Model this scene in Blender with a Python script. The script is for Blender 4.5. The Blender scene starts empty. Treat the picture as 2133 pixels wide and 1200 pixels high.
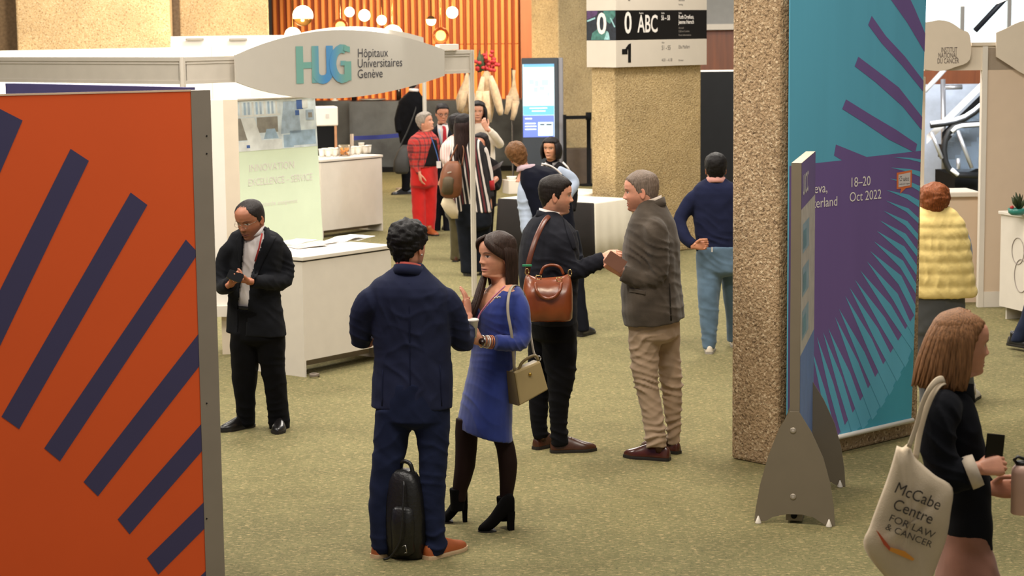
import bpy, bmesh, math, random
import numpy as np
from mathutils import Vector, Matrix, noise
from mathutils.bvhtree import BVHTree
random.seed(7)
rng = np.random.default_rng(7)
SC = bpy.context.scene
COL = SC.collection

# ------------------------------------------------------------------ camera
F_PX, CAM_H, IMG_W, IMG_H = 4200.0, 2.73, 2133, 1200
PITCH, ROLL = math.atan(545 / 4200.0), 0.011
_fw = Vector((0, math.cos(PITCH), -math.sin(PITCH)))
_u0 = Vector((0, math.sin(PITCH), math.cos(PITCH)))
_r0 = Vector((1, 0, 0))
_c, _s = math.cos(ROLL), math.sin(ROLL)
CR = _c * _r0 - _s * _u0
CU = _s * _r0 + _c * _u0
CPOS = Vector((0, 0, CAM_H))
cam_d = bpy.data.cameras.new('camera')
cam = bpy.data.objects.new('camera', cam_d)
COL.objects.link(cam)
cam_d.sensor_width = 36
cam_d.lens = 36 * F_PX / IMG_W
cam_d.clip_end = 300
cam_d.dof.use_dof = True
cam_d.dof.focus_distance = 11.6
cam_d.dof.aperture_fstop = 6.3
cam.matrix_world = Matrix(((CR.x, CU.x, -_fw.x, 0), (CR.y, CU.y, -_fw.y, 0), (CR.z, CU.z, -_fw.z, CAM_H), (0, 0, 0, 1)))
SC.camera = cam

# ------------------------------------------------------------------ light
SC.view_settings.view_transform = 'Standard'
SC.view_settings.look = 'None'
SC.view_settings.gamma = 1.0
SC.view_settings.use_curve_mapping = False
SC.view_settings.exposure = 0.42
wd = bpy.data.worlds.new('hall_air')
SC.world = wd
wd.use_nodes = True
wd.node_tree.nodes['Background'].inputs[0].default_value = (1.0, 0.95, 0.88, 1)
wd.node_tree.nodes['Background'].inputs[1].default_value = 0.21

def area(name, loc, rot, size, power, col=(1, 0.93, 0.83), sy=None, spread=180):
    d = bpy.data.lights.new(name, 'AREA')
    d.energy = power; d.color = col; d.size = size; d.spread = math.radians(spread)
    if sy: d.shape = 'RECTANGLE'; d.size_y = sy
    o = bpy.data.objects.new(name, d)
    o.location = loc; o.rotation_euler = [math.radians(a) for a in rot]
    COL.objects.link(o)
    return o
def spot(name, loc, target, power, angle=60, blend=0.6, col=(1, 0.82, 0.6), rad=0.15):
    d = bpy.data.lights.new(name, 'SPOT')
    d.energy = power; d.color = col; d.spot_size = math.radians(angle); d.spot_blend = blend; d.shadow_soft_size = rad
    o = bpy.data.objects.new(name, d)
    o.location = loc
    o.rotation_euler = (Vector(target) - Vector(loc)).to_track_quat('-Z', 'Y').to_euler()
    COL.objects.link(o)
    return o
# rows of ceiling lamps over the hall, last one an added fill at left
for i, (x, y, p) in enumerate([(-2.5, 8.5, 170), (2.0, 7.5, 170), (-2.0, 14, 250), (2.6, 14, 250), (-3, 21, 300), (2, 21, 300), (-2, 29, 330), (3.5, 28, 330), (-6.2, 13, 260)]):
    area('ceiling_and_fill_light', (x, y, 6.2), (0, 0, 0), 2.2, p)
# warm spots on the concrete and the timber wall, cool white track lights and added fills over the stand
spot('pillar_spot', (-5.2, 24.0, 5.6), (-6.2, 31, 2.9), 640, 60)
spot('pillar_spot', (-3.4, 28.0, 5.6), (-4.3, 34, 3.0), 430, 60)
spot('timber_spot', (0.4, 36.5, 5.0), (-0.2, 42, 2.3), 1700, 75, col=(1, 0.80, 0.50))
spot('timber_spot', (-2.4, 36.5, 5.0), (-2.0, 42, 2.3), 700, 60, col=(1, 0.78, 0.5))
spot('stand_track_and_fill', (-3.4, 20.4, 3.6), (-5.6, 26.0, 1.8), 2600, 62, col=(1, 0.95, 0.86))
area('stand_fill', (-2.9, 20.2, 3.3), (0, 0, 0), 1.6, 110, (1, 0.95, 0.86))  # added area fill for the stand's back wall and countertop
spot('stand_track_and_fill', (-1.15, 19.5, 3.0), (-2.15, 18.85, 1.3), 330, 95, col=(1, 0.97, 0.92), rad=0.2)  # added spot inside the stand to brighten the roll-up banner
spot('pillar_spot', (0.3, 9.0, 5.8), (1.5, 12.5, 1.4), 330, 55)
spot('pillar_spot', (1.2, 26.5, 5.5), (2.1, 31, 1.6), 1000, 60)
# added cool fill before the escalator, brightening it from the front
area('escalator_fill', (7.0, 25.5, 4.4), (62, 0, -8), 4, 620, col=(0.86, 0.93, 1.0), sy=2)

# ------------------------------------------------------------------ helpers
def ray(px, py):
    return _fw + CR * ((px - IMG_W / 2) / F_PX) - CU * ((py - IMG_H / 2) / F_PX)
def ground(px, py, z=0.0):
    d = ray(px, py); return CPOS + d * ((z - CAM_H) / d.z)
def at(px, py, Y):
    d = ray(px, py); return CPOS + d * (Y / d.y)
def mpp(Y):                      # metres per photo pixel near depth Y
    return (Y * math.cos(PITCH) + 0.2) / F_PX
class Plane:
    """vertical plane through P with horizontal direction deg; pixel -> (u, z), (u, z, out) -> world"""
    def __init__(s, P, deg, lean=0.0):
        s.P = Vector((P[0], P[1], 0)); a = math.radians(deg)
        s.d = Vector((math.cos(a), math.sin(a), 0)); s.n = Vector((s.d.y, -s.d.x, 0))
        if s.n.dot(CPOS - s.P) < 0: s.n = -s.n
    def px(s, x, y):
        d = ray(x, y); t = (s.P - CPOS).dot(s.n) / d.dot(s.n); p = CPOS + d * t
        return ((p - s.P).dot(s.d), p.z)
    def w(s, u, z, out=0.0):
        return s.P + s.d * u + s.n * out + Vector((0, 0, z))

_mats = {}
def lin(c):
    return tuple((v / 12.92 if v <= 0.04045 else ((v + 0.055) / 1.055) ** 2.4) for v in [x / 255 for x in c])
def mat(name, rgb, rough=0.6, metal=0.0, var=0.06, vs=8.0, bump=0.0, bs=60.0, emit=0.0, sheen=0.0, coat=0.0, trans=0.0, ior=None, stretch=None, attr=None, alpha=1.0, spec=None):
    if name in _mats: return _mats[name]
    m = bpy.data.materials.new(name); m.use_nodes = True
    nt = m.node_tree; b = nt.nodes['Principled BSDF']; L = nt.links
    c = lin(rgb)
    b.inputs['Roughness'].default_value = rough; b.inputs['Metallic'].default_value = metal
    if spec is not None: b.inputs['Specular IOR Level'].default_value = spec
    b.inputs['Base Color'].default_value = (*c, 1)
    tc = nt.nodes.new('ShaderNodeTexCoord'); mp = nt.nodes.new('ShaderNodeMapping')
    L.new(tc.outputs['Object'], mp.inputs[0])
    if stretch: mp.inputs['Scale'].default_value = stretch
    if var > 0 and not emit:
        n = nt.nodes.new('ShaderNodeTexNoise'); n.inputs['Scale'].default_value = vs; n.inputs['Detail'].default_value = 5
        L.new(mp.outputs[0], n.inputs['Vector'])
        r = nt.nodes.new('ShaderNodeMapRange'); r.inputs[1].default_value = 0.25; r.inputs[2].default_value = 0.75
        r.inputs[3].default_value = 1 - var * 2; r.inputs[4].default_value = 1 + var * 2
        L.new(n.outputs[0], r.inputs[0])
        mx = nt.nodes.new('ShaderNodeMix'); mx.data_type = 'RGBA'; mx.blend_type = 'MULTIPLY'; mx.inputs[0].default_value = 1
        if attr:
            at_ = nt.nodes.new('ShaderNodeAttribute'); at_.attribute_name = attr
            L.new(at_.outputs['Color'], mx.inputs[6])
        else: mx.inputs[6].default_value = (*c, 1)
        L.new(r.outputs[0], mx.inputs[7]); L.new(mx.outputs[2], b.inputs['Base Color'])
    if bump > 0:
        n2 = nt.nodes.new('ShaderNodeTexNoise'); n2.inputs['Scale'].default_value = bs; n2.inputs['Detail'].default_value = 4
        L.new(mp.outputs[0], n2.inputs['Vector'])
        bp = nt.nodes.new('ShaderNodeBump'); bp.inputs['Strength'].default_value = bump; bp.inputs['Distance'].default_value = 0.01
        L.new(n2.outputs[0], bp.inputs['Height']); L.new(bp.outputs[0], b.inputs['Normal'])
    if emit: b.inputs['Emission Color'].default_value = (*c, 1); b.inputs['Emission Strength'].default_value = emit
    if sheen: b.inputs['Sheen Weight'].default_value = sheen
    if coat: b.inputs['Coat Weight'].default_value = coat; b.inputs['Coat Roughness'].default_value = 0.25
    if ior: b.inputs['IOR'].default_value = ior
    if trans: b.inputs['Transmission Weight'].default_value = trans
    _mats[name] = m
    return m
def tag(o, label=None, cat=None, group=None, kind=None):
    if label: o['label'] = label
    if cat: o['category'] = cat
    if group: o['group'] = group
    if kind: o['kind'] = kind
    return o
def empty(name, loc, label, cat, group=None):
    o = bpy.data.objects.new(name, None); o.empty_display_size = 0.2
    o.location = loc; COL.objects.link(o)
    return tag(o, label, cat, group)
def wloc(o):
    v = Vector((0, 0, 0))
    while o is not None: v += o.location; o = o.parent
    return v

class MB:
    """collects shapes (world coordinates) and links them as ONE mesh object; several materials allowed"""
    def __init__(s): s.v = []; s.f = []; s.mi = []; s.mats = []; s.m = 0; s.sm = []; s.smooth = False
    def use(s, m):
        if m not in s.mats: s.mats.append(m)
        s.m = s.mats.index(m); return s
    def add(s, vs, fs, smooth=None):
        k = len(s.v); s.v += [tuple(v) for v in vs]
        for f in fs:
            s.f.append([i + k for i in f]); s.mi.append(s.m); s.sm.append(s.smooth if smooth is None else smooth)
        return s
    def hexa(s, c):               # 8 corners: bottom ring 4, top ring 4
        return s.add(c, [(3, 2, 1, 0), (4, 5, 6, 7), (0, 1, 5, 4), (1, 2, 6, 5), (2, 3, 7, 6), (3, 0, 4, 7)], False)
    def obox(s, P, d, n, w, t, z0, z1):     # box on a base line: along d by w, along n by t
        P = Vector((P[0], P[1], 0)); a = P; b = P + d * w; c = b + n * t; e = P + n * t
        Z0 = Vector((0, 0, z0)); Z1 = Vector((0, 0, z1))
        return s.hexa([a + Z0, b + Z0, c + Z0, e + Z0, a + Z1, b + Z1, c + Z1, e + Z1])
    def box(s, c, sz, rz=0.0):
        d = Vector((math.cos(rz), math.sin(rz), 0)); n = Vector((-d.y, d.x, 0))
        P = Vector(c) - d * sz[0] / 2 - n * sz[1] / 2
        return s.obox(P, d, n, sz[0], sz[1], c[2] - sz[2] / 2, c[2] + sz[2] / 2)
    def rbox(s, c, ax, ay, az, r=0.0):      # oriented box, half axes as vectors, corner-cut by r (fraction)
        c = Vector(c); ax = Vector(ax); ay = Vector(ay); az = Vector(az)
        if r <= 0:
            pts = [c + ax * i + ay * j + az * k for k in (-1, 1) for (i, j) in ((-1, -1), (1, -1), (1, 1), (-1, 1))]
            return s.hexa(pts)
        n = 24; rings = []
        for (k, q) in ((-1, 1 - r), (-1 + r * 0.5, 1), (1 - r * 0.5, 1), (1, 1 - r)):
            rg = []
            for i in range(n):
                t = 2 * math.pi * i / n
                cx = math.copysign(abs(math.cos(t)) ** 0.3, math.cos(t)); cy = math.copysign(abs(math.sin(t)) ** 0.3, math.sin(t))
                rg.append(c + ax * cx * q + ay * cy * q + az * k)
            rings.append(rg)
        return s.loft(rings, smooth=False)
    def loft(s, rings, cap=True, smooth=True, closed=True):
        n = len(rings[0]); vs = [p for r in rings for p in r]; fs = []
        for i in range(len(rings) - 1):
            for j in range(n if closed else n - 1):
                k = (j + 1) % n
                fs.append((i * n + j, i * n + k, (i + 1) * n + k, (i + 1) * n + j))
        if cap and closed:
            fs.append(tuple(range(n - 1, -1, -1))); fs.append(tuple((len(rings) - 1) * n + j for j in range(n)))
        return s.add(vs, fs, smooth)
    def tube(s, pts, r, n=10, cap=True, flat=1.0, up=None):
        pts = [Vector(p) for p in pts]; rs = r if isinstance(r, (list, tuple)) else [r] * len(pts)
        rings = []; pu = None
        for i, p in enumerate(pts):
            t = (pts[min(i + 1, len(pts) - 1)] - pts[max(i - 1, 0)])
            t = t.normalized() if t.length > 1e-9 else Vector((0, 0, 1))
            ref = Vector(up) if up is not None else (pu if pu is not None else (Vector((0, 0, 1)) if abs(t.z) < 0.9 else Vector((1, 0, 0))))
            u = ref - t * ref.dot(t)
            if u.length < 1e-6: u = t.orthogonal()
            u.normalize(); w = t.cross(u); pu = u
            rings.append([p + u * math.cos(2 * math.pi * j / n) * rs[i] + w * math.sin(2 * math.pi * j / n) * rs[i] * flat for j in range(n)])
        return s.loft(rings, cap)
    def sphere(s, c, r, nu=20, nv=12, sc=(1, 1, 1)):
        c = Vector(c); vs = []; fs = []
        vs.append(c + Vector((0, 0, r * sc[2])))
        for i in range(1, nv):
            a = math.pi * i / nv
            for j in range(nu):
                b = 2 * math.pi * j / nu
                vs.append(c + Vector((r * sc[0] * math.sin(a) * math.cos(b), r * sc[1] * math.sin(a) * math.sin(b), r * sc[2] * math.cos(a))))
        vs.append(c - Vector((0, 0, r * sc[2])))
        for j in range(nu): fs.append((0, 1 + j, 1 + (j + 1) % nu))
        for i in range(nv - 2):
            for j in range(nu):
                a = 1 + i * nu
                fs.append((a + j, a + nu + j, a + nu + (j + 1) % nu, a + (j + 1) % nu))
        e = len(vs) - 1; a = 1 + (nv - 2) * nu
        for j in range(nu): fs.append((e, a + (j + 1) % nu, a + j))
        return s.add(vs, fs, True)
    def lathe(s, c, prof, n=24, axis=(0, 0, 1)):   # prof: (r, h)
        az = Vector(axis).normalized(); ax = az.orthogonal().normalized(); ay = az.cross(ax)
        c = Vector(c)
        return s.loft([[c + az * h + ax * r * math.cos(2 * math.pi * j / n) + ay * r * math.sin(2 * math.pi * j / n) for j in range(n)] for r, h in prof])
    def poly(s, pl, uz, out, thick=0.0):    # polygon in a Plane, optionally an extruded plate reaching back by thick
        a = [pl.w(u, z, out) for u, z in uz]
        n = len(a)
        # keep outward winding
        ar = sum(uz[i][0] * uz[(i + 1) % n][1] - uz[(i + 1) % n][0] * uz[i][1] for i in range(n))
        flip = (ar > 0) != (pl.d.cross(Vector((0, 0, 1))).dot(pl.n) > 0)
        if flip: a = a[::-1]
        if thick <= 0: return s.add(a, [tuple(range(n))], False)
        b = [p - pl.n * thick for p in a]
        fs = [tuple(range(n)), tuple(range(2 * n - 1, n - 1, -1))] + [(i, n + i, n + (i + 1) % n, (i + 1) % n) for i in range(n)]
        return s.add(a + b, fs, False)
    def text(s, pl, txt, u, z, size, out, sx=1.0, align='LEFT', bold=0.0, ex=0.0, shear=0.0, frame=None):
        """flat lettering in a Plane (or a frame (origin, right, up, normal))"""
        vs, fs = glyphs(txt, align, bold)
        if frame: O, R, U, N = frame
        pts = []
        for (x, y) in vs:
            a = x * size * sx + shear * y * size; b = y * size
            pts.append(O + R * (u + a) + U * (z + b) + N * out if frame else pl.w(u + a, z + b, out))
        k = [p for p in pts]
        if not frame and pl.d.cross(Vector((0, 0, 1))).dot(pl.n) < 0: fs = [f[::-1] for f in fs]
        return s.add(k, fs, False)
    def build(s, name, material=None, parent=None, bevel=0.0, subsurf=0, solid=0.0, soff=-1):
        off = wloc(parent) if parent else Vector((0, 0, 0))
        if parent is None and s.v:                      # a thing that is one mesh: origin at its base centre
            A = np.array(s.v); off = Vector(((A[:, 0].min() + A[:, 0].max()) / 2, (A[:, 1].min() + A[:, 1].max()) / 2, A[:, 2].min()))
        me = bpy.data.meshes.new(name)
        me.from_pydata([(a - off.x, b - off.y, c - off.z) for a, b, c in s.v], [], s.f)
        for m in (s.mats if s.mats else [material]): me.materials.append(m)
        me.polygons.foreach_set('material_index', s.mi)
        me.polygons.foreach_set('use_smooth', s.sm)
        me.update()
        o = bpy.data.objects.new(name, me); COL.objects.link(o)
        if parent: o.parent = parent
        else: o.location = off
        if bevel > 0:
            md = o.modifiers.new('bevel', 'BEVEL'); md.width = bevel; md.segments = 2; md.limit_method = 'ANGLE'; md.angle_limit = 0.6
        if solid: 
            md = o.modifiers.new('solid', 'SOLIDIFY'); md.thickness = solid; md.offset = soff
        if subsurf:
            md = o.modifiers.new('sub', 'SUBSURF'); md.levels = subsurf; md.render_levels = subsurf
        return o
_gl = {}
def glyphs(txt, align='LEFT', bold=0.0):
    k = (txt, align, bold)
    if k in _gl: return _gl[k]
    cu = bpy.data.curves.new('lettering', 'FONT'); cu.body = txt; cu.align_x = align; cu.size = 1.0; cu.offset = bold; cu.resolution_u = 3
    o = bpy.data.objects.new('lettering', cu); COL.objects.link(o)
    dg = bpy.context.evaluated_depsgraph_get(); me = o.evaluated_get(dg).to_mesh()
    vs = [(v.co.x, v.co.y) for v in me.vertices]; fs = [tuple(p.vertices) for p in me.polygons]
    if fs:   # glyph faces must look along +z
        p = me.polygons[0]
        if p.normal.z < 0: fs = [f[::-1] for f in fs]
    o.evaluated_get(dg).to_mesh_clear(); bpy.data.objects.remove(o); bpy.data.curves.remove(cu)
    _gl[k] = (vs, fs)
    return vs, fs
def arc(cx, cy, rx, ry, a0, a1, n=12):
    return [(cx + rx * math.cos(math.radians(a0 + (a1 - a0) * i / n)), cy + ry * math.sin(math.radians(a0 + (a1 - a0) * i / n))) for i in range(n + 1)]
def spline(pts, n=6):
    P = [np.array(p, float) for p in pts]; P = [2 * P[0] - P[1]] + P + [2 * P[-1] - P[-2]]; out = []
    for i in range(1, len(P) - 2):
        for k in range(n):
            t = k / n; a, b, c, d = P[i - 1], P[i], P[i + 1], P[i + 2]
            out.append(0.5 * ((2 * b) + (c - a) * t + (2 * a - 5 * b + 4 * c - d) * t * t + (3 * b - a - 3 * c + d) * t ** 3))
    out.append(P[-2]); return out
def dir2(deg):
    a = math.radians(deg); return Vector((math.cos(a), math.sin(a), 0))

# ------------------------------------------------------------------ materials of the place
def carpet_mat():
    m = bpy.data.materials.new('green_fleck_carpet'); m.use_nodes = True; nt = m.node_tree; L = nt.links; b = nt.nodes['Principled BSDF']
    b.inputs['Roughness'].default_value = 0.95; b.inputs['Specular IOR Level'].default_value = 0.15
    tc = nt.nodes.new('ShaderNodeTexCoord')
    def nz(scale, detail, rough=0.6, sc=None):
        n = nt.nodes.new('ShaderNodeTexNoise'); n.inputs['Scale'].default_value = scale; n.inputs['Detail'].default_value = detail; n.inputs['Roughness'].default_value = rough
        if sc:
            mp = nt.nodes.new('ShaderNodeMapping'); mp.inputs['Scale'].default_value = sc; L.new(tc.outputs['Object'], mp.inputs[0]); L.new(mp.outputs[0], n.inputs[0])
        else: L.new(tc.outputs['Object'], n.inputs[0])
        return n
    r1 = nt.nodes.new('ShaderNodeValToRGB'); e = r1.color_ramp.elements
    e[0].position = 0.34; e[0].color = (*lin((103, 98, 67)), 1); e[1].position = 0.66; e[1].color = (*lin((121, 115, 79)), 1)
    L.new(nz(2.6, 9, 0.75).outputs[0], r1.inputs[0])
    r2 = nt.nodes.new('ShaderNodeValToRGB'); e = r2.color_ramp.elements
    e[0].position = 0.53; e[0].color = (0, 0, 0, 1); e[1].position = 0.66; e[1].color = (1, 1, 1, 1)
    L.new(nz(26, 3, 0.7, (1.0, 2.4, 1)).outputs[0], r2.inputs[0])
    r3 = nt.nodes.new('ShaderNodeValToRGB'); e = r3.color_ramp.elements
    e[0].position = 0.55; e[0].color = (0, 0, 0, 1); e[1].position = 0.68; e[1].color = (1, 1, 1, 1)
    L.new(nz(34, 3, 0.7, (2.2, 1.0, 1)).outputs[0], r3.inputs[0])
    m1 = nt.nodes.new('ShaderNodeMix'); m1.data_type = 'RGBA'; L.new(r2.outputs[0], m1.inputs[0]); L.new(r1.outputs[0], m1.inputs[6]); m1.inputs[7].default_value = (*lin((168, 149, 108)), 1)
    m2 = nt.nodes.new('ShaderNodeMix'); m2.data_type = 'RGBA'; L.new(r3.outputs[0], m2.inputs[0]); L.new(m1.outputs[2], m2.inputs[6]); m2.inputs[7].default_value = (*lin((86, 87, 61)), 1)
    L.new(m2.outputs[2], b.inputs['Base Color'])
    bp = nt.nodes.new('ShaderNodeBump'); bp.inputs['Strength'].default_value = 0.4; bp.inputs['Distance'].default_value = 0.005
    L.new(nz(220, 2).outputs[0], bp.inputs['Height']); L.new(bp.outputs[0], b.inputs['Normal'])
    return m
def concrete_mat(name, c0, c1, c2):
    """exposed-aggregate concrete: pebbles of several tones with pits"""
    m = bpy.data.materials.new(name); m.use_nodes = True; nt = m.node_tree; L = nt.links; b = nt.nodes['Principled BSDF']
    b.inputs['Roughness'].default_value = 0.9
    tc = nt.nodes.new('ShaderNodeTexCoord')
    v = nt.nodes.new('ShaderNodeTexVoronoi'); v.inputs['Scale'].default_value = 74; v.inputs['Randomness'].default_value = 1.0
    L.new(tc.outputs['Object'], v.inputs[0])
    sp = nt.nodes.new('ShaderNodeSeparateColor'); L.new(v.outputs['Color'], sp.inputs[0])
    r = nt.nodes.new('ShaderNodeValToRGB'); e = r.color_ramp.elements
    e[0].position = 0.0; e[0].color = (*lin(c0), 1); e[1].position = 1.0; e[1].color = (*lin(c2), 1)
    k = e.new(0.22); k.color = (*lin(c1), 1); k = e.new(0.75); k.color = (*lin(c1), 1)
    L.new(sp.outputs[0], r.inputs[0])
    n = nt.nodes.new('ShaderNodeTexNoise'); n.inputs['Scale'].default_value = 1.6; n.inputs['Detail'].default_value = 8; L.new(tc.outputs['Object'], n.inputs[0])
    mr = nt.nodes.new('ShaderNodeMapRange'); mr.inputs[1].default_value = 0.3; mr.inputs[2].default_value = 0.7; mr.inputs[3].default_value = 0.82; mr.inputs[4].default_value = 1.12
    L.new(n.outputs[0], mr.inputs[0])
    mx = nt.nodes.new('ShaderNodeMix'); mx.data_type = 'RGBA'; mx.blend_type = 'MULTIPLY'; mx.inputs[0].default_value = 1
    L.new(r.outputs[0], mx.inputs[6]); L.new(mr.outputs[0], mx.inputs[7]); L.new(mx.outputs[2], b.inputs['Base Color'])
    n2 = nt.nodes.new('ShaderNodeTexNoise'); n2.inputs['Scale'].default_value = 60; n2.inputs['Detail'].default_value = 3; L.new(tc.outputs['Object'], n2.inputs[0])
    bp = nt.nodes.new('ShaderNodeBump'); bp.inputs['Strength'].default_value = 0.9; bp.inputs['Distance'].default_value = 0.02
    L.new(n2.outputs[0], bp.inputs['Height']); L.new(bp.outputs[0], b.inputs['Normal'])
    return m
CARPET = carpet_mat()
CONC = concrete_mat('pebbled_concrete', (112, 90, 66), (164, 138, 106), (206, 184, 152))
CONC2 = concrete_mat('sand_concrete', (150, 126, 88), (190, 164, 118), (214, 190, 146))
WHITE = mat('white_laminate', (214, 206, 194), 0.45, var=0.015)
WHITEP = mat('white_panel', (228, 222, 212), 0.6, var=0.01)
ALU = mat('brushed_aluminium', (198, 190, 178), 0.5, 0.12, var=0.02)
GREYM = mat('grey_steel', (128, 120, 108), 0.5, 0.25, var=0.03)
BLACK = mat('black_matt', (8, 8, 9), 0.8, var=0.1, spec=0.2)
TIMBER = mat('orange_timber', (222, 126, 40), 0.5, var=0.12, vs=3, stretch=(6, 6, 0.35))
TIMBERD = mat('dark_timber_groove', (140, 60, 14), 0.7, var=0.08, vs=3, stretch=(6, 6, 0.35))
BROWNW = mat('brown_timber', (118, 62, 18), 0.5, var=0.12, vs=3, stretch=(5, 5, 0.4))
SLATE = mat('grey_slate', (54, 57, 58), 0.5, var=0.55, vs=1.5, bump=0.2, bs=12)
DARKT = mat('dark_lettering', (62, 60, 66), 0.6, var=0)
WHITET = mat('white_lettering', (236, 230, 224), 0.6, var=0)
CREAM = mat('cream_board', (212, 198, 178), 0.55, var=0.015)

# ------------------------------------------------------------------ floor and walls
m = MB().use(CARPET)
m.add([(-16, -2, 0), (16, -2, 0), (16, 44, 0), (-16, 44, 0)], [(0, 1, 2, 3)])
tag(m.build('floor'), kind='structure')
GREYW = mat('grey_plaster', (150, 146, 138), 0.8, var=0.03)
m = MB().use(GREYW).box((0, 43.2, 2.4), (32, 0.3, 4.8)); tag(m.build('wall_back'), kind='structure')
m = MB().use(GREYW).box((-16.1, 21, 2.4), (0.2, 44, 4.8)); tag(m.build('wall_left'), kind='structure')
m = MB().use(GREYW).box((16.1, 21, 2.4), (0.2, 44, 4.8)); tag(m.build('wall_right'), kind='structure')

# ribbed timber wall above the bar: 'wall_timber' is one continuous cladding of battens on a backing
xL, xR = at(561, 40, 42).x, at(1083, 40, 42).x
m = MB().use(TIMBERD).box(((xL + xR) / 2, 42.6, 2.2), (xR - xL, 0.3, 4.4))
m.use(TIMBER)
n = 36; w = (xR - xL) / n
for i in range(n):
    x = xL + (i + 0.5) * w
    dp = 0.085
    zs = [0.02, 2.36, 2.37, 4.4]
    for z0, z1 in ((0.02, 2.365), (2.38, 4.4)):
        q = w * 0.27
        m.add([(x - q, 42.44, z0), (x + q, 42.44, z0), (x + q * 0.8, 42.44 - dp, z0), (x - q * 0.8, 42.44 - dp, z0),
               (x - q, 42.44, z1), (x + q, 42.44, z1), (x + q * 0.8, 42.44 - dp, z1), (x - q * 0.8, 42.44 - dp, z1)],
              [(3, 2, 1, 0), (4, 5, 6, 7), (0, 1, 5, 4), (1, 2, 6, 5), (2, 3, 7, 6), (3, 0, 4, 7)], False)
tag(m.build('wall_timber'), kind='structure')
m = MB().use(mat('copper_timber', (160, 92, 52), 0.55, var=0.06, vs=3, stretch=(5, 5, 0.4)))
xA, xB = at(1084, 40, 41.6).x, at(1140, 40, 41.6).x
m.box(((xA + xB) / 2, 41.8, 2.2), (xB - xA, 0.35, 4.4)); tag(m.build('trim_1'), kind='structure')
# brown timber wall with a cream ledge, seen between the two pillars
m = MB().use(BROWNW); xA, xB = at(1400, 60, 38).x, at(1640, 60, 38).x
zt = at(1500, 62, 38).z; z2 = at(1500, 50, 38).z
m.box(((xA + xB) / 2, 38.2, zt / 2), (xB - xA, 0.3, zt)); tag(m.build('wall_brown_timber'), kind='structure')
m = MB().use(CREAM).box(((xA + xB) / 2, 38.1, (zt + z2) / 2), (xB - xA, 0.6, z2 - zt)); tag(m.build('trim_2'), kind='structure')
m = MB().use(GREYW).box(((xA + xB) / 2, 38.25, (z2 + 4.8) / 2), (xB - xA, 0.3, 4.8 - z2)); tag(m.build('wall_upper'), kind='structure')

# ------------------------------------------------------------------ concrete pillars (all set at 45 degrees to the view)
D1, N1 = dir2(42.5), dir2(132.5)
def blade(P, d, n, w, t, h, material, label):
    m = MB().use(material).obox(P, d, n, w, t, 0, h)
    o = m.build('concrete_pillar', bevel=0.02)
    return tag(o, label, 'pillar')
PIL1 = Vector((1.635, 12.24, 0))                     # near corner of the big pillar
blade(PIL1, D1, N1, 1.44, 0.385, 4.6, CONC, 'big pebbled concrete pillar with the turquoise banner on its face')
PIL2 = Vector((1.22, 23.6, 0))
blade(PIL2, D1, N1, 1.5, 0.385, 4.6, CONC2, 'sand-coloured concrete pillar carrying the black and white level sign')
pc = ground(1166, 381)
blade((pc.x, pc.y), dir2(52), dir2(142), 1.5, 0.6, 4.6, CONC2, 'concrete pillar behind the tall information screen')
def pillar_px(x0, x1, x2, Y, deg, t, label, material):   # side face x0..x1, front x1..x2
    P = at(x1, 100, Y); P = Vector((P.x, P.y, 0)); d = dir2(deg)
    e = Plane(P, deg).px(x2, 60)[0]
    m = MB().use(material).obox(P, d, Vector((-d.y, d.x, 0)), e, t, 0, 4.8)
    return tag(m.build('concrete_pillar', bevel=0.03), label, 'pillar')
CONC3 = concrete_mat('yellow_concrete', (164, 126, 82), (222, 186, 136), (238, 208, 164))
pillar_px(35, 36, 355, 31, 8, 1.4, 'wide warm-lit concrete pillar above the white stand wall', CONC3)
pillar_px(375, 376, 560, 34, 8, 1.4, 'warm-lit concrete pillar left of the timber wall', CONC3)
m = MB().use(mat('brown_concrete', (190, 162, 130), 0.9, var=0.12, vs=20, bump=0.5)); a = at(-60, 60, 33); b = at(90, 60, 33)
m.box(((a.x + b.x) / 2, 33.5, 2.4), (b.x - a.x, 0.8, 4.8)); tag(m.build('wall_side_concrete'), kind='structure')
a = at(340, 60, 36); b = at(400, 60, 36)
m = MB().use(mat('brown_concrete', (0, 0, 0))).box(((a.x + b.x) / 2, 36.5, 2.4), (b.x - a.x, 0.8, 4.8)); tag(m.build('wall_recess_concrete'), kind='structure')
# dark brown block standing in for shade at the pillar foot
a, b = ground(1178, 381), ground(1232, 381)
m = MB().use(mat('shade_brown', (72, 58, 44), 0.7, var=0.1)).obox((a.x, a.y - 0.35), dir2(5), dir2(95), b.x - a.x, 0.25, 0, 0.62)
tag(m.build('shade_block', bevel=0.01), 'low dark block standing in for shade at the foot of the pillar behind the screen', 'plinth')

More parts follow.
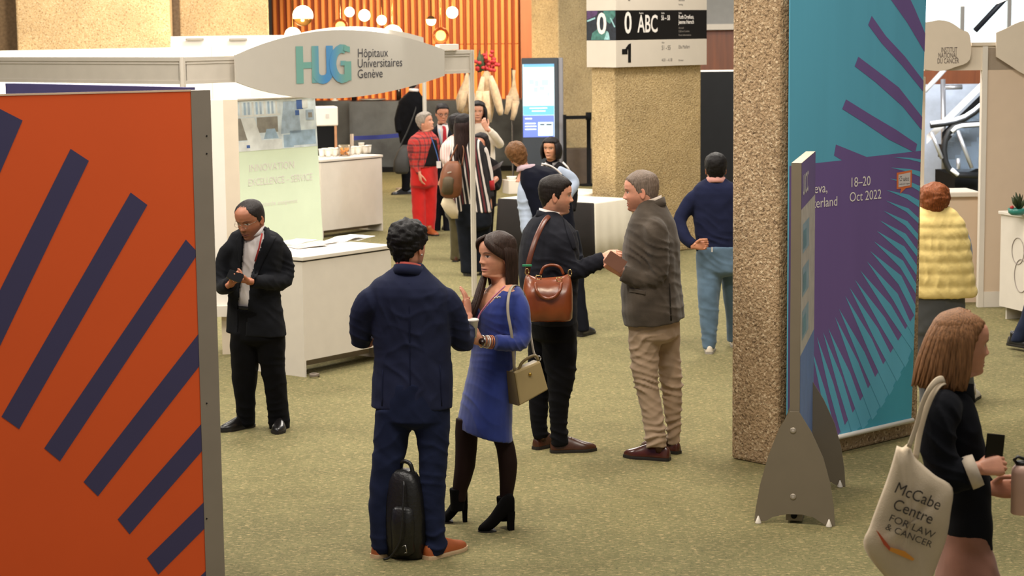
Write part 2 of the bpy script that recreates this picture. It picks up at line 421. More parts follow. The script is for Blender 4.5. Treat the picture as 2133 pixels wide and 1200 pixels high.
# ------------------------------------------------------------------ HUG stand
B1, BN = dir2(52.3), dir2(142.3)               # along the front, and away from the hall
PR = Vector((-0.385, 20.4, 0)); PL = PR - B1 * 3.93
root = empty('exhibition_stand', PL, 'white aluminium frame of the hospital stand with beams and slim posts', 'frame')
def beam(name, P, d, w, parent, z0=2.27, z1=2.5, t=0.05):
    n = Vector((d.y, -d.x, 0))
    if n.dot(CPOS - P) < 0: n = -n
    m = MB().use(ALU)
    m.obox(P, d, -n, w, t, z0, z1)
    m.obox(P, d, n, w, 0.008, z1 - 0.035, z1); m.obox(P, d, n, w, 0.008, z0, z0 + 0.03); m.obox(P, d, n, w, 0.006, z1 - 0.06, z1 - 0.052)
    return m.build(name, None, parent)
beam('beam', PL, B1, 3.93, root); beam('beam', PL, BN, 4.6, root)
beam('beam', PR, BN, 3.0, root)
def post(P, parent, h=2.5, r=0.026):
    m = MB().use(ALU)
    prof = []
    for k in range(8):
        a = math.pi / 4 * k + math.pi / 8
        prof.append((math.cos(a), math.sin(a)))
    m.loft([[P + Vector((c * r, s_ * r, z)) for c, s_ in prof] for z in (0.0, h)], smooth=False)
    for k in range(4):
        a = math.pi / 2 * k + math.radians(52); d = Vector((math.cos(a), math.sin(a), 0)); m.obox(P + d * r * 0.8 - Vector((d.y, -d.x, 0)) * 0.006, Vector((d.y, -d.x, 0)), d, 0.012, 0.010, 0.0, h)
    return m.build('post', None, parent)
post(PL, root); post(PR, root)
q = ground(888, 442); post(Vector((q.x, q.y, 0)), root, 2.5, 0.03)
# small white clip-on spotlights riding on the front beam
for u in (3.55,):
    c = PR - B1 * (3.93 - u); m = MB().use(WHITEP).rbox(c + Vector((0, 0, 2.535)), B1 * 0.15, BN * 0.04, Vector((0, 0, 0.028)), 0.2)
    o = m.build('lamp_bar'); tag(o, 'small white lamp bar clipped on the beam beside the grey sign', 'lamp')
# sign boards
pb = Plane(PL - BN * 0.075, 52.3)
def outline(pl, tl, bl, top, tr, br, bot):
    def q3(a, b, c, n=16):
        a, b, c = Vector(a), Vector(b), Vector(c); k = 2 * b - (a + c) / 2
        return [tuple((1 - t) ** 2 * a + 2 * t * (1 - t) * k + t * t * c) for t in [i / n for i in range(n + 1)]]
    p = [Vector(pl.px(*x)) for x in (tl, bl, top, tr, br, bot)]
    return q3(p[1], p[5], p[4]) + q3(p[3], p[2], p[0])
SIGN = mat('pearl_grey_board', (186, 180, 170), 0.55, var=0.01)
sg = empty('stand_sign', pb.w(2.0, 2.0), 'large pearl grey lens-shaped sign with a blue-green letter logo over the hospital stand', 'sign')
m = MB().use(SIGN); ol = outline(pb, (490.5, 114.5), (492.5, 171), (712, 62), (926, 104), (926, 158), (700, 205)); m.poly(pb, ol, 0.0, 0.02); m.build('board', None, sg)
pb2 = Plane(PL + BN * 0.22, 52.3)
off = outline(pb2, (545, 98), (545, 125), (715, 56), (882, 78), (884, 125), (700, 185))
m = MB().use(SIGN); m.poly(pb2, off, 0.0, 0.02); m.build('board', None, sg)
HT, HB, HM = mat('logo_teal', (112, 162, 152), 0.5, var=0), mat('logo_blue', (74, 136, 190), 0.5, var=0), mat('logo_mid', (92, 148, 172), 0.5, var=0)
def gradient_mat(name, c0, c1, x0, x1):   # printed colour run along local X of the lettering
    m = bpy.data.materials.new(name); m.use_nodes = True; nt = m.node_tree; b = nt.nodes['Principled BSDF']; b.inputs['Roughness'].default_value = 0.5
    a = nt.nodes.new('ShaderNodeAttribute'); a.attribute_name = 'print'
    nt.links.new(a.outputs['Color'], b.inputs['Base Color']); return m
LOGO = gradient_mat('logo_print', 0, 0, 0, 1)
def logo_hug():
    (uL, zB), (uR, zT) = pb.px(617, 174.5), pb.px(729, 104)
    zT = zB + 0.335; W_ = uR - uL
    m = MB().use(LOGO); f = lambda x, y: (uL + x * W_, zB + y * (zT - zB))
    cols = []
    def pg(pts, cfun):
        kk = len(m.f); m.poly(pb, [f(*p) for p in pts], 0.004 + 0.00025 * kk, 0.0)
        cols.extend([cfun(p) for p in ([*pts] if True else pts)])
    tc, bc = Vector(lin((110, 160, 150))), Vector(lin((66, 132, 196)))
    mixc = lambda t: tuple(tc.lerp(bc, max(0, min(1, t))))
    cm = lambda p: mixc(1 - abs(p[0] - 0.56) / 0.33 if p[0] > 0.2 else 0)
    def strip(path, w0, cfun):     # closed stroke made of quads
        for i in range(len(path) - 1):
            a, b = Vector(path[i]), Vector(path[i + 1]); 
            t0 = (Vector(path[min(i + 1, len(path) - 1)]) - Vector(path[max(i - 1, 0)])).normalized(); t1 = (Vector(path[min(i + 2, len(path) - 1)]) - Vector(path[i])).normalized()
            asp = (zT - zB) / W_
            n0 = Vector((-t0.y * asp, t0.x / asp)); n1 = Vector((-t1.y * asp, t1.x / asp))
            nn0 = Vector((-t0.y, t0.x)); nn1 = Vector((-t1.y, t1.x))
            sc = lambda nn: Vector((nn.x * w0, nn.y * w0 / asp * 0.9))
            pg([a - sc(nn0), b - sc(nn1), b + sc(nn1), a + sc(nn0)], lambda p: cfun(p))
    # H
    pg([(0, 0), (0.13, 0), (0.13, 1), (0, 1)], lambda p: mixc(0)); pg([(0.13, 0.40), (0.28, 0.40), (0.28, 0.57), (0.13, 0.57)], lambda p: mixc(0))
    # H right stem = U left stem, U bowl, U right stem
    up = [(0.345, 1.0), (0.345, 0.75), (0.345, 0.45)] + arc(0.475, 0.30, 0.13, 0.215, 180, 360, 10) + [(0.605, 0.55), (0.605, 1.0)]
    pg([(0.28, 0.0), (0.40, 0.0), (0.40, 0.3), (0.28, 0.3)], cm)
    strip(up, 0.063, cm)
    # G
    strip(arc(0.835, 0.5, 0.175, 0.415, 62, 300, 14), 0.063, cm)
    pg([(0.87, 0.03), (1.0, 0.03), (1.0, 0.56), (0.87, 0.56)], cm)
    pg([(0.80, 0.45), (0.90, 0.45), (0.90, 0.58), (0.80, 0.58)], cm)
    pg([(0.86, 0.86), (0.98, 0.80), (0.98, 0.96), (0.88, 1.0)], cm)
    o = m.build('logo', None, sg)
    at_ = o.data.color_attributes.new('print', 'FLOAT_COLOR', 'POINT')
    return o
_o = logo_hug()
# colour of the logo print follows its letters: teal at both ends, blue in the middle
for i, v in enumerate(_o.data.vertices):
    p = v.co + wloc(_o); u = (p - pb.P).dot(pb.d); (uL, _), (uR, _) = pb.px(617, 174.5), pb.px(729, 104)
    x = (u - uL) / (uR - uL); t = max(0.0, min(1.0, 1 - abs(x - 0.57) / 0.30))
    c = Vector(lin((110, 160, 150))).lerp(Vector(lin((66, 132, 196))), t); _o.data.color_attributes['print'].data[i].color = (*c, 1)
for t, y in (('Hôpitaux', 119.5), ('Universitaires', 141), ('Genève', 163)):
    u, z = pb.px(744, y); m = MB().use(DARKT); m.text(pb, t, u, z, 0.118, 0.004, sx=0.98); m.build('lettering', None, sg)
# back wall of white panels and a nearer display cabinet
wb = Plane((-3.9, 28, 0), 52.3)
m = MB().use(WHITEP); u0, _ = wb.px(-150, 110); u1, _ = wb.px(519, 100)
m.obox(wb.w(u0, 0), wb.d, -wb.n, u1 - u0, 0.05, 0, 2.5)
sw = empty('stand_wall', wb.w(u0, 0), 'long white panel wall at the back of the hospital stand', 'wall')
m.build('wall_panel', None, sw)
m = MB().use(ALU)
for x in (112, 194, 315, 440):
    u, _ = wb.px(x, 140); m.obox(wb.w(u, 0), wb.d, wb.n, 0.02, 0.006, 0, 2.5)
m.build('joint_strip', None, sw)
# another stand behind, white with a grey rail and clip-on lamps
wf = Plane((-4.6, 31.5, 0), 12); m = MB().use(WHITEP); u0, z0 = wf.px(352, 76); u1, _ = wf.px(640, 74)
fr = empty('neighbour_stand_wall', wf.w(u0, 0), 'white wall with grey rail of the stand behind the hospital stand', 'wall')
m.obox(wf.w(u0, 0), wf.d, -wf.n, u1 - u0, 0.06, 0, z0); m.build('wall_panel', None, fr)
m = MB().use(ALU); m.obox(wf.w(u0, 0), wf.d, wf.n, u1 - u0, 0.03, z0 - 0.26, z0 - 0.07); m.build('rail', None, fr)
for x in (405, 495):
    u, z = wf.px(x, 82); m = MB().use(GREYM).rbox(wf.w(u, z, 0.08), wf.d * 0.14, wf.n * 0.03, Vector((0, 0, 0.02)), 0.3)
    tag(m.build('clip_lamp'), 'grey clip lamp on the white wall, left one above the stand wall' if x < 450 else 'grey clip lamp on the white wall, next to the tip of the grey sign', 'lamp')
# tall white display column left of the roll-up, with plinth
c0 = ground(487, 700); Pc = Vector((-2.42, 16.88, 0))
cab = empty('display_cabinet', Pc, 'tall white display column between the orange panel and the roll-up banner', 'cabinet')
pcb = Plane((Pc.x, Pc.y), 8)
uA, _ = pcb.px(441, 400); uB, _ = pcb.px(470, 400); uC, _ = pcb.px(500, 400); ztop = pcb.px(478, 208)[1]
m = MB().use(WHITEP).obox(pcb.w(uA - 0.08, 0.42), pcb.d, -pcb.n, uB - uA + 0.08, 0.25, 0.42, ztop); m.build('side_panel', None, cab)
m = MB().use(CREAM).obox(pcb.w(uB, 0.42), pcb.d, -pcb.n, uC - uB, 0.25, 0.42, ztop); m.build('shaded_face', None, cab)  # cream tone paints the shaded face of the white column
m = MB().use(WHITE).obox(pcb.w(uA - 0.08, 0.27, 0.06), pcb.d, -pcb.n, uC - uA + 0.06, 0.31, 0.33, 0.42); m.build('shelf', None, cab)
m = MB().use(CREAM).obox(pcb.w(uA + 0.05, 0.0), pcb.d, -pcb.n, uC - uA - 0.05, 0.25, 0.0, 0.33); m.build('plinth', None, cab)

# roll-up banner (leaning a little)
pr = Plane((-2.55, 18.35, 0), 52.3)
ru = empty('rollup_banner', pr.w(0.6, 0), 'pale green roll-up banner with blue laboratory photo behind the phone reader', 'banner')
TL, TR = pr.px(484, 209), pr.px(656, 203); BRx = pr.px(673, 505)[0]
lean = (BRx - TR[0]) / (TR[1] - pr.px(673, 505)[1])
wd_ = TR[0] - TL[0]; zt = TL[1]; zb = 0.10
fx = lambda a, z: TL[0] + a * wd_ + (zt - z) * lean
GREENP = mat('mint_print', (232, 246, 218), 0.6, var=0.02, vs=3)
m = MB().use(GREENP)
zm = pr.px(660, 304)[1]
m.poly(pr, [(fx(0, zb), zb), (fx(1, zb), zb), (fx(1, zt), zt), (fx(0, zt), zt)], 0.0, 0.006)
PB = [mat('print_' + k, c, 0.6, var=0.12, vs=v) for k, c, v in (('ice', (226, 238, 246), 9), ('steel', (176, 196, 216), 14), ('cobalt', (74, 108, 176), 9), ('white', (232, 236, 236), 6), ('grey', (150, 146, 138), 14), ('sky', (170, 196, 220), 12))]
def rb(k, a0, z0, a1, z1, o, a2=None, a3=None):
    Z = lambda q: zm + (zt - 0.012 - zm) * q
    m.use(PB[k]); m.poly(pr, [(fx(a0, Z(z0)), Z(z0)), (fx(a1, Z(z0)), Z(z0)), (fx(a3 if a3 is not None else a1, Z(z1)), Z(z1)), (fx(a2 if a2 is not None else a0, Z(z1)), Z(z1))], o)
rb(0, 0, 0, 1, 1, 0.001)
for i in range(11): rb([1, 3, 5][i % 3], 0.03 + i * 0.047, 0.72, 0.055 + i * 0.047, 0.97, 0.0016)
rb(3, 0, 0.68, 0.55, 0.72, 0.0016); rb(4, 0.0, 0.22, 0.16, 0.66, 0.0016, 0.0, 0.1); rb(3, 0.16, 0.12, 0.33, 0.66, 0.002, 0.08, 0.24); rb(4, 0.27, 0.35, 0.52, 0.66, 0.0016); rb(3, 0.0, 0.0, 0.56, 0.2, 0.0022)
rb(5, 0.34, 0.22, 0.52, 0.42, 0.0022, 0.38, 0.48); rb(1, 0.55, 0.3, 0.8, 0.95, 0.0016, 0.6, 0.78); rb(5, 0.66, 0.05, 0.98, 0.35, 0.0016); rb(2, 0.76, 0.78, 0.84, 0.97, 0.0022); rb(2, 0.74, 0.66, 0.79, 0.76, 0.0022); rb(1, 0.87, 0.55, 0.97, 0.76, 0.0024); rb(4, 0.9, 0.6, 0.95, 0.7, 0.003); rb(2, 0.13, 0.06, 0.17, 0.12, 0.003); rb(3, 0.83, 0.8, 0.9, 0.97, 0.003); rb(5, 0.58, 0.02, 0.7, 0.28, 0.002)
m.use(WHITET)
m.text(pr, 'INNOVATION', fx(0.14, zm - 0.19), zm - 0.19, 0.095, 0.002); m.text(pr, 'EXCELLENCE – SERVICE', fx(0.12, zm - 0.32), zm - 0.32, 0.095, 0.002, sx=0.86)
m.text(pr, 'soins  recherche  enseignement', fx(0.14, zm - 0.52), zm - 0.52, 0.06, 0.002, sx=0.8)
m.build('printed_sheet', None, ru)
m = MB().use(ALU); m.tube([pr.w(fx(-0.01, zt), zt, -0.002), pr.w(fx(1.01, zt), zt, -0.002)], 0.014); m.build('top_rail', None, ru)
m = MB().use(ALU); m.obox(pr.w(fx(-0.01, zb), 0, -0.09), pr.d, pr.n, wd_ * 1.02, 0.18, 0, 0.10); m.build('base_cassette', None, ru, bevel=0.02)

# info counters
def counter(P, d, n, w, t, h, label, parent=None, name='info_counter', kick=0.13):
    c = empty(name, P, label, 'counter')
    m = MB().use(WHITE).obox(P - d * 0.012 - n * 0.014, d, n, w + 0.024, t + 0.03, h - 0.03, h); m.build('worktop', None, c, bevel=0.004)
    m = MB().use(DARKT).obox(P + d * 0.01 + n * 0.01, d, n, w - 0.02, t - 0.02, h - 0.042, h - 0.03); m.build('shadow_gap', None, c)
    m = MB().use(WHITE).obox(P + d * 0.02, d, n, w - 0.04, 0.018, kick, h - 0.042); m.build('front_panel', None, c)
    for k in (0, 1):
        m = MB().use(WHITE).obox(P + d * (k * (w - 0.02)), d, n, 0.02, t, 0, h - 0.042); m.build('side_panel', None, c)
    m = MB().use(CREAM).obox(P + d * 0.02 + n * 0.25, d, n, w - 0.04, 0.02, 0.03, h - 0.06); m.build('back_board', None, c)
    return c
CN, CD = dir2(142.3), dir2(52.3)
PC = ground(635, 786); PC.z = 0
counter(PC, CD, CN, 1.06, 0.66, 0.955, 'white info counter with leaflets beside the man reading his phone')
rp = PC + CD * 0.18 + Vector((0.02, 0.02, 0)); m = MB().use(mat('coiled_cable', (120, 108, 96), 0.5, var=0.1))
rp = ground(655, 786)
m.tube([Vector((rp.x + 0.035 * math.cos(a), rp.y + 0.05 * math.sin(a), 0.010 + 0.0005 * k)) for k, a in enumerate(np.linspace(0, 12.4, 40))], 0.007, 6)
tag(m.build('cable_coil'), 'small coil of grey cable on the carpet at the counter corner', 'cable')
def leaflet(x, y, z, a, w, h, material, label, lift=0.0):
    d = dir2(a); n = dir2(a + 90); P = Vector((x, y, z))
    m = MB().use(material); N = 8; rings = []
    for i in range(N + 1):
        t = i / N; b = lift * math.sin(math.pi * t) ** 2 + (lift * 1.4 * t ** 3)
        c = P + d * (t - 0.5) * w + Vector((0, 0, b))
        rings.append([c - n * h / 2, c + n * h / 2, c + n * h / 2 + Vector((0, 0, 0.004)), c - n * h / 2 + Vector((0, 0, 0.004))])
    m.loft(rings, smooth=False); o = m.build('leaflet'); return tag(o, label, 'leaflet', 'leaflets on the counter')
zc = 0.956
LA, LB = mat('leaflet_grey', (150, 142, 134), 0.5, var=0.25, vs=30), mat('leaflet_white', (226, 222, 216), 0.5, var=0.1, vs=40)
for (px, py, a, mt, lb, lf) in ((617, 506, 60, LB, 'white leaflet lying at the near left end of the counter', 0.01), (638, 514, 40, LA, 'grey printed leaflet at the counter edge near the jacket sleeve', 0.006), (662, 508, 56, LA, 'grey printed leaflet in the middle of the counter top', 0.004),
                            (722, 500, 50, LB, 'white leaflet with a lifted corner near the front edge of the counter', 0.02), (742, 497, 66, LB, 'white leaflet farthest along the counter toward its far end', 0.006)):
    g = ground(px, py, zc); leaflet(g.x, g.y, zc, a, 0.3, 0.21, mt, lb, lf)
m = MB().use(mat('blue_paper', (96, 122, 160), 0.5, var=0.1)); g = ground(733, 503, zc); m.rbox(g + Vector((0, 0, 0.035)), dir2(60) * 0.05, dir2(150) * 0.03, Vector((0, 0, 0.03)), 0.2)

PF = ground(672, 497); PF.z = 0
counter(PF, CD, CN, 1.2, 0.6, 1.03, 'white counter with paper cups and an orange candy jar, farther back', kick=0.1)
cupm = mat('white_paper_cup', (232, 226, 214), 0.5, var=0.02)
cup = None
xs = [(670, 327), (677, 325.5), (684, 327), (690, 324), (698, 325.5), (705, 324), (732, 323), (739, 321), (746, 321.5), (753, 318.5), (761, 319.5), (768, 318.5)]
names = ['outer end beside the banner', 'second from the banner', 'third from the banner', 'fourth from the banner', 'just before the last one left of the jar', 'touching the candy jar on its left', 'touching the candy jar on its right', 'second to the right of the jar', 'third to the right of the jar', 'the tall stack right of the jar', 'next to last at the far end', 'last at the far end']
for k, (px, py) in enumerate(xs):
    g = ground(px, py, 1.03); h = 0.1 if k != 9 else 0.13
    if cup is None:
        m = MB().use(cupm); prof = [(0.027, 0)] + [(0.028 + 0.012 * i / 4, 0.1 * i / 4) for i in range(5)] + [(0.043, 0.101), (0.043, 0.106), (0.036, 0.106), (0.027, 0.01)]
        m.lathe((g.x, g.y, 1.031), prof, 20); cup = m.build('paper_cup'); o = cup
    else:
        o = cup.copy(); COL.objects.link(o); o.location = (g.x, g.y, 1.031)
        if k == 9: o.scale = (1, 1, 1.3)
    tag(o, 'white paper cup on the far counter, ' + names[k], 'cup', 'paper cups on the far counter')
g = ground(718, 325, 1.03); jr = empty('candy_jar', g, 'clear jar of orange sweets between the paper cups', 'jar')
GLASS = mat('clear_plastic', (240, 236, 230), 0.05, var=0, trans=0.95, ior=1.03)
m = MB().use(GLASS); m.lathe(g, [(0.075, 0), (0.082, 0.02), (0.086, 0.15), (0.08, 0.15), (0.076, 0.012)], 28); m.build('jar', None, jr)
m = MB()
for k in range(46):
    a = random.random() * 6.28; r = 0.056 * math.sqrt(random.random()); z = 0.022 + 0.014 * (k // 8)
    m.use(mat('orange_sweet', (240, 156, 28), 0.4, var=0.05) if k % 7 else mat('brown_sweet', (120, 70, 20), 0.4, var=0.05)); m.sphere(g + Vector((r * math.cos(a), r * math.sin(a), z)), 0.014, 8, 6)
o = m.build('sweets', None, jr); o['kind'] = 'stuff'
# white dispenser box on a black cabinet beside the banner
Pq = at(662, 300, 29.2); pq = Plane((Pq.x, Pq.y), 12)
dp = empty('dispenser', pq.w(0.1, 0), 'white square dispenser on a black cabinet beside the roll-up banner', 'dispenser')
uA, _ = pq.px(652, 300); uB, zB = pq.px(704, 262); _, zT = pq.px(680, 222); u2, _ = pq.px(697, 300)
m = MB().use(WHITE).obox(pq.w(uA, 0, 0.03), pq.d, -pq.n, uB - uA, 0.3, zB, zT); m.build('casing', None, dp, bevel=0.02)
m = MB().use(mat('grey_button', (186, 178, 168), 0.5, var=0)); u, z = pq.px(678, 246); m.poly(pq, [(u, z), (u + 0.05, z), (u + 0.05, z + 0.06), (u, z + 0.06)], 0.036, 0.01); m.build('button', None, dp)
m = MB().use(BLACK).obox(pq.w(uA, 0), pq.d, -pq.n, u2 - uA, 0.28, 0, zB); m.build('cabinet', None, dp)
m = MB().use(mat('pale_wood_edge', (176, 124, 84), 0.6, var=0.08)).obox(pq.w(u2, 0, 0.012), pq.d, -pq.n, 0.035, 0.29, 0, zB); m.build('side_panel', None, dp)

# ------------------------------------------------------------------ slate bar with its few things, belt barrier
yb = 38.4; xA, xB = at(655, 358, yb).x, at(1100, 358, yb).x; zt = at(800, 211, yb).z
bar = empty('bar_counter', ((xA + xB) / 2, yb, 0), 'long grey slate bar below the orange timber wall', 'bar')
m = MB().use(SLATE); x1, x2 = at(704, 300, yb).x, at(729, 300, yb).x
m.box(((x2 + xB) / 2, yb + 0.4, zt / 2), (xB - x2, 0.8, zt)); m.build('front_slab', None, bar)
m = MB().use(SLATE); m.box(((xA + x2) / 2, yb + 0.62, zt / 2), (x2 - xA, 0.5, zt)); m.build('recessed_panel', None, bar)
m = MB().use(BLACK).box(((x2 + xB) / 2, yb + 0.02, 0.05), (xB - x2, 0.06, 0.1)); m.build('kickboard', None, bar)
g = at(696, 212, yb + 0.3); m = MB().use(WHITE); m.lathe((g.x, yb + 0.45, zt), [(0.07, 0), (0.07, 0.02), (0.03, 0.03), (0.035, 0.14), (0.08, 0.15), (0.08, 0.17), (0.0, 0.17)], 16)
tag(m.build('cake_stand'), 'small white cake stand on the slate bar above the dispenser', 'stand')
g = at(775, 210, yb + 0.3); m = MB().use(ALU); m.lathe((g.x, yb + 0.4, zt), [(0.12, 0), (0.26, 0.025), (0.27, 0.035), (0.1, 0.02), (0.0, 0.02)], 24)
tag(m.build('tray'), 'round metal tray on the slate bar under the sign', 'tray')
for px, k in ((736, 0), (830, 1)):
    g = at(px, 200, yb + 0.4); m = MB().use(mat('bottle_glass', (40, 26, 18), 0.15, var=0)); m.lathe((g.x, yb + 0.55, zt), [(0.05, 0), (0.05, 0.2), (0.02, 0.27), (0.02, 0.34), (0.0, 0.34)], 14)
    tag(m.build('bottle'), 'dark bottle on the slate bar near the metal tray' if k == 0 else 'dark bottle on the slate bar beside the tall man in black', 'bottle')
bl = mat('blue_belt', (36, 44, 110), 0.7, var=0.05)
Ya = 33.9; a, b = at(733, 288, Ya), at(842, 281, Ya + 0.4)
bb = empty('belt_barrier', (a.x, Ya, 0), 'blue retractable belt barrier in front of the slate bar', 'barrier')
m = MB().use(bl); m.loft([[p + Vector((0, 0, z)) for z in (-0.035, 0.035)] for p in (a, a.lerp(b, 0.5) - Vector((0, 0, 0.01)), b)], closed=False, smooth=False); m.build('belt', None, bb, solid=0.004)
for p in (a, b):
    m = MB().use(mat('brushed_post', (150, 138, 126), 0.4, 0.3, var=0.03)); m.lathe((p.x, p.y, 0), [(0.16, 0), (0.16, 0.02), (0.03, 0.035), (0.03, p.z + 0.07), (0.0, p.z + 0.07)], 18); m.build('post', None, bb)

# glass globe lamps over the bar
GLOW = mat('lamp_glow', (255, 226, 178), 0.4, var=0, emit=9)
SMOKE = mat('smoked_gold_glass', (196, 140, 90), 0.05, var=0, trans=0.9, ior=1.08)
GOLD = mat('gold_metal', (150, 110, 60), 0.2, 0.9, var=0.02)
lamps = [(631, 33, 21, 'gold', 'large half-gold globe lamp hanging above the tip of the sign'), (610, 74, 17, 'full', 'white globe lamp half hidden behind the sign, below the gold one'), (709, 55, 16, 'clear', 'clear glass globe with small bulb just above the middle of the sign'), (728, 25, 10, 'full', 'small white globe high above the sign, right of the clear one'),
         (759, 32, 12, 'full', 'white globe lamp between two smaller ones'), (795, 42, 10, 'full', 'small white globe above the right half of the sign'), (818, 73, 21, 'full', 'large white globe peeking over the sign'), (898, 43, 10, 'half', 'small half-gold globe over the striped timber'), (942, 26, 12, 'full', 'white globe lamp highest at the timber stripes'), (918, 74, 17, 'clear', 'gold-rimmed glass globe beside the sign end')]
for i, (px, py, r, kind, lb) in enumerate(lamps):
    Y = [35, 36, 35.5, 37, 36.4, 37, 35, 36.8, 36.2, 35.2][i]; c = at(px, py, Y); R = r * mpp(Y)
    lp = empty('globe_lamp', c, lb, 'lamp', 'globe lamps over the bar')
    m = MB()
    if kind == 'full': m.use(GLOW).sphere(c, R, 24, 16); m.build('globe', None, lp)
    elif kind == 'clear':
        m.use(GLOW).sphere(c, R * 0.62, 20, 14); m.build('bulb', None, lp)
        m = MB().use(SMOKE).sphere(c, R, 28, 18); m.build('globe', None, lp, solid=0.004)
    else:
        s_ = -1 if kind == 'gold' else 1
        rings = lambda a0, a1: [[c + Vector((R * math.cos(a) * math.cos(b), R * math.cos(a) * math.sin(b), R * math.sin(a))) for b in np.linspace(0, 2 * math.pi, 24, endpoint=False)] for a in np.linspace(a0, a1, 10)]
        m.use(GLOW).loft(rings(-0.25, 1.55) if kind == 'gold' else rings(-1.55, 0.25)); m.build('globe', None, lp)
        m = MB().use(GOLD).loft(rings(-1.55, -0.25) if kind == 'gold' else rings(0.25, 1.55)); m.build('shade', None, lp)
    m = MB().use(GOLD).tube([c + Vector((0, 0, R * 0.98)), c + Vector((0, 0, 4.8 - c.z))], 0.008, 6); m.build('rod', None, lp)
    if i in (0, 4, 6, 9):
        d = bpy.data.lights.new('globe_light', 'POINT'); d.energy = 60; d.color = (1, 0.8, 0.55); d.shadow_soft_size = 0.1
        o = bpy.data.objects.new('globe_light', d); o.location = c + Vector((0, -0.35, -0.3)); COL.objects.link(o)

# pale draped cloth figures on stands, with red flowers
NET = mat('pale_net_cloth', (186, 160, 126), 0.9, var=0.12, vs=20, bump=0.4, bs=40, sheen=0.3)
RED = mat('red_petal', (170, 34, 36), 0.6, var=0.15); LEAF = mat('dark_leaf', (44, 56, 20), 0.6, var=0.2)
def drape(px, Y, lobes, label, body):
    g = at(px, 300, Y); c = empty('draped_cloth', (g.x, Y, 0), label, 'cloth')
    m = MB().use(mat('thin_dark_pole', (40, 34, 30), 0.5, var=0)); zt = at(px, body[0][1] - 4, Y).z; m.lathe((g.x, Y, 0), [(0.18, 0), (0.18, 0.015), (0.014, 0.03), (0.014, zt), (0, zt)], 12); m.build('pole', None, c)
    m = MB().use(NET)
    rings = []
    for (x, y, w) in body:
        p = at(x, y, Y); r = w * mpp(Y)
        rings.append([p + Vector((r * math.cos(t) * (1 + 0.09 * math.sin(7 * t + y * 0.3)), 0.6 * r * math.sin(t) * (1 + 0.12 * math.sin(5 * t)), 0)) for t in np.linspace(0, 2 * math.pi, 40, endpoint=False)])
    m.loft(rings); m.build('cloth_body', None, c)
    for lb in lobes:
        m = MB().use(NET); m.tube([at(x, y, Y - 0.12) for x, y, w in lb], [w * mpp(Y) for x, y, w in lb], 12); m.build('cloth_tail', None, c)
    return c
drape(972, 32.6, [[(966, 190, 9), (963, 215, 8), (958, 232, 5)], [(981, 195, 8), (984, 220, 8), (980, 236, 5)]], 'pale draped cloth with a red mark, left of the white post', [(972, 148, 2), (972, 166, 5), (970, 184, 11), (967, 205, 16), (968, 228, 15), (970, 238, 11)])
c = drape(1016, 31.0, [[(1022, 158, 4), (1029, 182, 8), (1036, 208, 9), (1042, 232, 7), (1043, 240, 4)], [(1006, 160, 4), (1001, 190, 7), (996, 215, 8), (990, 232, 4)], [(1010, 190, 9), (1014, 225, 8), (1017, 250, 5)], [(1000, 190, 8), (997, 220, 8), (996, 240, 4)]], 'pale draped cloth crowned with red flowers, behind the white post', [(1014, 148, 4), (1014, 158, 9), (1013, 172, 12), (1013, 190, 16), (1013, 210, 17), (1014, 235, 13), (1014, 255, 9)])
m = MB().use(RED)
for k in range(34):
    p = at(1010 + random.gauss(4, 10), 132 + random.gauss(0, 9), 31.0 + random.gauss(0, 0.08)); a = Vector((random.gauss(0, 1), random.gauss(0, 1), random.gauss(0, 1))).normalized()
    m.sphere(p, 0.035, 8, 6, (1, 0.5, 0.8))
for (x0, y0, x1, y1) in ((1012, 130, 1014, 106), (1018, 132, 1030, 124), (1024, 130, 1038, 132)): m.tube([at(x0, y0, 31), at(x1, y1, 31)], [0.03, 0.008], 6)
m.build('red_flowers', None, c)
m = MB().use(LEAF)
for (x0, y0, x1, y1) in ((1000, 150, 999, 104), (1002, 150, 994, 118), (1006, 148, 1004, 112), (998, 150, 990, 135)):
    p, q_ = at(x0, y0, 31.0), at(x1, y1, 31.05); m.tube([p, p.lerp(q_, 0.5), q_], [0.015, 0.045, 0.006], 8, flat=0.3)
m.build('leaves', None, c)
drape(1068, 33.5, [[(1062, 200, 7), (1059, 222, 6), (1054, 238, 4)], [(1074, 210, 8), (1071, 235, 6), (1067, 250, 4)]], 'pale draped cloth beside the information screen', [(1070, 146, 4), (1070, 160, 3), (1070, 182, 5), (1069, 200, 11), (1069, 215, 12), (1070, 228, 8)])

# ------------------------------------------------------------------ tall information screen
Yk = 35.0; pk = Plane((at(1085, 240, Yk).x, Yk), 4)
uA, zT = pk.px(1086, 121); uB, _ = pk.px(1164, 240); uC = pk.px(1174, 240)[0]
k = empty('information_screen', pk.w(uA, 0), 'tall dark information screen showing a blue page with a map', 'screen')
m = MB().use(mat('charcoal_casing', (52, 58, 66), 0.4, var=0.03)).obox(pk.w(uA, 0), pk.d, -pk.n, uB - uA, 0.05, 0.0, zT); m.build('casing', None, k, bevel=0.02)
m = MB().use(mat('silver_side', (136, 134, 138), 0.4, 0.4, var=0.02)).obox(pk.w(uB, 0, -0.01), pk.d, -pk.n, uC - uB, 0.16, 0, zT); m.build('side_panel', None, k, bevel=0.015)
def em(name, c, e=1.0): return mat(name, c, 0.3, var=0, emit=e)
m = MB()
def kp(x0, y0, x1, y1, c, o): 
    a, b = pk.px(x0, y1), pk.px(x1, y0); m.use(c); m.poly(pk, [(a[0], a[1]), (b[0], a[1]), (b[0], b[1]), (a[0], b[1])], o)
kp(1090, 133, 1154, 286, em('screen_white', (188, 214, 224), 0.8), 0.003); kp(1090, 133, 1154, 140, em('screen_blue', (96, 150, 196), 0.9), 0.004)
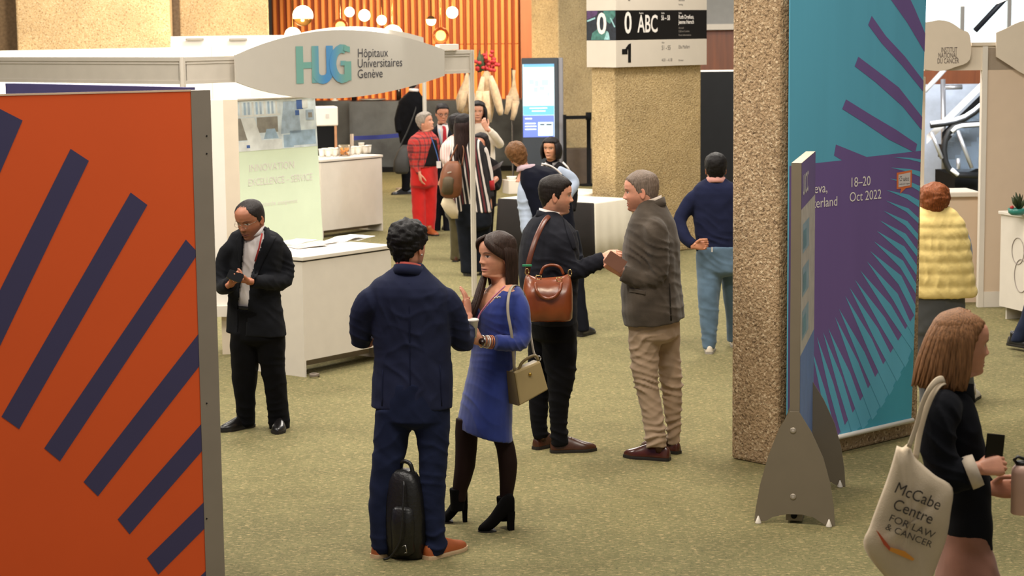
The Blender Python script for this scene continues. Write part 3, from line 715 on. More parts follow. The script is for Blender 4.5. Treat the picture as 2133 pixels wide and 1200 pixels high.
kp(1090, 220, 1154, 240, em('screen_teal', (92, 156, 190), 0.9), 0.004); kp(1090, 240, 1154, 286, em('screen_violet', (98, 116, 204), 0.75), 0.004)
kp(1121, 254, 1152, 283, em('screen_white', (0, 0, 0)), 0.005)
GL = em('screen_grey', (150, 176, 186), 0.9); random.seed(3)
for (x0, y0, x1, y1) in ((1103, 160, 1125, 162), (1102, 166, 1112, 176), (1114, 168, 1122, 180), (1128, 166, 1142, 178), (1124, 180, 1134, 188), (1112, 182, 1120, 192), (1140, 192, 1144, 200)): kp(x0, y0, x1, y1, GL, 0.0045)
m.use(em('screen_text', (226, 236, 240), 1.0))
for (x0, y, x1) in ((1103, 224, 1140), (1108, 230, 1136), (1094, 246, 1108), (1094, 256, 1116), (1094, 262, 1117), (1094, 268, 1117)): kp(x0, y, x1, y + 2.5, em('screen_text', (0, 0, 0)), 0.006)
for (x0, y, x1) in ((1125, 258, 1134), (1138, 258, 1149)): kp(x0, y, x1, y + 3, em('screen_dark', (60, 70, 90), 0.6), 0.006)
m.build('display', None, k)
# black belt post between screen and pillar
a, b = at(1176, 245, 34.6), at(1226, 244, 34.6)
bp_ = empty('belt_barrier', (b.x, 34.6, 0), 'black belt barrier between the information screen and the pillar', 'barrier')
m = MB().use(BLACK).lathe((b.x, 34.6, 0), [(0.17, 0), (0.17, 0.02), (0.035, 0.04), (0.035, b.z + 0.08), (0.05, b.z + 0.08), (0.05, b.z - 0.05)], 16); m.build('post', None, bp_)
m = MB().use(BLACK).loft([[p + Vector((0, 0, z)) for z in (-0.03, 0.03)] for p in (a, b)], closed=False, smooth=False); m.build('belt', None, bp_, solid=0.004)
m = MB().use(BLACK).lathe((a.x, 34.6, 0), [(0.17, 0), (0.17, 0.02), (0.03, 0.04), (0.03, a.z + 0.05), (0, a.z + 0.05)], 16); m.build('post', None, bp_)
# black display panel between the pillars
Yp = 30.0; pp = Plane((at(1400, 300, Yp).x, Yp), 0); zt = pp.px(1490, 149)[1]
m = MB().use(BLACK).obox(pp.w(0, 0), pp.d, -pp.n, at(1640, 300, Yp).x - at(1400, 300, Yp).x, 0.06, 0, zt)
dpnl = empty('partition_screen', pp.w(0.5, 0), 'black display panel standing between the two pillars', 'panel'); m.build('panel', None, dpnl)
m = MB().use(WHITE).obox(pp.w(0, 0, 0.005), pp.d, -pp.n, at(1640, 300, Yp).x - at(1400, 300, Yp).x, 0.07, zt, zt + 0.02); m.build('edge_strip', None, dpnl)

# ------------------------------------------------------------------ level sign wrapped on the second pillar
s0 = Plane(PIL2 + Vector((-0.0, -0.06, 0)), 42.5)
ps = Plane(PIL2 - N1 * 0.06, 42.5); cs = -0.03
pl_ = Plane(PIL2 - D1 * 0.06, 132.5)
sgn = empty('level_sign', PIL2 + Vector((0, 0, 2)), 'black and white level sign reading 0 ABC wrapped round the pillar', 'sign')
uR = ps.px(1472, 80)[0]; uS = ps.px(1283, 80)[0]
zb = ps.px(1283, 140.5)[1]; z1 = ps.px(1283, 84)[1]; z2 = ps.px(1283, 21.5)[1]; zt = 3.35
uL2 = pl_.px(1222, 80)[0]; uS2 = pl_.px(1283, 80)[0]
SW = mat('sign_white', (212, 202, 188), 0.4, var=0.01); SB = mat('sign_black', (18, 15, 15), 0.35, var=0)
for (pl, ua, ub) in ((ps, uS, uR), (pl_, uS2, uL2)):
    m = MB()
    for (za, zc_, mt) in ((zb, z1, SW), (z1, z2, SB), (z2, zt, SW)): m.use(mt); m.poly(pl, [(ua, za), (ub, za), (ub, zc_), (ua, zc_)], 0.0, 0.04)
    if pl is pl_:     # flower photo on the narrow side
        AQ = [mat('print_' + n_, c_, 0.5, var=0.2, vs=25) for n_, c_ in (('night', (36, 42, 52), ), ('jade', (70, 120, 112)), ('plum', (86, 60, 100)), ('aqua', (150, 196, 200)))]
        m.use(AQ[0]); m.poly(pl, [(ua, z1), (ub, z1), (ub, z2), (ua, z2)], 0.001)
        T = lambda a, q: (ub + (ua - ub) * a, z1 + (z2 - z1) * q)
        m.use(AQ[2]); m.poly(pl, [T(0.02, 0.7), T(0.35, 0.85), T(0.4, 0.99), T(0.02, 0.99)], 0.0015)
        m.use(AQ[1]); m.poly(pl, [T(0.5, 0.8), T(0.8, 0.55), T(0.98, 0.8), T(0.98, 0.99), T(0.6, 0.99)], 0.0015); m.poly(pl, [T(0.15, 0.02), T(0.75, 0.02), T(0.7, 0.3), T(0.4, 0.4), T(0.2, 0.25)], 0.0015)
        m.use(AQ[3]); m.poly(pl, [T(0.6, 0.02), T(0.8, 0.02), T(0.76, 0.25), T(0.7, 0.32)], 0.002); m.poly(pl, [T(0.8, 0.75), T(0.84, 0.75), T(0.99, 0.45), T(0.95, 0.43)], 0.002); m.poly(pl, [T(0.02, 0.62), T(0.3, 0.72), T(0.3, 0.78), T(0.02, 0.68)], 0.002)
    m.build('board', None, sgn)
def stx(pl, t, px, py, hpx, c, sx=0.6, bold=0.0):
    u, z = pl.px(px, py); sz = hpx * mpp(24) / 0.70
    m = MB().use(c); m.text(pl, t, u, z, sz, 0.003, sx=sx, bold=bold); m.build('lettering', None, sgn)
stx(pl_, '0', 1264, 70, 42, WHITET, 0.95, 0.02)
stx(ps, '0', 1300, 69, 43, WHITET, 0.72, 0.015); stx(ps, 'ABC', 1328, 67, 35, WHITET, 0.62, 0.015); stx(ps, 'Rooms', 1331, 29, 3.5, WHITET, 0.9); stx(ps, 'Salles', 1377, 29, 3.5, WHITET, 0.9)
stx(ps, 'S6 – S8', 1377, 42, 10, WHITET, 0.62, 0.02); stx(ps, 'Salles', 1413, 28.5, 3.5, WHITET, 0.9); stx(ps, 'Ruth Dreifuss,', 1413, 39, 8, WHITET, 0.72, 0.02); stx(ps, 'Jeanne Hersch', 1413, 49.5, 8, WHITET, 0.72, 0.02)
for y, t in ((60, 'Accueil'), (67, 'Café et Cuisine'), (75, 'Point Information')): stx(ps, t, 1413, y, 4.2, mat('dim_lettering', (150, 142, 134), 0.6, var=0), 0.9)
stx(ps, '-', 1295, 124, 50, SB, 0.75, 0.03); m = MB().use(SB); m.poly(ps, [ps.px(x, y) for x, y in ((1309, 92), (1314, 90), (1314, 130), (1308, 130.4), (1308, 103), (1303, 105), (1303, 100))], 0.003); m.build('lettering', None, sgn); stx(ps, 'Salles', 1378, 90, 3, DARKT, 0.9); stx(ps, 'S1 - S5', 1378, 104, 9.5, mat('grey_lettering', (110, 104, 100), 0.6, var=0), 0.72); stx(ps, 'Ella Maillart', 1413, 101, 7, mat('grey_lettering', (0, 0, 0)), 0.75)
stx(ps, '4.01 - 4.18', 1378, 128, 6.5, mat('grey_lettering', (0, 0, 0)), 0.8); stx(ps, 'Bureaux', 1413, 127, 3.6, mat('grey_lettering', (0, 0, 0)), 0.9)
stx(ps, 'gf', 1308, -3, 14, SB, 0.8); stx(ps, 'Services', 1413, 2, 4.5, DARKT, 0.9); stx(ps, 'Parking', 1413, 11, 3.5, DARKT, 0.9)

# ------------------------------------------------------------------ tables behind the talking men
def cloth_table(C, dl, dr, w, t, h, label, black=True):
    c = empty('table', C, label, 'table')
    CW = mat('white_tablecloth', (226, 218, 200), 0.8, var=0.04, vs=3, bump=0.15, bs=5); CBk = mat('black_table_skirt', (30, 24, 22), 0.8, var=0.1, bump=0.2, bs=6)
    def drape_side(P, d, n, L_, m):
        N = 28; rg = []
        for z, fl in ((h, 0), (h - 0.015, 0.012), (h * 0.5, 0.03), (0.02, 0.06)):
            rg.append([P + d * (L_ * i / N) + n * (fl + 0.006 * fl / 0.06 * math.sin(i * 0.9)) + d * (fl * (2 * i / N - 1)) + Vector((0, 0, z)) for i in range(N + 1)])
        m.loft(rg, closed=False)
    m = MB().use(CW); m.obox(C, dl, dr, w, t, h - 0.03, h); m.build('tabletop', None, c, bevel=0.008)
    m = MB().use(CBk if black else CW); drape_side(C, dl, -dr, w, m); m.build('front_skirt', None, c, solid=0.004)
    m = MB().use(CW); drape_side(C, dr, -dl, t, m); m.build('side_cloth', None, c, solid=0.004)
    m = MB().use(CW); drape_side(C + dl * w, dr, dl, t, m); m.build('side_cloth', None, c, solid=0.004)
    return c
C = ground(1237, 423, 0.75); C.z = 0; E_ = ground(1040, 413, 0.75); E_.z = 0
dl = (E_ - C).normalized(); dr = Vector((-dl.y, dl.x, 0)); dr = dr if dr.y > 0 else -dr
cloth_table(C, dl, dr, (E_ - C).length, 0.74, 0.75, 'table with black skirt and white cloth behind the two talking men')
C2 = C + dr * 0.97 + dl * 0.80
cloth_table(C2, dl, dr, 0.9, 0.66, 0.75, 'white clothed table behind the black-skirted one, beside the pillar', False)
g = ground(1066, 404, 0.75); m = MB().use(WHITE).box((g.x, g.y + 0.05, 0.75 + 0.085), (0.16, 0.2, 0.165), 0.4); bx = m.build('cardboard_box', bevel=0.006); tag(bx, 'small white box on the left end of the table', 'box')
m = MB().use(WHITEP); 
for k in range(5): m.rbox(Vector((g.x - 0.04 + 0.02 * k, g.y + 0.05, 0.938)), Vector((0.012, 0.004 * (k - 2), 0.002)), Vector((0, 0.05, 0.0)), Vector((0.004 * (k - 2), 0, 0.018)))
tag(m.build('paper_tissue'), 'crumpled white tissue on top of the small white box', 'tissue')

# ------------------------------------------------------------------ orange panel (left) with its grey post and the blue one behind
OR = mat('orange_fabric', (224, 86, 25), 0.7, var=0.015, vs=2); NV = mat('navy_print', (58, 54, 92), 0.7, var=0.01)
po = Plane((-1.412, 9.36, 0), 24)
op = empty('advertising_board', po.w(-0.8, 0), 'orange exhibition panel with navy stripes and a grey end post', 'panel')
ue = po.px(410, 600)[0]; H_ = po.px(412, 190)[1]
u0 = ue - 1.75
uS_, uE_ = po.px(410, 600)[0], po.px(450, 600)[0]
m = MB().use(OR); m.obox(po.w(u0, 0), po.d, -po.n, uS_ - u0, 0.05, 0, H_)
m.use(NV)
def clip_right(pts, umax):
    out = []
    for i in range(len(pts)):
        a, b = pts[i], pts[(i + 1) % len(pts)]
        ia, ib = a[0] <= umax, b[0] <= umax
        if ia: out.append(a)
        if ia != ib:
            t = (umax - a[0]) / (b[0] - a[0]); out.append((umax, a[1] + t * (b[1] - a[1])))
    return out
stripes = [[(-90, 181), (47, 251), (-30, 430), (-150, 400)], [(147, 310), (185, 335), (-60, 846), (-98, 800)], [(272, 401), (307, 427), (40, 894), (3, 868)], [(387, 499), (413, 527), (125, 961), (92, 934)],
           [(440, 661), (474, 687), (204, 1034), (174, 1004)], [(470, 825), (500, 848), (270, 1113), (245, 1082)], [(470, 1001), (500, 1027), (330, 1197), (306, 1163)], [(490, 1130), (520, 1160), (400, 1270), (376, 1240)], [(-160, 700), (-120, 720), (-260, 1060), (-300, 1040)]]
for s_ in stripes:
    q = clip_right([po.px(*p) for p in s_], uS_)
    if len(q) > 2: m.poly(po, q, 0.0015)
m.build('printed_face', None, op)
m = MB().use(mat('panel_post_grey', (140, 130, 118), 0.55, 0.15, var=0.02)); m.obox(po.w(uS_, 0, 0.004), po.d, -po.n, uE_ - uS_, 0.075, 0, H_ + 0.004); po_post = m.build('post', None, op)
for y in (283, 320, 840, 1080): u, z = po.px(430, y); m = MB().use(BLACK); m.lathe(po.w(u, z, 0.0045), [(0.0, 0), (0.004, 0), (0.004, 0.002), (0, 0.002)], 8, po.n); m.build('screw', None, po_post)
m = MB().use(mat('pale_seam', (214, 188, 160), 0.6, var=0)).obox(po.w(u0, 0, 0.003), po.d, -po.n, uS_ - u0, 0.008, H_, H_ + 0.008); m.build('top_seam', None, op)
pn = Plane((-1.52, 9.52, 0), 135)
BL2 = mat('blue_violet_fabric', (74, 72, 126), 0.7, var=0.02)
m = MB().use(BL2); zq = pn.px(200, 178)[1]
o = m.obox(pn.w(0, 0), pn.d, -pn.n, 1.6, 0.05, 0, 2.462).build('advertising_board'); tag(o, 'blue-violet panel standing behind the orange panel, only its top seen', 'panel')

# ------------------------------------------------------------------ turquoise and purple banner on the near pillar
pbn = Plane(PIL1 - N1 * 0.035, 42.5)
bn = empty('hanging_banner', pbn.w(0.7, 1), 'tall turquoise and purple congress banner hanging on the near pillar', 'banner')
TQ = mat('turquoise_print', (92, 174, 206), 0.55, var=0.04, vs=1.5, stretch=(3, 3, 0.2)); PU = mat('purple_print', (112, 90, 150), 0.55, var=0.04, vs=1.5, stretch=(3, 3, 0.2)); TQ2 = mat('teal_print', (58, 152, 178), 0.55, var=0.02)
uA = pbn.px(1643, 500)[0]; uB = pbn.px(1917, 480)[0]; uT_, zT_ = pbn.px(1929.5, 0); uQ_, zQ_ = pbn.px(1898, 868); zB_ = pbn.px(1745, 908)[1]
m = MB().use(TQ)
uE = lambda z: uQ_ + (uT_ - uQ_) * (z - zQ_) / (zT_ - zQ_)
def bp4(pts, mt, o): 
    q = [pbn.px(*p) for p in pts]; q = [(min(max(u, uA), uE(max(z, zB_))), max(z, zB_)) for u, z in q]
    m.use(mt); m.poly(pbn, q, o)
m.poly(pbn, [(uA, zB_), (uE(zB_), zB_), (uE(4.2), 4.2), (uA, 4.2)], 0.0, 0.01)
m.use(PU)
bp4([(1600, 351), (1640, 346), (1754, 334), (1737, 324), (1741, 301), (1805, 327), (1850, 322), (1930, 313), (1926, 650), (1745, 930), (1600, 990)], PU, 0.001)
for s_ in ([(1846, -14), (1890, -14), (1906, 20), (1935, 70), (1935, 108), (1890, 48)], [(1815.5, 33), (1845, 75), (1885, 118), (1935, 168), (1935, 190), (1878, 136), (1836, 90), (1808, 52)],
           [(1787.5, 118), (1830, 150), (1872, 182), (1935, 243), (1935, 270), (1880, 222), (1822, 170), (1780, 138)], [(1762, 207), (1815, 240), (1866, 270), (1910, 300), (1906, 318), (1850, 290), (1800, 256), (1754, 227)]):
    bp4(s_, PU, 0.0015)
bp4([(1940, 640), (1915, 684), (1904, 720), (1888, 756), (1874, 778), (1857, 811), (1841, 836), (1824, 860), (1805, 880), (1786, 893), (1745, 925), (1910, 925), (1940, 700)], TQ2, 0.0015)
for (tx, ty), (ax, ay), (bx_, by) in [((1858, 327), (1930, 331), (1930, 337)), ((1855, 349), (1930, 356), (1930, 367)), ((1853, 372), (1930, 386), (1930, 397)), ((1846, 396), (1930, 416), (1930, 430)), ((1845, 418), (1930, 452), (1930, 463)), ((1840, 439), (1930, 485), (1930, 498)),
                                   ((1832, 459), (1930, 518), (1930, 532)), ((1826, 481), (1930, 550), (1930, 570)), ((1820, 503), (1930, 588), (1930, 608)), ((1812, 523), (1930, 632), (1930, 656)), ((1805, 544), (1922, 688), (1916, 702)),
                                   ((1791, 563), (1908, 716), (1901, 731)), ((1780, 582), (1893, 750), (1885, 765)), ((1769, 599), (1877, 780), (1868, 795)), ((1760, 616), (1861, 808), (1852, 824)), ((1747, 643), (1844, 836), (1834, 850)), ((1739, 660), (1827, 862), (1816, 875)), ((1725, 684), (1808, 882), (1796, 895)), ((1714, 692), (1786, 895), (1774, 905)), ((1701, 701), (1764, 910), (1752, 916)), ((1690, 725), (1742, 915), (1731, 922))]:
    bp4([(tx, ty), (tx + 0.55 * (ax - tx), ty + 0.47 * (ay - ty)), (ax, ay), (bx_, by), (tx + 0.5 * (bx_ - tx), ty + 0.52 * (by - ty))], TQ, 0.002)
m.build('printed_sheet', None, bn)
def btx(t, px, py, size, sx=0.98, align='LEFT'):
    u, z = pbn.px(px, py); mm = MB().use(WHITET); mm.text(pbn, t, u, z, size, 0.004, sx=sx, align=align); mm.build('lettering', None, bn)
btx('18–20', 1769, 390, 0.087); btx('Oct 2022', 1768, 420.5, 0.087); btx('Geneva,', 1723, 400, 0.087, align='RIGHT'); btx('Switzerland', 1744, 428, 0.087, align='RIGHT')
m = MB()
q = [pbn.px(*p) for p in ((1867, 360), (1899, 354), (1898, 390), (1886, 392), (1874, 404), (1876, 393), (1867, 394))]
m.use(mat('orange_print', (226, 120, 70), 0.5, var=0)); m.poly(pbn, q, 0.003)
q = [pbn.px(*p) for p in ((1870.5, 364), (1895.5, 359), (1895, 386), (1870.5, 390))]
m.use(mat('bubble_white', (214, 206, 206), 0.5, var=0)); m.poly(pbn, q, 0.004)
m.use(DARKT); u, z = pbn.px(1880, 377); m.text(pbn, 'uicc', u, z, 0.04, 0.005); u, z = pbn.px(1872, 385); m.text(pbn, 'world cancer congress', u, z, 0.012, 0.005)
for k in range(6): u, z = pbn.px(1875, 372); m.lathe(pbn.w(u + 0.012 * math.cos(k * 1.05), z + 0.014 * math.sin(k * 1.05), 0.005), [(0, 0), (0.004, 0), (0, 0.001)], 6, pbn.n)
m.build('emblem', None, bn)
m = MB().use(mat('white_rail', (214, 210, 204), 0.4, var=0)); m.tube([pbn.w(uA - 0.02, zB_ - 0.008, 0.006), pbn.w(uE(zB_) + 0.01, zB_ - 0.008, 0.006)], 0.016, 12); m.build('bottom_rail', None, bn)

# ------------------------------------------------------------------ thin info totem on two grey fins, in front of the pillar
f0, f1 = ground(1575, 1089), ground(1735, 1097)
pt = Plane((f0.x, f0.y), math.degrees(math.atan2(f1.y - f0.y, f1.x - f0.x)))
tt = empty('info_totem', (f0 + f1) / 2, 'narrow info totem on grey fin-shaped feet in front of the big pillar', 'totem')
FIN = mat('fin_grey', (122, 112, 96), 0.5, 0.2, var=0.02)
fin_px = [(1571, 1086), (1574, 1060), (1583, 1010), (1600, 950), (1622, 895), (1645, 858), (1664, 858), (1690, 900), (1715, 955), (1730, 1010), (1737, 1060), (1739, 1097), (1716, 1092), (1694, 1078), (1670, 1072), (1640, 1071), (1610, 1077), (1594, 1086)]
ol = [pt.px(*p) for p in fin_px]
depth_dir = -pt.n
# second fin 0.5 m farther back on the panel axis
axis = Vector((0.22, 0.975, 0)).normalized()
def fin(off):
    m = MB().use(FIN); a = [pt.w(u, z) + axis * off for u, z in ol]; b = [p + axis * 0.012 for p in a]; n = len(a)
    m.add(a + b, [tuple(range(n)), tuple(range(2 * n - 1, n - 1, -1))] + [(i, n + i, n + (i + 1) % n, (i + 1) % n) for i in range(n)], False)
    f = m.build('foot_fin', None, tt)
    m = MB().use(mat('screw_cap', (166, 156, 142), 0.35, 0.5, var=0))
    if off == 0:
        for y in (897, 1035): u, z = pt.px(1652, y); m = MB().use(_mats['screw_cap']); m.lathe(pt.w(u, z, 0.0), [(0, 0.004), (0.012, 0.004), (0.017, 0.002), (0.018, -0.002), (0, -0.002)][::-1], 20, pt.n); m.build('bolt', None, f)
    for x, y in ((1580, 1091), (1727, 1098)):
        m = MB().use(WHITE); u, _ = pt.px(x, y); P = pt.w(u, 0) + axis * (off - 0.012); m.lathe((P.x, P.y, 0), [(0.018, 0), (0.017, 0.006), (0.003, 0.042), (0, 0.043)], 14); m.build('foot_cone', None, f)
fin(0); fin(0.97)
# slab: edge faces the camera
uA, zT = pt.px(1648, 336); uB = pt.px(1681, 336)[0]
uA2 = pt.px(1645, 850)[0]; uB2 = pt.px(1664, 850)[0]
zTop = pt.px(1650, 341)[1]
uL_, uR_ = pt.px(1646, 600)[0], pt.px(1667, 600)[0]
LEN = 1.02
bx0 = pt.w(uL_, 0) + axis * 0.02; sd = pt.d * (uR_ - uL_)
m = MB().use(FIN); P0 = bx0; 
m.hexa([P0 + Vector((0, 0, 0.06)), P0 + sd + Vector((0, 0, 0.06)), P0 + sd + axis * LEN + Vector((0, 0, 0.06)), P0 + axis * LEN + Vector((0, 0, 0.06)), P0 + Vector((0, 0, zTop)), P0 + sd + Vector((0, 0, zTop)), P0 + sd + axis * LEN + Vector((0, 0, zTop)), P0 + axis * LEN + Vector((0, 0, zTop))])
m.use(CREAM); Z = Vector((0, 0, zTop + 0.002)); m.add([P0 + Z, P0 + sd + Z, P0 + sd + axis * LEN + Z, P0 + axis * LEN + Z], [(0, 1, 2, 3)], False)
# printed right side
nrm = axis.cross(Vector((0, 0, 1))).normalized()
def sidep(a0, z0, a1, z1, mt, o): 
    m.use(mt); A = P0 + sd + nrm * o; m.add([A + axis * a0 * LEN + Vector((0, 0, z0)), A + axis * a1 * LEN + Vector((0, 0, z0)), A + axis * a1 * LEN + Vector((0, 0, z1)), A + axis * a0 * LEN + Vector((0, 0, z1))], [(0, 1, 2, 3)], False)
zb0 = zTop - 1.05
sidep(0.0, 0.3, 1.0, zb0, mat('sky_print', (104, 134, 196), 0.5, var=0.05), 0.001); sidep(0, zb0, 1, zTop - 0.25, mat('sheet_white', (204, 196, 186), 0.5, var=0.08, vs=12), 0.001); sidep(0, zTop - 0.25, 1, zTop, PU, 0.001)
for k in range(3):
    z = zTop - 0.34 - k * 0.24; sidep(0.1, z - 0.16, 0.55, z, mat('plan_blue', (150, 176, 190), 0.5, var=0.1, vs=20), 0.002); sidep(0.15, z - 0.14, 0.35, z - 0.04, mat('plan_teal', (112, 156, 170), 0.5, var=0.1), 0.003)
m.build('slab', None, tt)
m = MB().use(WHITET); m.text(None, 'UICC', 0, 0, 0.16, 0.003, frame=(P0 + sd + axis * 0.08 + Vector((0, 0, zTop - 0.18)), axis, Vector((0, 0, 1)), nrm), bold=0.01); m.build('lettering', None, tt)
m = MB().use(FIN); c = pt.w((uL_ + uR_) / 2, 0) + axis * 0.03; m.obox(c - pt.d * 0.045 - axis * 0.0, pt.d, axis, 0.09, LEN * 0.92, 0.015, 0.075); bs = m.build('base_tube', None, tt)
m = MB().use(BLACK); m.lathe(c + Vector((0, 0, 0.045)) - axis * 0.002, [(0, 0), (0.017, 0), (0.017, -0.01), (0, -0.01)], 18, axis); m.build('tube_hole', None, bs)

# ------------------------------------------------------------------ right-hand stand
rs = Vector((4.5, 19.22, 0)); prw = Plane((rs.x, rs.y), 3)
IV = mat('ivory_panel', (206, 184, 160), 0.6, var=0.01); 
rw = empty('exhibition_stand', rs, 'ivory stand wall with white base rail beside the escalators', 'stand')
zt = 2.5
m = MB().use(IV).obox(prw.w(0.03, 0.0), prw.d, -prw.n, 3.2, 0.05, 0.0, zt - 0.02); m.build('wall_panel', None, rw)
m = MB().use(WHITE).obox(prw.w(0.03, 0, 0.006), prw.d, -prw.n, 3.2, 0.03, 0.0, 0.15); m.build('base_rail', None, rw)
m = MB().use(WHITE).obox(prw.w(-0.02, 0, 0.012), prw.d, -prw.n, 0.05, 0.07, 0.0, zt); m.build('post', None, rw)
uX = prw.px(2014, 90)[0]
m = MB().use(CREAM).obox(prw.w(uX - 0.4, 0, 0.0), prw.d, -prw.n, 4.0, 0.05, zt - 0.23, zt); m.build('beam', None, rw)
m = MB().use(CREAM).obox(prw.w(uX + 0.04, 0, 0.02), prw.d, -prw.n, 0.34, 0.2, zt, zt + 0.03); m.build('lamp_bar', None, rw)
def lens_sign(pl, pts, label, txts):
    o_ = empty('stand_sign', pl.w(pl.px(*pts[0])[0], 2.2), label, 'sign'); m = MB().use(CREAM); m.poly(pl, [tuple(v) for v in spline([pl.px(*p) for p in pts], 4)], 0.05, 0.015); m.build('board', None, o_)
    for (t, x, y, s_, sx) in txts: u, z = pl.px(x, y); m = MB().use(mat('taupe_lettering', (96, 84, 78), 0.6, var=0)); m.text(pl, t, u, z, s_, 0.054, sx=sx); m.build('lettering', None, o_)
    return o_
lens_sign(prw, [(1850, 60), (1850, 130), (1900, 140), (1940, 147), (1962, 147), (1985, 140), (2017, 124), (2017, 73), (2000, 62), (1985, 51), (1970, 44), (1952, 42), (1935, 45), (1900, 50)], 'cream lens-shaped sign of the cancer institute beside the banner', [('INSTITUT', 1957, 109, 0.07, 0.52), ('NATIONAL', 1951, 120.5, 0.07, 0.52), ('DU CANCER', 1949, 132, 0.07, 0.52)])
lens_sign(prw, [(2072, 68), (2095, 58), (2115, 48), (2140, 42), (2190, 44), (2190, 160), (2150, 160), (2125, 152), (2100, 136), (2072, 118)], 'cream lens-shaped sign cut by the picture edge', [])
pbk = Plane((6.2, 29.0, 0), 6)
lens_sign(pbk, [(1800, -30), (2075, -40), (2075, 8), (1800, 15)], 'grey beam sign high behind the escalators', [('CENTRE CANCER', 1976, 4, 0.09, 1.0)])
# low white counter wall with shelf, left of the post
pw = Plane(prw.w(0, 0) + Vector((0, 0.35, 0)), 3)
lw = empty('low_counter', pw.w(-1, 0), 'low ivory counter wall with a white shelf behind the yellow vest', 'counter')
uA, zA = pw.px(1890, 412); uB, _ = pw.px(2041, 412)
m = MB().use(IV).obox(pw.w(uA, 0), pw.d, -pw.n, uB - uA, 0.06, 0, zA); m.build('front_panel', None, lw)
m = MB().use(WHITE).obox(pw.w(uA, 0, 0.04), pw.d, -pw.n, uB - uA, 0.5, zA, zA + 0.05); m.build('worktop', None, lw, bevel=0.01)
m = MB().use(CREAM).obox(pw.w(pw.px(1922, 300)[0], 0, -0.1), pw.d, -pw.n, 0.045, 0.045, 0, 2.2); m.build('post', None, lw)
# right edge counter
rc = ground(2078, 655); rc.z = 0; rd = dir2(-72)
rc = Vector((4.50, 18.45, 0)); 
ctr = empty('info_counter', rc, 'white counter with looped line emblem at the right edge', 'counter')
prc = Plane(rc, -72); hh = 1.0
m = MB().use(WHITE).obox(rc, rd, dir2(18), 1.2, 0.6, 0.12, hh - 0.03); m.build('cabinet', None, ctr)
m = MB().use(WHITE).obox(rc - rd * 0.02 - dir2(18) * 0.02, rd, dir2(18), 1.24, 0.64, hh - 0.03, hh); m.build('worktop', None, ctr, bevel=0.005)
m = MB().use(WHITE).obox(rc + rd * 0.03 + dir2(18) * 0.05, rd, dir2(18), 0.02, 0.5, 0, 0.12); m.build('plinth', None, ctr); m = MB().use(WHITE).obox(rc + rd * 1.1 + dir2(18) * 0.05, rd, dir2(18), 0.02, 0.5, 0, 0.12); m.build('plinth', None, ctr)
m = MB().use(mat('pencil_line', (150, 140, 132), 0.6, var=0))
for (cu, cz, ru_, rz) in ((0.30, 0.66, 0.10, 0.12), (0.36, 0.44, 0.11, 0.15)):
    m.tube([prc.w(cu + ru_ * math.cos(t) , cz + rz * math.sin(t), 0.003) for t in np.linspace(0, 6.283, 30)], 0.004, 5)
m.build('emblem', None, ctr)
for t, u, z, s_, c_ in (('melanoma', 0.56, 0.60, 0.11, DARKT), ('patient', 0.56, 0.48, 0.10, mat('print_bluegrey', (140, 160, 172), 0.6, var=0)), ('group', 0.56, 0.38, 0.10, mat('print_bluegrey', (0, 0, 0)))): m = MB().use(c_); m.text(prc, t, u, z, s_, 0.003); m.build('lettering', None, ctr)
g = ground(2118, 448, hh); bw = empty('plant_bowl', (g.x, g.y, hh), 'teal bowl with dark leaves on the counter at the edge', 'bowl')
m = MB().use(mat('teal_glaze', (48, 122, 110), 0.3, var=0.05)); m.lathe((g.x, g.y, hh), [(0.05, 0), (0.075, 0.02), (0.082, 0.06), (0.074, 0.06), (0.05, 0.015), (0, 0.012)], 24); m.build('bowl', None, bw)
m = MB().use(RED); m.sphere((g.x - 0.05, g.y - 0.02, hh + 0.07), 0.018, 8, 6); m.build('berry', None, bw)
m = MB().use(LEAF)
for k in range(7):
    a = k * 0.9; p = Vector((g.x + 0.02, g.y, hh + 0.04)); q_ = p + Vector((0.07 * math.cos(a), 0.07 * math.sin(a), 0.12 + 0.02 * (k % 3))); m.tube([p, p.lerp(q_, 0.6), q_], [0.006, 0.02, 0.003], 6, flat=0.3)
m.build('leaves', None, bw)

# ------------------------------------------------------------------ escalators and bright windows behind the right stand
win = em('daylight_pane', (226, 240, 246), 1.25)
Yw = 41.0; a = at(1905, 62, Yw); b = at(2200, -60, Yw)
m = MB().use(win).box(((a.x + b.x) / 2, Yw, (3.2 + 2.0) / 2 + 0.3), (b.x - a.x, 0.05, 2.6)); tag(m.build('window_1'), kind='structure')
m = MB().use(ALU)
for i in range(4): m.box((a.x + (b.x - a.x) * i / 3, Yw - 0.06, 2.9), (0.08, 0.08, 2.6))
tag(m.build('trim_3'), kind='structure')
m = MB().use(mat('orange_brown_wood', (160, 86, 40), 0.5, var=0.1, vs=3, stretch=(5, 5, 0.4))).box((9.2, 37.5, 0.95), (6, 0.2, 1.9)); tag(m.build('wall_escalator_wood'), kind='structure')
STEEL = mat('satin_steel', (190, 190, 196), 0.3, 0.7, var=0.02); RUB = mat('black_rubber', (20, 20, 22), 0.5, var=0); EGL = mat('balustrade_glass', (196, 208, 220), 0.05, var=0, trans=0.9, ior=1.08)
WHR = mat('white_rail_cover', (232, 232, 236), 0.3, var=0)
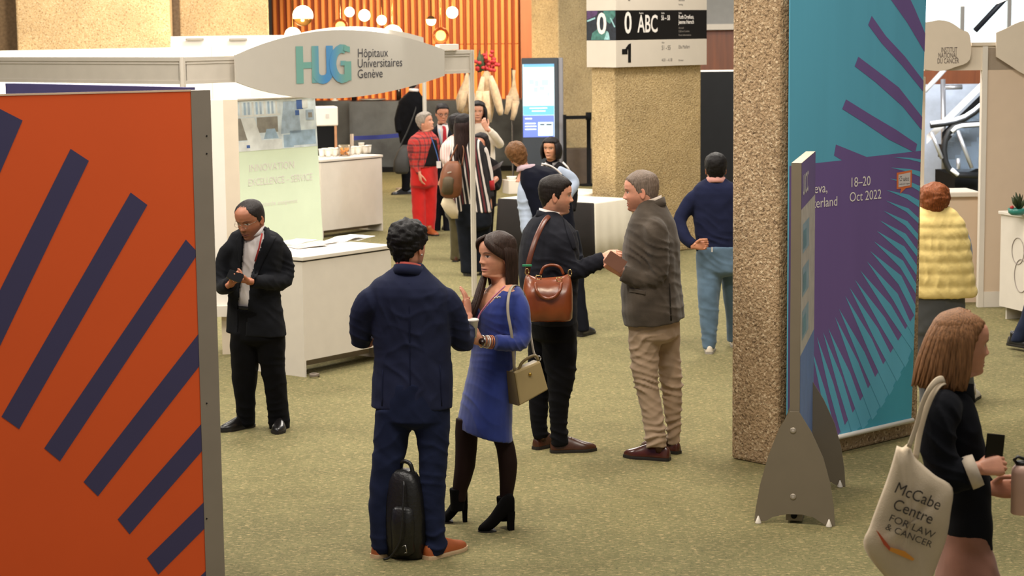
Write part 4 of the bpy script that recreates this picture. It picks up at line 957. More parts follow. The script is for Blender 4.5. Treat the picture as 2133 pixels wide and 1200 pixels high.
def escalator(Y, dx, label, comb):
    """lower landing with newel loop, then an incline going up to the right and away"""
    P = lambda x, y, dy=0: at(x + dx, y, Y + dy)
    e = empty('escalator', (P(1985, 380).x, Y, 0), label, 'escalator')
    for k, off in enumerate((0.0, 1.2)):
        path = [P(1938, 262, off), P(1968, 258, off), P(1990, 254, off), P(2010, 247, off), P(2030, 234, off), P(2060, 208, off), P(2120, 150, off), P(2200, 78, off)]
        m = MB().use(WHR); m.tube([p + Vector((0, 0, 0.03)) for p in path], 0.035, 10); m.build('rail_cover', None, e)
        m = MB().use(RUB); m.tube(path, 0.04, 10); m.build('handrail', None, e)
        loop = [P(2046, 258, off - 0.3), P(2000, 261, off - 0.3), P(1986, 265, off - 0.3), P(1977, 274, off - 0.3), P(1969, 292, off - 0.3), P(1966, 312, off - 0.3), P(1969, 335, off - 0.3), P(1976, 352, off - 0.3), P(1990, 364, off - 0.3), P(2046, 366, off - 0.3)]
        m = MB().use(RUB); m.tube(loop, 0.045, 10); m.build('newel_loop', None, e)
        m = MB().use(WHR); m.tube([p + Vector((0.03, -0.05, 0.0)) for p in loop[:4]], 0.03, 8); m.build('loop_light', None, e); m = MB().use(WHR); m.tube([p + Vector((0.03, -0.05, 0.0)) for p in loop[7:9]], 0.03, 8); m.build('loop_light', None, e)
        m = MB().use(EGL); m.loft([[p, p + Vector((0, 0.015, 0)), q + Vector((0, 0.015, 0)), q] for p, q in zip([P(1972, 300, off), P(2000, 262, off), P(2060, 214, off), P(2200, 84, off)], [P(1972, 350, off), P(2000, 366, off), P(2060, 340, off), P(2200, 210, off)])], smooth=False); m.build('glass_panel', None, e)
    m = MB().use(mat('truss_cladding', (226, 222, 218), 0.45, 0.1, var=0.03)); 
    m.loft([[P(x, y0, 1.5), P(x, y0, 2.1), P(x, y1, 2.1), P(x, y1, 1.5)] for x, y0, y1 in ((1930, 282, 300), (2050, 164, 182), (2200, 20, 38))], smooth=False); m.build('truss', None, e)
    m = MB().use(BLACK); m.loft([[P(x, y0, 1.35), P(x, y0, 1.45), P(x, y1, 1.45), P(x, y1, 1.35)] for x, y0, y1 in ((1962, 276, 292), (2050, 190, 236), (2200, 46, 100))], smooth=False); m.build('truss_shadow', None, e)  # black panel put in as the shadow under the truss
    m = MB().use(mat('black_treads', (26, 26, 30), 0.5, var=0.1))
    N = 14
    for i in range(N):
        a = P(1972 + i * 11, 300 - i * 9.2, 1.3); m.box((a.x, a.y, a.z - 0.12), (0.12, 0.7, 0.2))
    m.build('treads', None, e)
    m = MB().use(BLACK); a, b = P(1986, 372), P(2120, 372); m.box(((a.x + b.x) / 2, Y + 0.6, a.z / 2 + 0.05), (b.x - a.x, 1.4, a.z)); m.build('landing_box', None, e)
    for x0, y0, x1, y1 in ((1995, 272, 2024, 350), (1940, 275, 1962, 330), (1996, 330, 1996, 352)):
        m = MB().use(STEEL); m.tube([P(x0, y0, -0.35), P(x1, y1, -0.35)], 0.03, 8); m.build('strut', None, e)
    return e
escalator(30.0, 0, 'front escalator with black newel loop and white lit rails', True)
m = MB().use(mat('pale_blue_cladding', (196, 204, 220), 0.4, 0.2, var=0.05)); a, b = at(1915, 300, 33.5), at(2140, 300, 33.5); m.box(((a.x + b.x) / 2, 33.6, 0.85), (b.x - a.x, 0.1, 1.7)); tag(m.build('wall_escalator_side'), kind='structure')
e2 = empty('escalator', at(1964, 225, 32.5), 'farther escalator balustrade with a white lit handrail and steel rails', 'escalator')
for (x0, y0, x1, y1, lb) in ((1926, 190, 1972, 140, 'white lit handrail of the escalator above, left of the post'), (1964, 165, 1968, 330, 'upright grey steel pole among the escalators'), (1968, 182, 2004, 181, 'level grey steel rail among the escalators')):
    m = MB().use(WHR if y1 == 140 else STEEL).tube([at(x0, y0, 32.5), at(x1, y1, 32.5)] if y1 != 330 else [at(x0, y0, 32.5), Vector((at(x1, y1, 32.5).x, 32.5, 0.0))], 0.04, 8); m.build('lit_handrail' if y1 == 140 else 'steel_rail', None, e2)
m = MB().use(mat('cable_black', (30, 34, 44), 0.5, var=0)).tube([at(2031, 64, 36), at(2091, 0, 36), at(2200, -110, 36)], 0.05, 8); tag(m.build('handrail'), 'dark slanting handrail across the bright windows', 'rail')

# ------------------------------------------------------------------ people: building kit
CRn, CUn, FWn = np.array(CR), np.array(CU), np.array(_fw)
def projn(P):
    v = np.asarray(P, float) - np.array(CPOS); z = v @ FWn
    return np.stack([IMG_W / 2 + F_PX * (v @ CRn) / z, IMG_H / 2 - F_PX * (v @ CUn) / z, z], -1)
def inpoly(q, poly):
    x, y = q[:, 0], q[:, 1]; r = np.zeros(len(q), bool); n = len(poly)
    for i in range(n):
        (x0, y0), (x1, y1) = poly[i], poly[(i + 1) % n]
        if y0 == y1: continue
        c = ((y0 > y) != (y1 > y)) & (x < (x1 - x0) * (y - y0) / (y1 - y0) + x0); r ^= c
    return r
def fwd(yaw): a = math.radians(yaw); return Vector((math.sin(a), -math.cos(a), 0))
def rgt(yaw): f = fwd(yaw); return Vector((f.y, -f.x, 0))
def remesh(mb, voxel, smooth=4):
    me = bpy.data.meshes.new('tmp'); me.from_pydata(mb.v, [], mb.f); o = bpy.data.objects.new('tmp', me); COL.objects.link(o)
    md = o.modifiers.new('r', 'REMESH'); md.mode = 'VOXEL'; md.voxel_size = voxel; md.adaptivity = 0
    if smooth: sm = o.modifiers.new('s', 'SMOOTH'); sm.factor = 0.5; sm.iterations = smooth
    dg = bpy.context.evaluated_depsgraph_get(); ev = o.evaluated_get(dg); em_ = ev.to_mesh()
    n = len(em_.vertices); co = np.empty(n * 3); em_.vertices.foreach_get('co', co); no = np.empty(n * 3); em_.vertices.foreach_get('normal', no)
    F = [tuple(p.vertices) for p in em_.polygons]
    ev.to_mesh_clear(); bpy.data.objects.remove(o); bpy.data.meshes.remove(me)
    return co.reshape(-1, 3), no.reshape(-1, 3), F
_wr = np.random.default_rng(5)
_W = [(d / np.linalg.norm(d), 2 * math.pi / l, p) for d, l, p in zip(_wr.normal(size=(14, 3)), _wr.uniform(0.09, 0.34, 14), _wr.uniform(0, 6.28, 14))]
def wob(co, amp, sc=1.0):
    r = np.zeros(len(co))
    for d, k, p in _W: r += np.sin((co @ d) * k * sc + p + 1.3 * np.sin(co @ d[::-1] * k * 0.6 * sc))
    return amp * r / 3.7
def link_mesh(name, co, F, material, parent, smooth=True):
    off = np.array(wloc(parent)); me = bpy.data.meshes.new(name); me.from_pydata((np.asarray(co) - off).tolist(), [], F)
    me.materials.append(material)
    if smooth: me.polygons.foreach_set('use_smooth', [True] * len(me.polygons))
    me.update(); o = bpy.data.objects.new(name, me); COL.objects.link(o); o.parent = parent
    return o
def sstep(x, a, b): t = np.clip((x - a) / (b - a), 0, 1); return t * t * (3 - 2 * t)
def fabric(name, c, rough=0.85, sheen=0.15, var=0.05, bs=420, bump=0.12): dk = sum(c) < 170; return mat(name, c, rough, var=var, vs=10, bump=bump, bs=bs, sheen=min(sheen, 0.02) if dk else sheen, spec=0.08 if dk else 0.25)
def hairmat(name, c, var=0.28): return mat(name, c, 0.55, var=var, vs=3.0, stretch=(60, 60, 5), bump=0.35, bs=3, spec=0.22)

ZK = np.array([-0.62, -0.45, -0.25, -0.12, -0.05, 0.0, 0.04, 0.10, 0.18, 0.26, 0.36, 0.50, 0.60, 0.70, 0.80, 0.88, 0.94, 0.98, 1.0])
WK = np.array([0.40, 0.28, 0.245, 0.24, 0.235, 0.21, 0.19, 0.225, 0.265, 0.29, 0.312, 0.33, 0.338, 0.336, 0.318, 0.272, 0.20, 0.115, 0.02])
FK = np.array([0.22, 0.17, 0.18, 0.19, 0.24, 0.375, 0.405, 0.415, 0.41, 0.408, 0.408, 0.402, 0.428, 0.424, 0.388, 0.31, 0.215, 0.12, 0.02])
BK = np.array([0.34, 0.31, 0.27, 0.26, 0.265, 0.275, 0.285, 0.30, 0.325, 0.355, 0.40, 0.44, 0.455, 0.452, 0.425, 0.355, 0.262, 0.16, 0.06])
NPROF = (np.array([0.30, 0.325, 0.35, 0.375, 0.41, 0.46, 0.52, 0.58]), np.array([0.0, 0.055, 0.10, 0.105, 0.082, 0.055, 0.026, 0.0]))

class Person:
    def __init__(s, bx, by, yaw, label, skin=(196, 140, 108)):
        g = ground(bx, by); s.Y = g.y; s.g = g; s.yaw = yaw; s.k = mpp(g.y)
        s.root = empty('person', (g.x, g.y, 0), label, 'person'); s.skinc = np.array(lin(skin)); s.bodyparts = []
        s.skin = mat('skin', (255, 255, 255), 0.5, var=0.05, vs=30, attr='tint', bump=0.05, bs=200)
    def P(s, x, y, dy=0.0): return at(x, y, s.Y + dy)
    def R(s, y, xl, xr, dy=0.0, k=0.62, yaw=None, e=2.3, n=28, slope=0.0, bul=0.0):
        yaw = s.yaw if yaw is None else yaw; f, r = fwd(yaw), rgt(yaw)
        c = s.P((xl + xr) / 2, y, dy); w = (xr - xl) / 2 * mpp(s.Y + dy)
        a = w / math.sqrt(r.x ** 2 + (k * f.x) ** 2); b = k * a; out = []
        for j in range(n):
            t = 2 * math.pi * j / n; C, S = math.cos(t), math.sin(t)
            x = math.copysign(abs(C) ** (2 / e), C) * a; y_ = math.copysign(abs(S) ** (2 / e), S) * b
            p = c + r * x + f * (y_ * (1 + (bul if S > 0 else 0))); p.z += slope * (p.x - c.x); out.append(p)
        return out
    def rings(s, mb, rows, **kw): mb.loft([s.R(*row[:3], **{**kw, **(dict(dy=row[3]) if len(row) > 3 else {}), **(row[4] if len(row) > 4 else {})}) for row in rows])
    def limb(s, mb, pts, rad, n=6, seg=16, flat=1.0):
        q = spline([list(s.P(*p)) + [r] for p, r in zip(pts, rad)], n)
        mb.tube([Vector(a[:3]) for a in q], [float(a[3]) for a in q], seg, flat=flat)
    def garment(s, name, mb, material, voxel=0.009, smooth=4, amp=0.0025, folds=(), cut=None, cutfn=None, thick=0.0, parent=None, label=None):
        co, no, F = remesh(mb, voxel, smooth)
        d = wob(co, amp) if amp else np.zeros(len(co))
        for fo in folds:      # (px, py, dy, radius m, direction (x,y,z), amplitude, wavelength)
            c = np.array(s.P(*fo[:3])); v = co - c; dr = np.array(fo[4], float); dr /= np.linalg.norm(dr)
            fall = np.exp(-(v ** 2).sum(1) / fo[3] ** 2)
            lat_ = co @ np.cross(dr, [0.3, 0.9, 0.1])
            ph = (v @ dr) * 2 * math.pi / fo[6] + 1.9 * np.sin(lat_ * 17 + 2.0 * np.sin(co @ np.array([8.0, 6.0, 13.0]))) + 1.4 * np.sin(co @ np.array([-13.0, 9.0, 7.0]))
            gate = 0.35 + 0.65 * (0.5 + 0.5 * np.sin(lat_ * 23 + v @ dr * 31 + fo[0]))
            d += fo[5] * 1.45 * fall * gate * (1.5 * (1 - np.abs(np.sin(ph / 2))) ** 1.6 - 0.55)
        co = co + no * d[:, None]
        if cut or cutfn:
            C = np.array([co[list(f)].mean(0) for f in F]); kill = np.zeros(len(F), bool)
            if cut:
                for poly, ymax in cut: q = projn(C); kill |= inpoly(q, poly) & (C[:, 1] < s.Y + ymax)
            if cutfn is not None: kill |= cutfn(C)
            F = [f for f, k in zip(F, kill) if not k]; used = np.zeros(len(co), bool); used[[i for f in F for i in f]] = True
            ix = np.cumsum(used) - 1; co = co[used]; F = [tuple(ix[i] for i in f) for f in F]
        o = link_mesh(name, co, F, material, parent or s.root)
        if thick: md = o.modifiers.new('solid', 'SOLIDIFY'); md.thickness = thick; md.offset = -1
        if label: o['label'] = label
        return o
    def part(s, name, mb, material=None, parent=None, label=None, **kw):
        o = mb.build(name, material, parent or s.root, **kw)
        if label: o['label'] = label
        return o
    def patch(s, name, obj, px, material, off=0.004, thick=0.004, cuts=4, parent=None, ymax=None):
        """cloth piece cut to an outline and laid on a garment"""
        bm = bmesh.new(); vs = [bm.verts.new((x, y, 0)) for x, y in px]; bm.faces.new(vs)
        bmesh.ops.triangulate(bm, faces=bm.faces[:]); bmesh.ops.subdivide_edges(bm, edges=bm.edges[:], cuts=cuts, use_grid_fill=True)
        bmesh.ops.triangulate(bm, faces=bm.faces[:])
        off0 = wloc(obj); me = obj.data; tree = BVHTree.FromPolygons([v.co + off0 for v in me.vertices], [tuple(p.vertices) for p in me.polygons])
        hits = []
        for v in bm.verts:
            d = ray(v.co.x, v.co.y).normalized(); h = tree.ray_cast(CPOS, d); hits.append(h)
        good = [(h[0] - CPOS).length for h in hits if h[0] is not None]
        med = sorted(good)[len(good) // 2] if good else (s.g - CPOS).length
        for v, h in zip(bm.verts, hits):
            d = ray(v.co.x, v.co.y).normalized()
            if h[0] is None:
                h2 = tree.find_nearest(CPOS + d * med); p = h2[0] if h2[0] is not None else CPOS + d * med; nn = -d
            else: p, nn = h[0], h[1] if h[1].dot(d) < 0 else -h[1]
            v.co = p + nn * off
        bm.normal_update()
        co = [tuple(v.co) for v in bm.verts]; bm.verts.index_update(); F = []
        for f in bm.faces:
            idx = tuple(v.index for v in f.verts)
            if f.normal.dot(f.calc_center_median() - CPOS) > 0: idx = idx[::-1]
            F.append(idx)
        bm.free()
        o = link_mesh(name, co, F, material, parent or s.root)
        if thick: md = o.modifiers.new('solid', 'SOLIDIFY'); md.thickness = thick; md.offset = 0
        return o
    # ---------------------------------------------------------------- head
    def head(s, px, crown, chin, yaw, pitch=0.0, roll=0.0, dy=0.0, Hh=None, fem=0.0, stubble=0.0, stubc=(60, 44, 36), brow=(40, 28, 22), lip=(150, 84, 76), wide=1.0, smile=0.0, bald=None, neck=1.0, dep=1.0):
        if Hh is None: Hh = (chin - crown) * mpp(s.Y + dy) / max(0.8, math.cos(math.radians(pitch * 0.7)))
        n, nz = 88, 92
        z = np.concatenate([np.linspace(-0.62, -0.05, 14), np.linspace(-0.03, 0.66, 58), np.linspace(0.68, 1.0, 20)]); nz = len(z)
        ker = np.array([0.25, 0.5, 0.25])
        def itp(K): a = np.interp(z, ZK, K); b = np.convolve(np.pad(a, 1, 'edge'), ker, 'valid'); return np.convolve(np.pad(b, 1, 'edge'), ker, 'valid')
        w, yf, yb = itp(WK) * wide, itp(FK), itp(BK) * dep
        nk = 1 - sstep(z, -0.1, 0.03); w = w * (1 - nk + nk * neck * (0.82 if fem else 1.0)); yf = yf * (1 - nk + nk * (0.85 if fem else 1.0) * neck)
        if fem: w = w * (1 - 0.06 * np.exp(-((z - 0.12) / 0.12) ** 2))
        t0 = np.linspace(0, 2 * math.pi, n, endpoint=False); t = t0 - 0.42 * np.sin(t0)
        S, C = np.sin(t), np.cos(t); p = 2.25
        X = w[:, None] * (np.sign(S) * np.abs(S) ** (2 / p))[None]; Y = np.where(C > 0, yf[:, None] * np.abs(C)[None] ** (2 / p), -yb[:, None] * np.abs(C)[None] ** (2 / p)); Z = np.repeat(z[:, None], n, 1)
        front = sstep(C, 0.0, 0.35)[None]
        g = lambda x0, sx, z0, sz: np.exp(-((X - x0) / sx) ** 2 - ((Z - z0) / sz) ** 2)
        nh = np.interp(Z, NPROF[0], NPROF[1], 0, 0) * (0.88 if fem else 1.0); sx = np.interp(Z, [0.3, 0.36, 0.42, 0.58], [0.075, 0.062, 0.04, 0.034])
        B = nh * np.exp(-(X / sx) ** 2)
        for q in (-1, 1):
            B += -0.036 * g(q * 0.145, 0.075, 0.505, 0.05) + 0.022 * g(q * 0.145, 0.045, 0.50, 0.03) + 0.014 * g(q * 0.14, 0.09, 0.585, 0.03) * (0.6 if fem else 1.2) + 0.014 * g(q * 0.21, 0.08, 0.37, 0.07) + 0.018 * g(q * 0.058, 0.022, 0.345, 0.02) - 0.008 * g(q * 0.13, 0.03, 0.26, 0.06)
        B += 0.026 * g(0, 0.085, 0.212, 0.018) + 0.028 * g(0, 0.075, 0.160, 0.018) - 0.016 * g(0, 0.10, 0.187, 0.008) + 0.022 * g(0, 0.09, 0.05, 0.045) - 0.012 * g(0, 0.1, 0.115, 0.02) - 0.006 * g(0, 0.015, 0.255, 0.03)
        Y = Y + B * front
        if smile: Y += 0.01 * smile * front * sum(g(q * 0.16, 0.05, 0.27, 0.05) for q in (-1, 1))
        col = np.repeat(np.repeat(s.skinc[None, None], nz, 0), n, 1).copy()
        def paint(m, c, a=1.0): m = np.clip(m * a, 0, 1)[..., None]; col[:] = col * (1 - m) + np.array(lin(c)) * m
        fr = front * np.ones_like(Z)
        for q in (-1, 1): paint(g(q * 0.2, 0.09, 0.34, 0.08) * fr, tuple(min(255, c) for c in (205, 112, 96)), 0.16)
        if stubble:
            zone = sstep(-Z, -0.40, -0.26) * sstep(Z, -0.16, -0.02) * sstep(Y, -0.06, 0.08) * (1 - 0.85 * sum(g(q * 0.2, 0.09, 0.35, 0.09) for q in (-1, 1)))
            paint(np.clip(zone, 0, 1), stubc, stubble)
        paint(np.clip(1.4 * np.exp(-((Z - 0.188 + 0.35 * X ** 2 * (1 - 3 * smile)) / 0.028) ** 4) * np.exp(-(X / 0.125) ** 6), 0, 1) * fr, lip, 0.85)
        paint(np.exp(-((Z - 0.187 - smile * 2.2 * X ** 2) / 0.007) ** 2) * np.exp(-(X / 0.12) ** 4) * fr, (72, 34, 30), 0.8)
        for q in (-1, 1):
            xe = X - q * 0.147
            paint((((xe / 0.066) ** 2 + ((Z - 0.50) / 0.024) ** 2) < 1).astype(float) * fr, (214, 200, 190), 0.9)
            paint((((xe) / 0.029) ** 2 + ((Z - 0.50) / 0.026) ** 2 < 1).astype(float) * fr, (34, 22, 16), 0.95)
            paint(np.exp(-((Z - 0.526 + 1.2 * xe ** 2) / 0.008) ** 2) * np.exp(-(xe / 0.075) ** 4) * fr, (38, 24, 20), 0.85)
            paint(np.exp(-((Z - 0.588 - 0.03 * np.cos(xe * 18) + 0.02) / 0.017) ** 2) * np.exp(-((X - q * 0.15) / 0.095) ** 4) * fr, brow, 0.9)
            paint(g(q * 0.03, 0.016, 0.322, 0.01) * fr, (60, 26, 22), 0.8)
        pts = np.stack([X, Y, Z], -1).reshape(-1, 3); F = []
        for i in range(nz - 1):
            for j in range(n): F.append((i * n + j, i * n + (j + 1) % n, (i + 1) * n + (j + 1) % n, (i + 1) * n + j))
        F.append(tuple((nz - 1) * n + j for j in range(n))); F.append(tuple(range(n - 1, -1, -1)))
        cl = col.reshape(-1, 3)
        # ears
        EP, EF, EC = [], [], []
        for q in (-1, 1):
            ex = np.interp(0.43, z, w) * q; k0 = len(pts) + sum(len(a) for a in EP); nu, nv = 16, 10; vv = []
            for a in range(nv + 1):
                for b in range(nu):
                    u_, v_ = math.pi * a / nv, 2 * math.pi * b / nu
                    lx = math.sin(u_) * math.cos(v_) * 0.032; ly = math.sin(u_) * math.sin(v_) * 0.085; lz = math.cos(u_) * 0.145
                    rim = (ly / 0.085) ** 2 + (lz / 0.145) ** 2
                    ly *= (1.0 if lz > 0 else 0.72 + 0.28 * (1 + lz / 0.145)); xx = lx * q
                    if lx > 0: xx -= q * 0.026 * max(0, 1 - rim * 1.5)
                    vv.append((ex + xx + q * (0.012 - 0.25 * ly), -0.035 + ly - 0.02 * lz, 0.43 + lz))
            EP.append(np.array(vv))
            for a in range(nv):
                for b in range(nu): EF.append((k0 + a * nu + b, k0 + a * nu + (b + 1) % nu, k0 + (a + 1) * nu + (b + 1) % nu, k0 + (a + 1) * nu + b))
            EC.append(np.repeat((s.skinc * np.array([1.0, 0.9, 0.87]))[None], len(vv), 0))
        ty = s.yaw
        def tf(L, pivot):
            L = np.asarray(L, float); a = sstep(L[:, 2], -0.42, 0.02)
            q = L * Hh; x, y, zz = q[:, 0].copy(), q[:, 1].copy(), q[:, 2].copy()
            ro = np.radians(roll) * a; x, zz = x * np.cos(ro) - zz * np.sin(ro), x * np.sin(ro) + zz * np.cos(ro)
            pi_ = np.radians(pitch) * a; y, zz = y * np.cos(pi_) + zz * np.sin(pi_), -y * np.sin(pi_) + zz * np.cos(pi_)
            dyw = ((yaw - ty + 180) % 360) - 180
            yw = np.radians(ty + dyw * a); fx, fy = np.sin(yw), -np.cos(yw)
            return np.stack([pivot[0] + fy * x + fx * y, pivot[1] - fx * x + fy * y, pivot[2] + zz], -1)
        mid = tf([[0, -0.02, 0.5]], np.zeros(3))[0]; piv = np.array(s.P(px, (crown + chin) / 2, dy)) - mid
        T = lambda L: tf(L, piv)
        if bald is not None: 
            az = np.degrees(np.abs(np.arctan2(pts[:, 0], pts[:, 1]))); hm = bald(az, pts[:, 2], pts)[:, None]; cl = cl * (1 - hm[:, :1]) + hm[:, 1:2] * 0 + np.array(bald.c) * hm[:, :1] if hasattr(bald, 'c') else cl
        allp = np.concatenate([pts] + EP); allc = np.concatenate([cl] + EC)
        s.bodyparts.append((T(allp), F + EF, allc))
        s.h = dict(pts=pts, n=n, nz=nz, F=F, T=T, Hh=Hh)
        return T
    def hair(s, hairline, thick, material, noise_=0.02, nf=9.0, seed=0, name='hair', curl=0.0, top=None, parent=None):
        """shell that follows the skull above the hairline; hairline(az deg)->z, thick(az, z)->fraction of head height"""
        h = s.h; P = h['pts']; az = np.degrees(np.abs(np.arctan2(P[:, 0], P[:, 1] + 0.03))); z = P[:, 2]
        jag = 0.018 * np.sin(az * 0.9 + seed) + 0.012 * np.sin(az * 2.3 + P[:, 0] * 40)
        zl = hairline(az) + jag; m = sstep(z, zl - 0.035, zl + 0.035)
        D = P - np.array([0, -0.03, 0.55]); D = D / np.linalg.norm(D, axis=1)[:, None]
        th = thick(az, z)
        nz_ = np.array([noise.noise(Vector(q * nf + seed)) for q in P]); nz2 = np.array([noise.noise(Vector(q * nf * 2.4 + seed + 5)) for q in P])
        off = -0.012 + m * (0.012 + th + (noise_ * nz_ + 0.5 * noise_ * nz2))
        L = P + D * off[:, None]
        F = [f for f in h['F'] if len(f) > 4 and f[0] > 500 or (len(f) == 4 and m[list(f)].max() > 0.01)]
        used = np.zeros(len(L), bool); used[[i for f in F for i in f]] = True; ix = np.cumsum(used) - 1
        W = h['T'](L)[used]; F = [tuple(ix[i] for i in f) for f in F]
        return link_mesh(name, W, F, material, parent or s.root)
    def locks(s, strands, material, name='hair_length', voxel=0.0, parent=None, seg=8):
        """strands: list of (list of local head points, list of half widths, flatness) or world points"""
        m = MB()
        for pts, wd_, fl, world in strands:
            W = np.array(pts) if world else s.h['T'](pts)
            q = spline([list(a) + [b] for a, b in zip(W, wd_)], 5); cen = np.array(s.h['T']([[0, -0.03, 0.4]])[0])
            P_ = [Vector(a[:3]) for a in q]; rings = []
            for i, p in enumerate(P_):
                t = (P_[min(i + 1, len(P_) - 1)] - P_[max(0, i - 1)]).normalized(); o = p - Vector(cen); o.z = o.z * 0.4; o = (o - t * o.dot(t)); o = o.normalized() if o.length > 1e-6 else t.orthogonal().normalized(); w = t.cross(o); r = max(0.0008, float(q[i][3]))
                rings.append([p + w * math.cos(6.2832 * j / seg) * r + o * math.sin(6.2832 * j / seg) * r * fl for j in range(seg)])
            m.loft(rings)
        return s.part(name, m, material, parent)
    # ---------------------------------------------------------------- hands
    def hand(s, wrist, d, n, side, curl=0.35, sc=1.0, spread=0.12, elbow=None, thumb=0.5, curls=None, skin=None, splay=0.0, voxel=0.0032):
        """wrist: (px, py, dy); d: wrist->knuckles; n: the way the palm faces; side 'L'/'R'"""
        d = Vector(d).normalized(); n = Vector(n); n = (n - d * n.dot(d)).normalized(); lat = d.cross(n) * (1 if side == 'R' else -1)   # towards the thumb
        W = s.P(*wrist); m = MB(); S = sc
        rg = []
        for t, hw, hh in ((-0.03, 0.027, 0.021), (0.0, 0.028, 0.019), (0.03, 0.036, 0.017), (0.06, 0.041, 0.015), (0.085, 0.041, 0.013), (0.096, 0.036, 0.010)):
            c = W + d * t * S; rg.append([c + lat * math.copysign(abs(math.cos(a)) ** 0.75, math.cos(a)) * hw * S + n * math.copysign(abs(math.sin(a)) ** 0.85, math.sin(a)) * hh * S for a in np.linspace(0, 2 * math.pi, 20, endpoint=False)])
        m.loft(rg)
        cv = curls or [curl * 0.85, curl, curl * 1.1, curl * 1.25]
        for i, (o, L, r) in enumerate(((0.029, 0.074, 0.0092), (0.010, 0.083, 0.0095), (-0.010, 0.077, 0.0090), (-0.028, 0.060, 0.0080))):
            p = W + d * (0.085 if 0 < i < 3 else 0.080) * S + lat * o * S; dd = d + lat * (o * spread * 14) ; dd.normalize(); ax = lat
            P_ = [p - d * 0.02 * S, p]; rr = [r * S, r * S * 1.04]
            ang = 0.0
            for f, seg_l, br in ((1.0, 0.46, 0.95), (1.35, 0.30, 1.0), (0.8, 0.24, 0.9)):
                ang += cv[i] * f * 0.95
                q = (dd * math.cos(ang) + n * math.sin(ang)).normalized(); p2 = p + q * L * seg_l * S
                P_ += [p.lerp(p2, 0.5), p2]; rr += [r * br * S * 0.97, r * br * S * (1.0 if seg_l > 0.3 else 0.8)]; p = p2
            m.tube(P_, rr, 10); m.sphere(P_[-1], rr[-1], 10, 6)
        b = W + d * 0.022 * S + lat * 0.026 * S + n * 0.006 * S
        t1 = (lat * (0.85 - 0.5 * thumb) + d * 0.75 + n * (0.25 + 0.55 * thumb)).normalized(); t2 = (lat * (0.35 - 0.55 * thumb) + d * 0.95 + n * (0.2 + 0.6 * thumb)).normalized()
        p1 = b + t1 * 0.043 * S; p2 = p1 + t2 * 0.036 * S; p3 = p2 + (t2 + d * 0.1).normalized() * 0.028 * S
        m.tube([b - t1 * 0.02 * S, b, p1, p1.lerp(p2, 0.5), p2, p3], [0.014 * S, 0.0145 * S, 0.0115 * S, 0.0105 * S, 0.0108 * S, 0.008 * S], 12); m.sphere(p3, 0.008 * S, 10, 6)
        if elbow: E = s.P(*elbow); m.tube([W + d * 0.01, W.lerp(E, 0.3), W.lerp(E, 0.75), E], [0.026 * S, 0.030 * S, 0.035 * S, 0.034 * S], 16)
        co, no, F = remesh(m, voxel * sc, 3)
        c = np.repeat((np.array(lin(skin)) if skin else s.skinc)[None], len(co), 0) * np.array([1.0, 0.97, 0.95])
        s.bodyparts.append((co, F, c)); return dict(W=W, d=d, n=n, lat=lat)
    def flesh(s, mb, voxel=0.012, smooth=4, c=None):
        co, no, F = remesh(mb, voxel, smooth); s.bodyparts.append((co, F, np.repeat((np.array(lin(c)) if c else s.skinc)[None], len(co), 0)))
    def finish_body(s):
        V_, F_, C_ = [], [], []; k = 0
        for co, F, c in s.bodyparts: V_.append(co); F_ += [tuple(i + k for i in f) for f in F]; C_.append(c); k += len(co)
        co = np.concatenate(V_); c = np.concatenate(C_)
        o = link_mesh('body', co, F_, s.skin, s.root)
        a = o.data.color_attributes.new('tint', 'FLOAT_COLOR', 'POINT'); a.data.foreach_set('color', np.concatenate([c, np.ones((len(c), 1))], 1).astype(np.float32).ravel())
        s.body = o; return o
    # ---------------------------------------------------------------- shoes, collars
    def shoe(s, heel, toe, material, sole, L=None, width=1.0, point=0.0, high=1.0, ankle=True, tip=None, lift=0.0, label=None):
        a, b = ground(*heel), ground(*toe); d = (b - a); d.z = 0; Ln = L or min(0.31, max(0.26, d.length)); d.normalize(); r = Vector((d.y, -d.x, 0)); a = a + Vector((0, 0, lift))
        T = [0, 0.04, 0.12, 0.22, 0.34, 0.46, 0.58, 0.68, 0.78, 0.87, 0.94, 0.985, 1.0]
        HW = np.array([0.018, 0.029, 0.034, 0.035, 0.036, 0.039, 0.044, 0.047, 0.046, 0.040 - 0.006 * point, 0.031 - 0.011 * point, 0.020 - 0.010 * point, 0.008]) * width
        HT = np.array([0.06, 0.078, 0.09, 0.097, 0.100, 0.092, 0.079, 0.068, 0.059, 0.052, 0.045, 0.036, 0.026]) * high
        m = MB(); rg = []; sg_ = []
        for t, w, h in zip(T, HW, HT):
            c = a + d * Ln * t; rg.append([c + r * math.cos(q) * w * (1 if math.sin(q) < 0.2 else 1 - 0.35 * (h > 0.08) * math.sin(q)) + Vector((0, 0, 0.016 + (h - 0.016) * max(0, math.sin(q)) ** 0.75)) for q in np.linspace(-0.15, math.pi + 0.15, 17)])
            sg_.append([c + r * (w + 0.003) * x + d * (0.003 if t > 0.5 else -0.003) + Vector((0, 0, z)) for x, z in ((-1, 0.0), (1, 0.0), (1.02, 0.012), (1.0, 0.02), (-1.0, 0.02), (-1.02, 0.012))])
        m.loft(rg)
        if ankle: m.tube([a + d * Ln * 0.22 + Vector((0, 0, 0.05)), a + d * Ln * 0.20 + Vector((0, 0, 0.10)), a + d * Ln * 0.2 + Vector((0, 0, 0.125))], [0.034, 0.033, 0.03], 14)
        o = s.part('shoe', m, material, label=label)
        m = MB(); m.loft(sg_, smooth=False); s.part('sole', m, sole, o)
        m = MB()
        for k in range(4): c = a + d * Ln * (0.40 + 0.05 * k) + Vector((0, 0, (0.099 - 0.0095 * k) * high)); m.tube([c - r * 0.017, c + Vector((0, 0, 0.004)), c + r * 0.017], 0.0022, 5)
        s.part('laces', m, material, o)
        return o
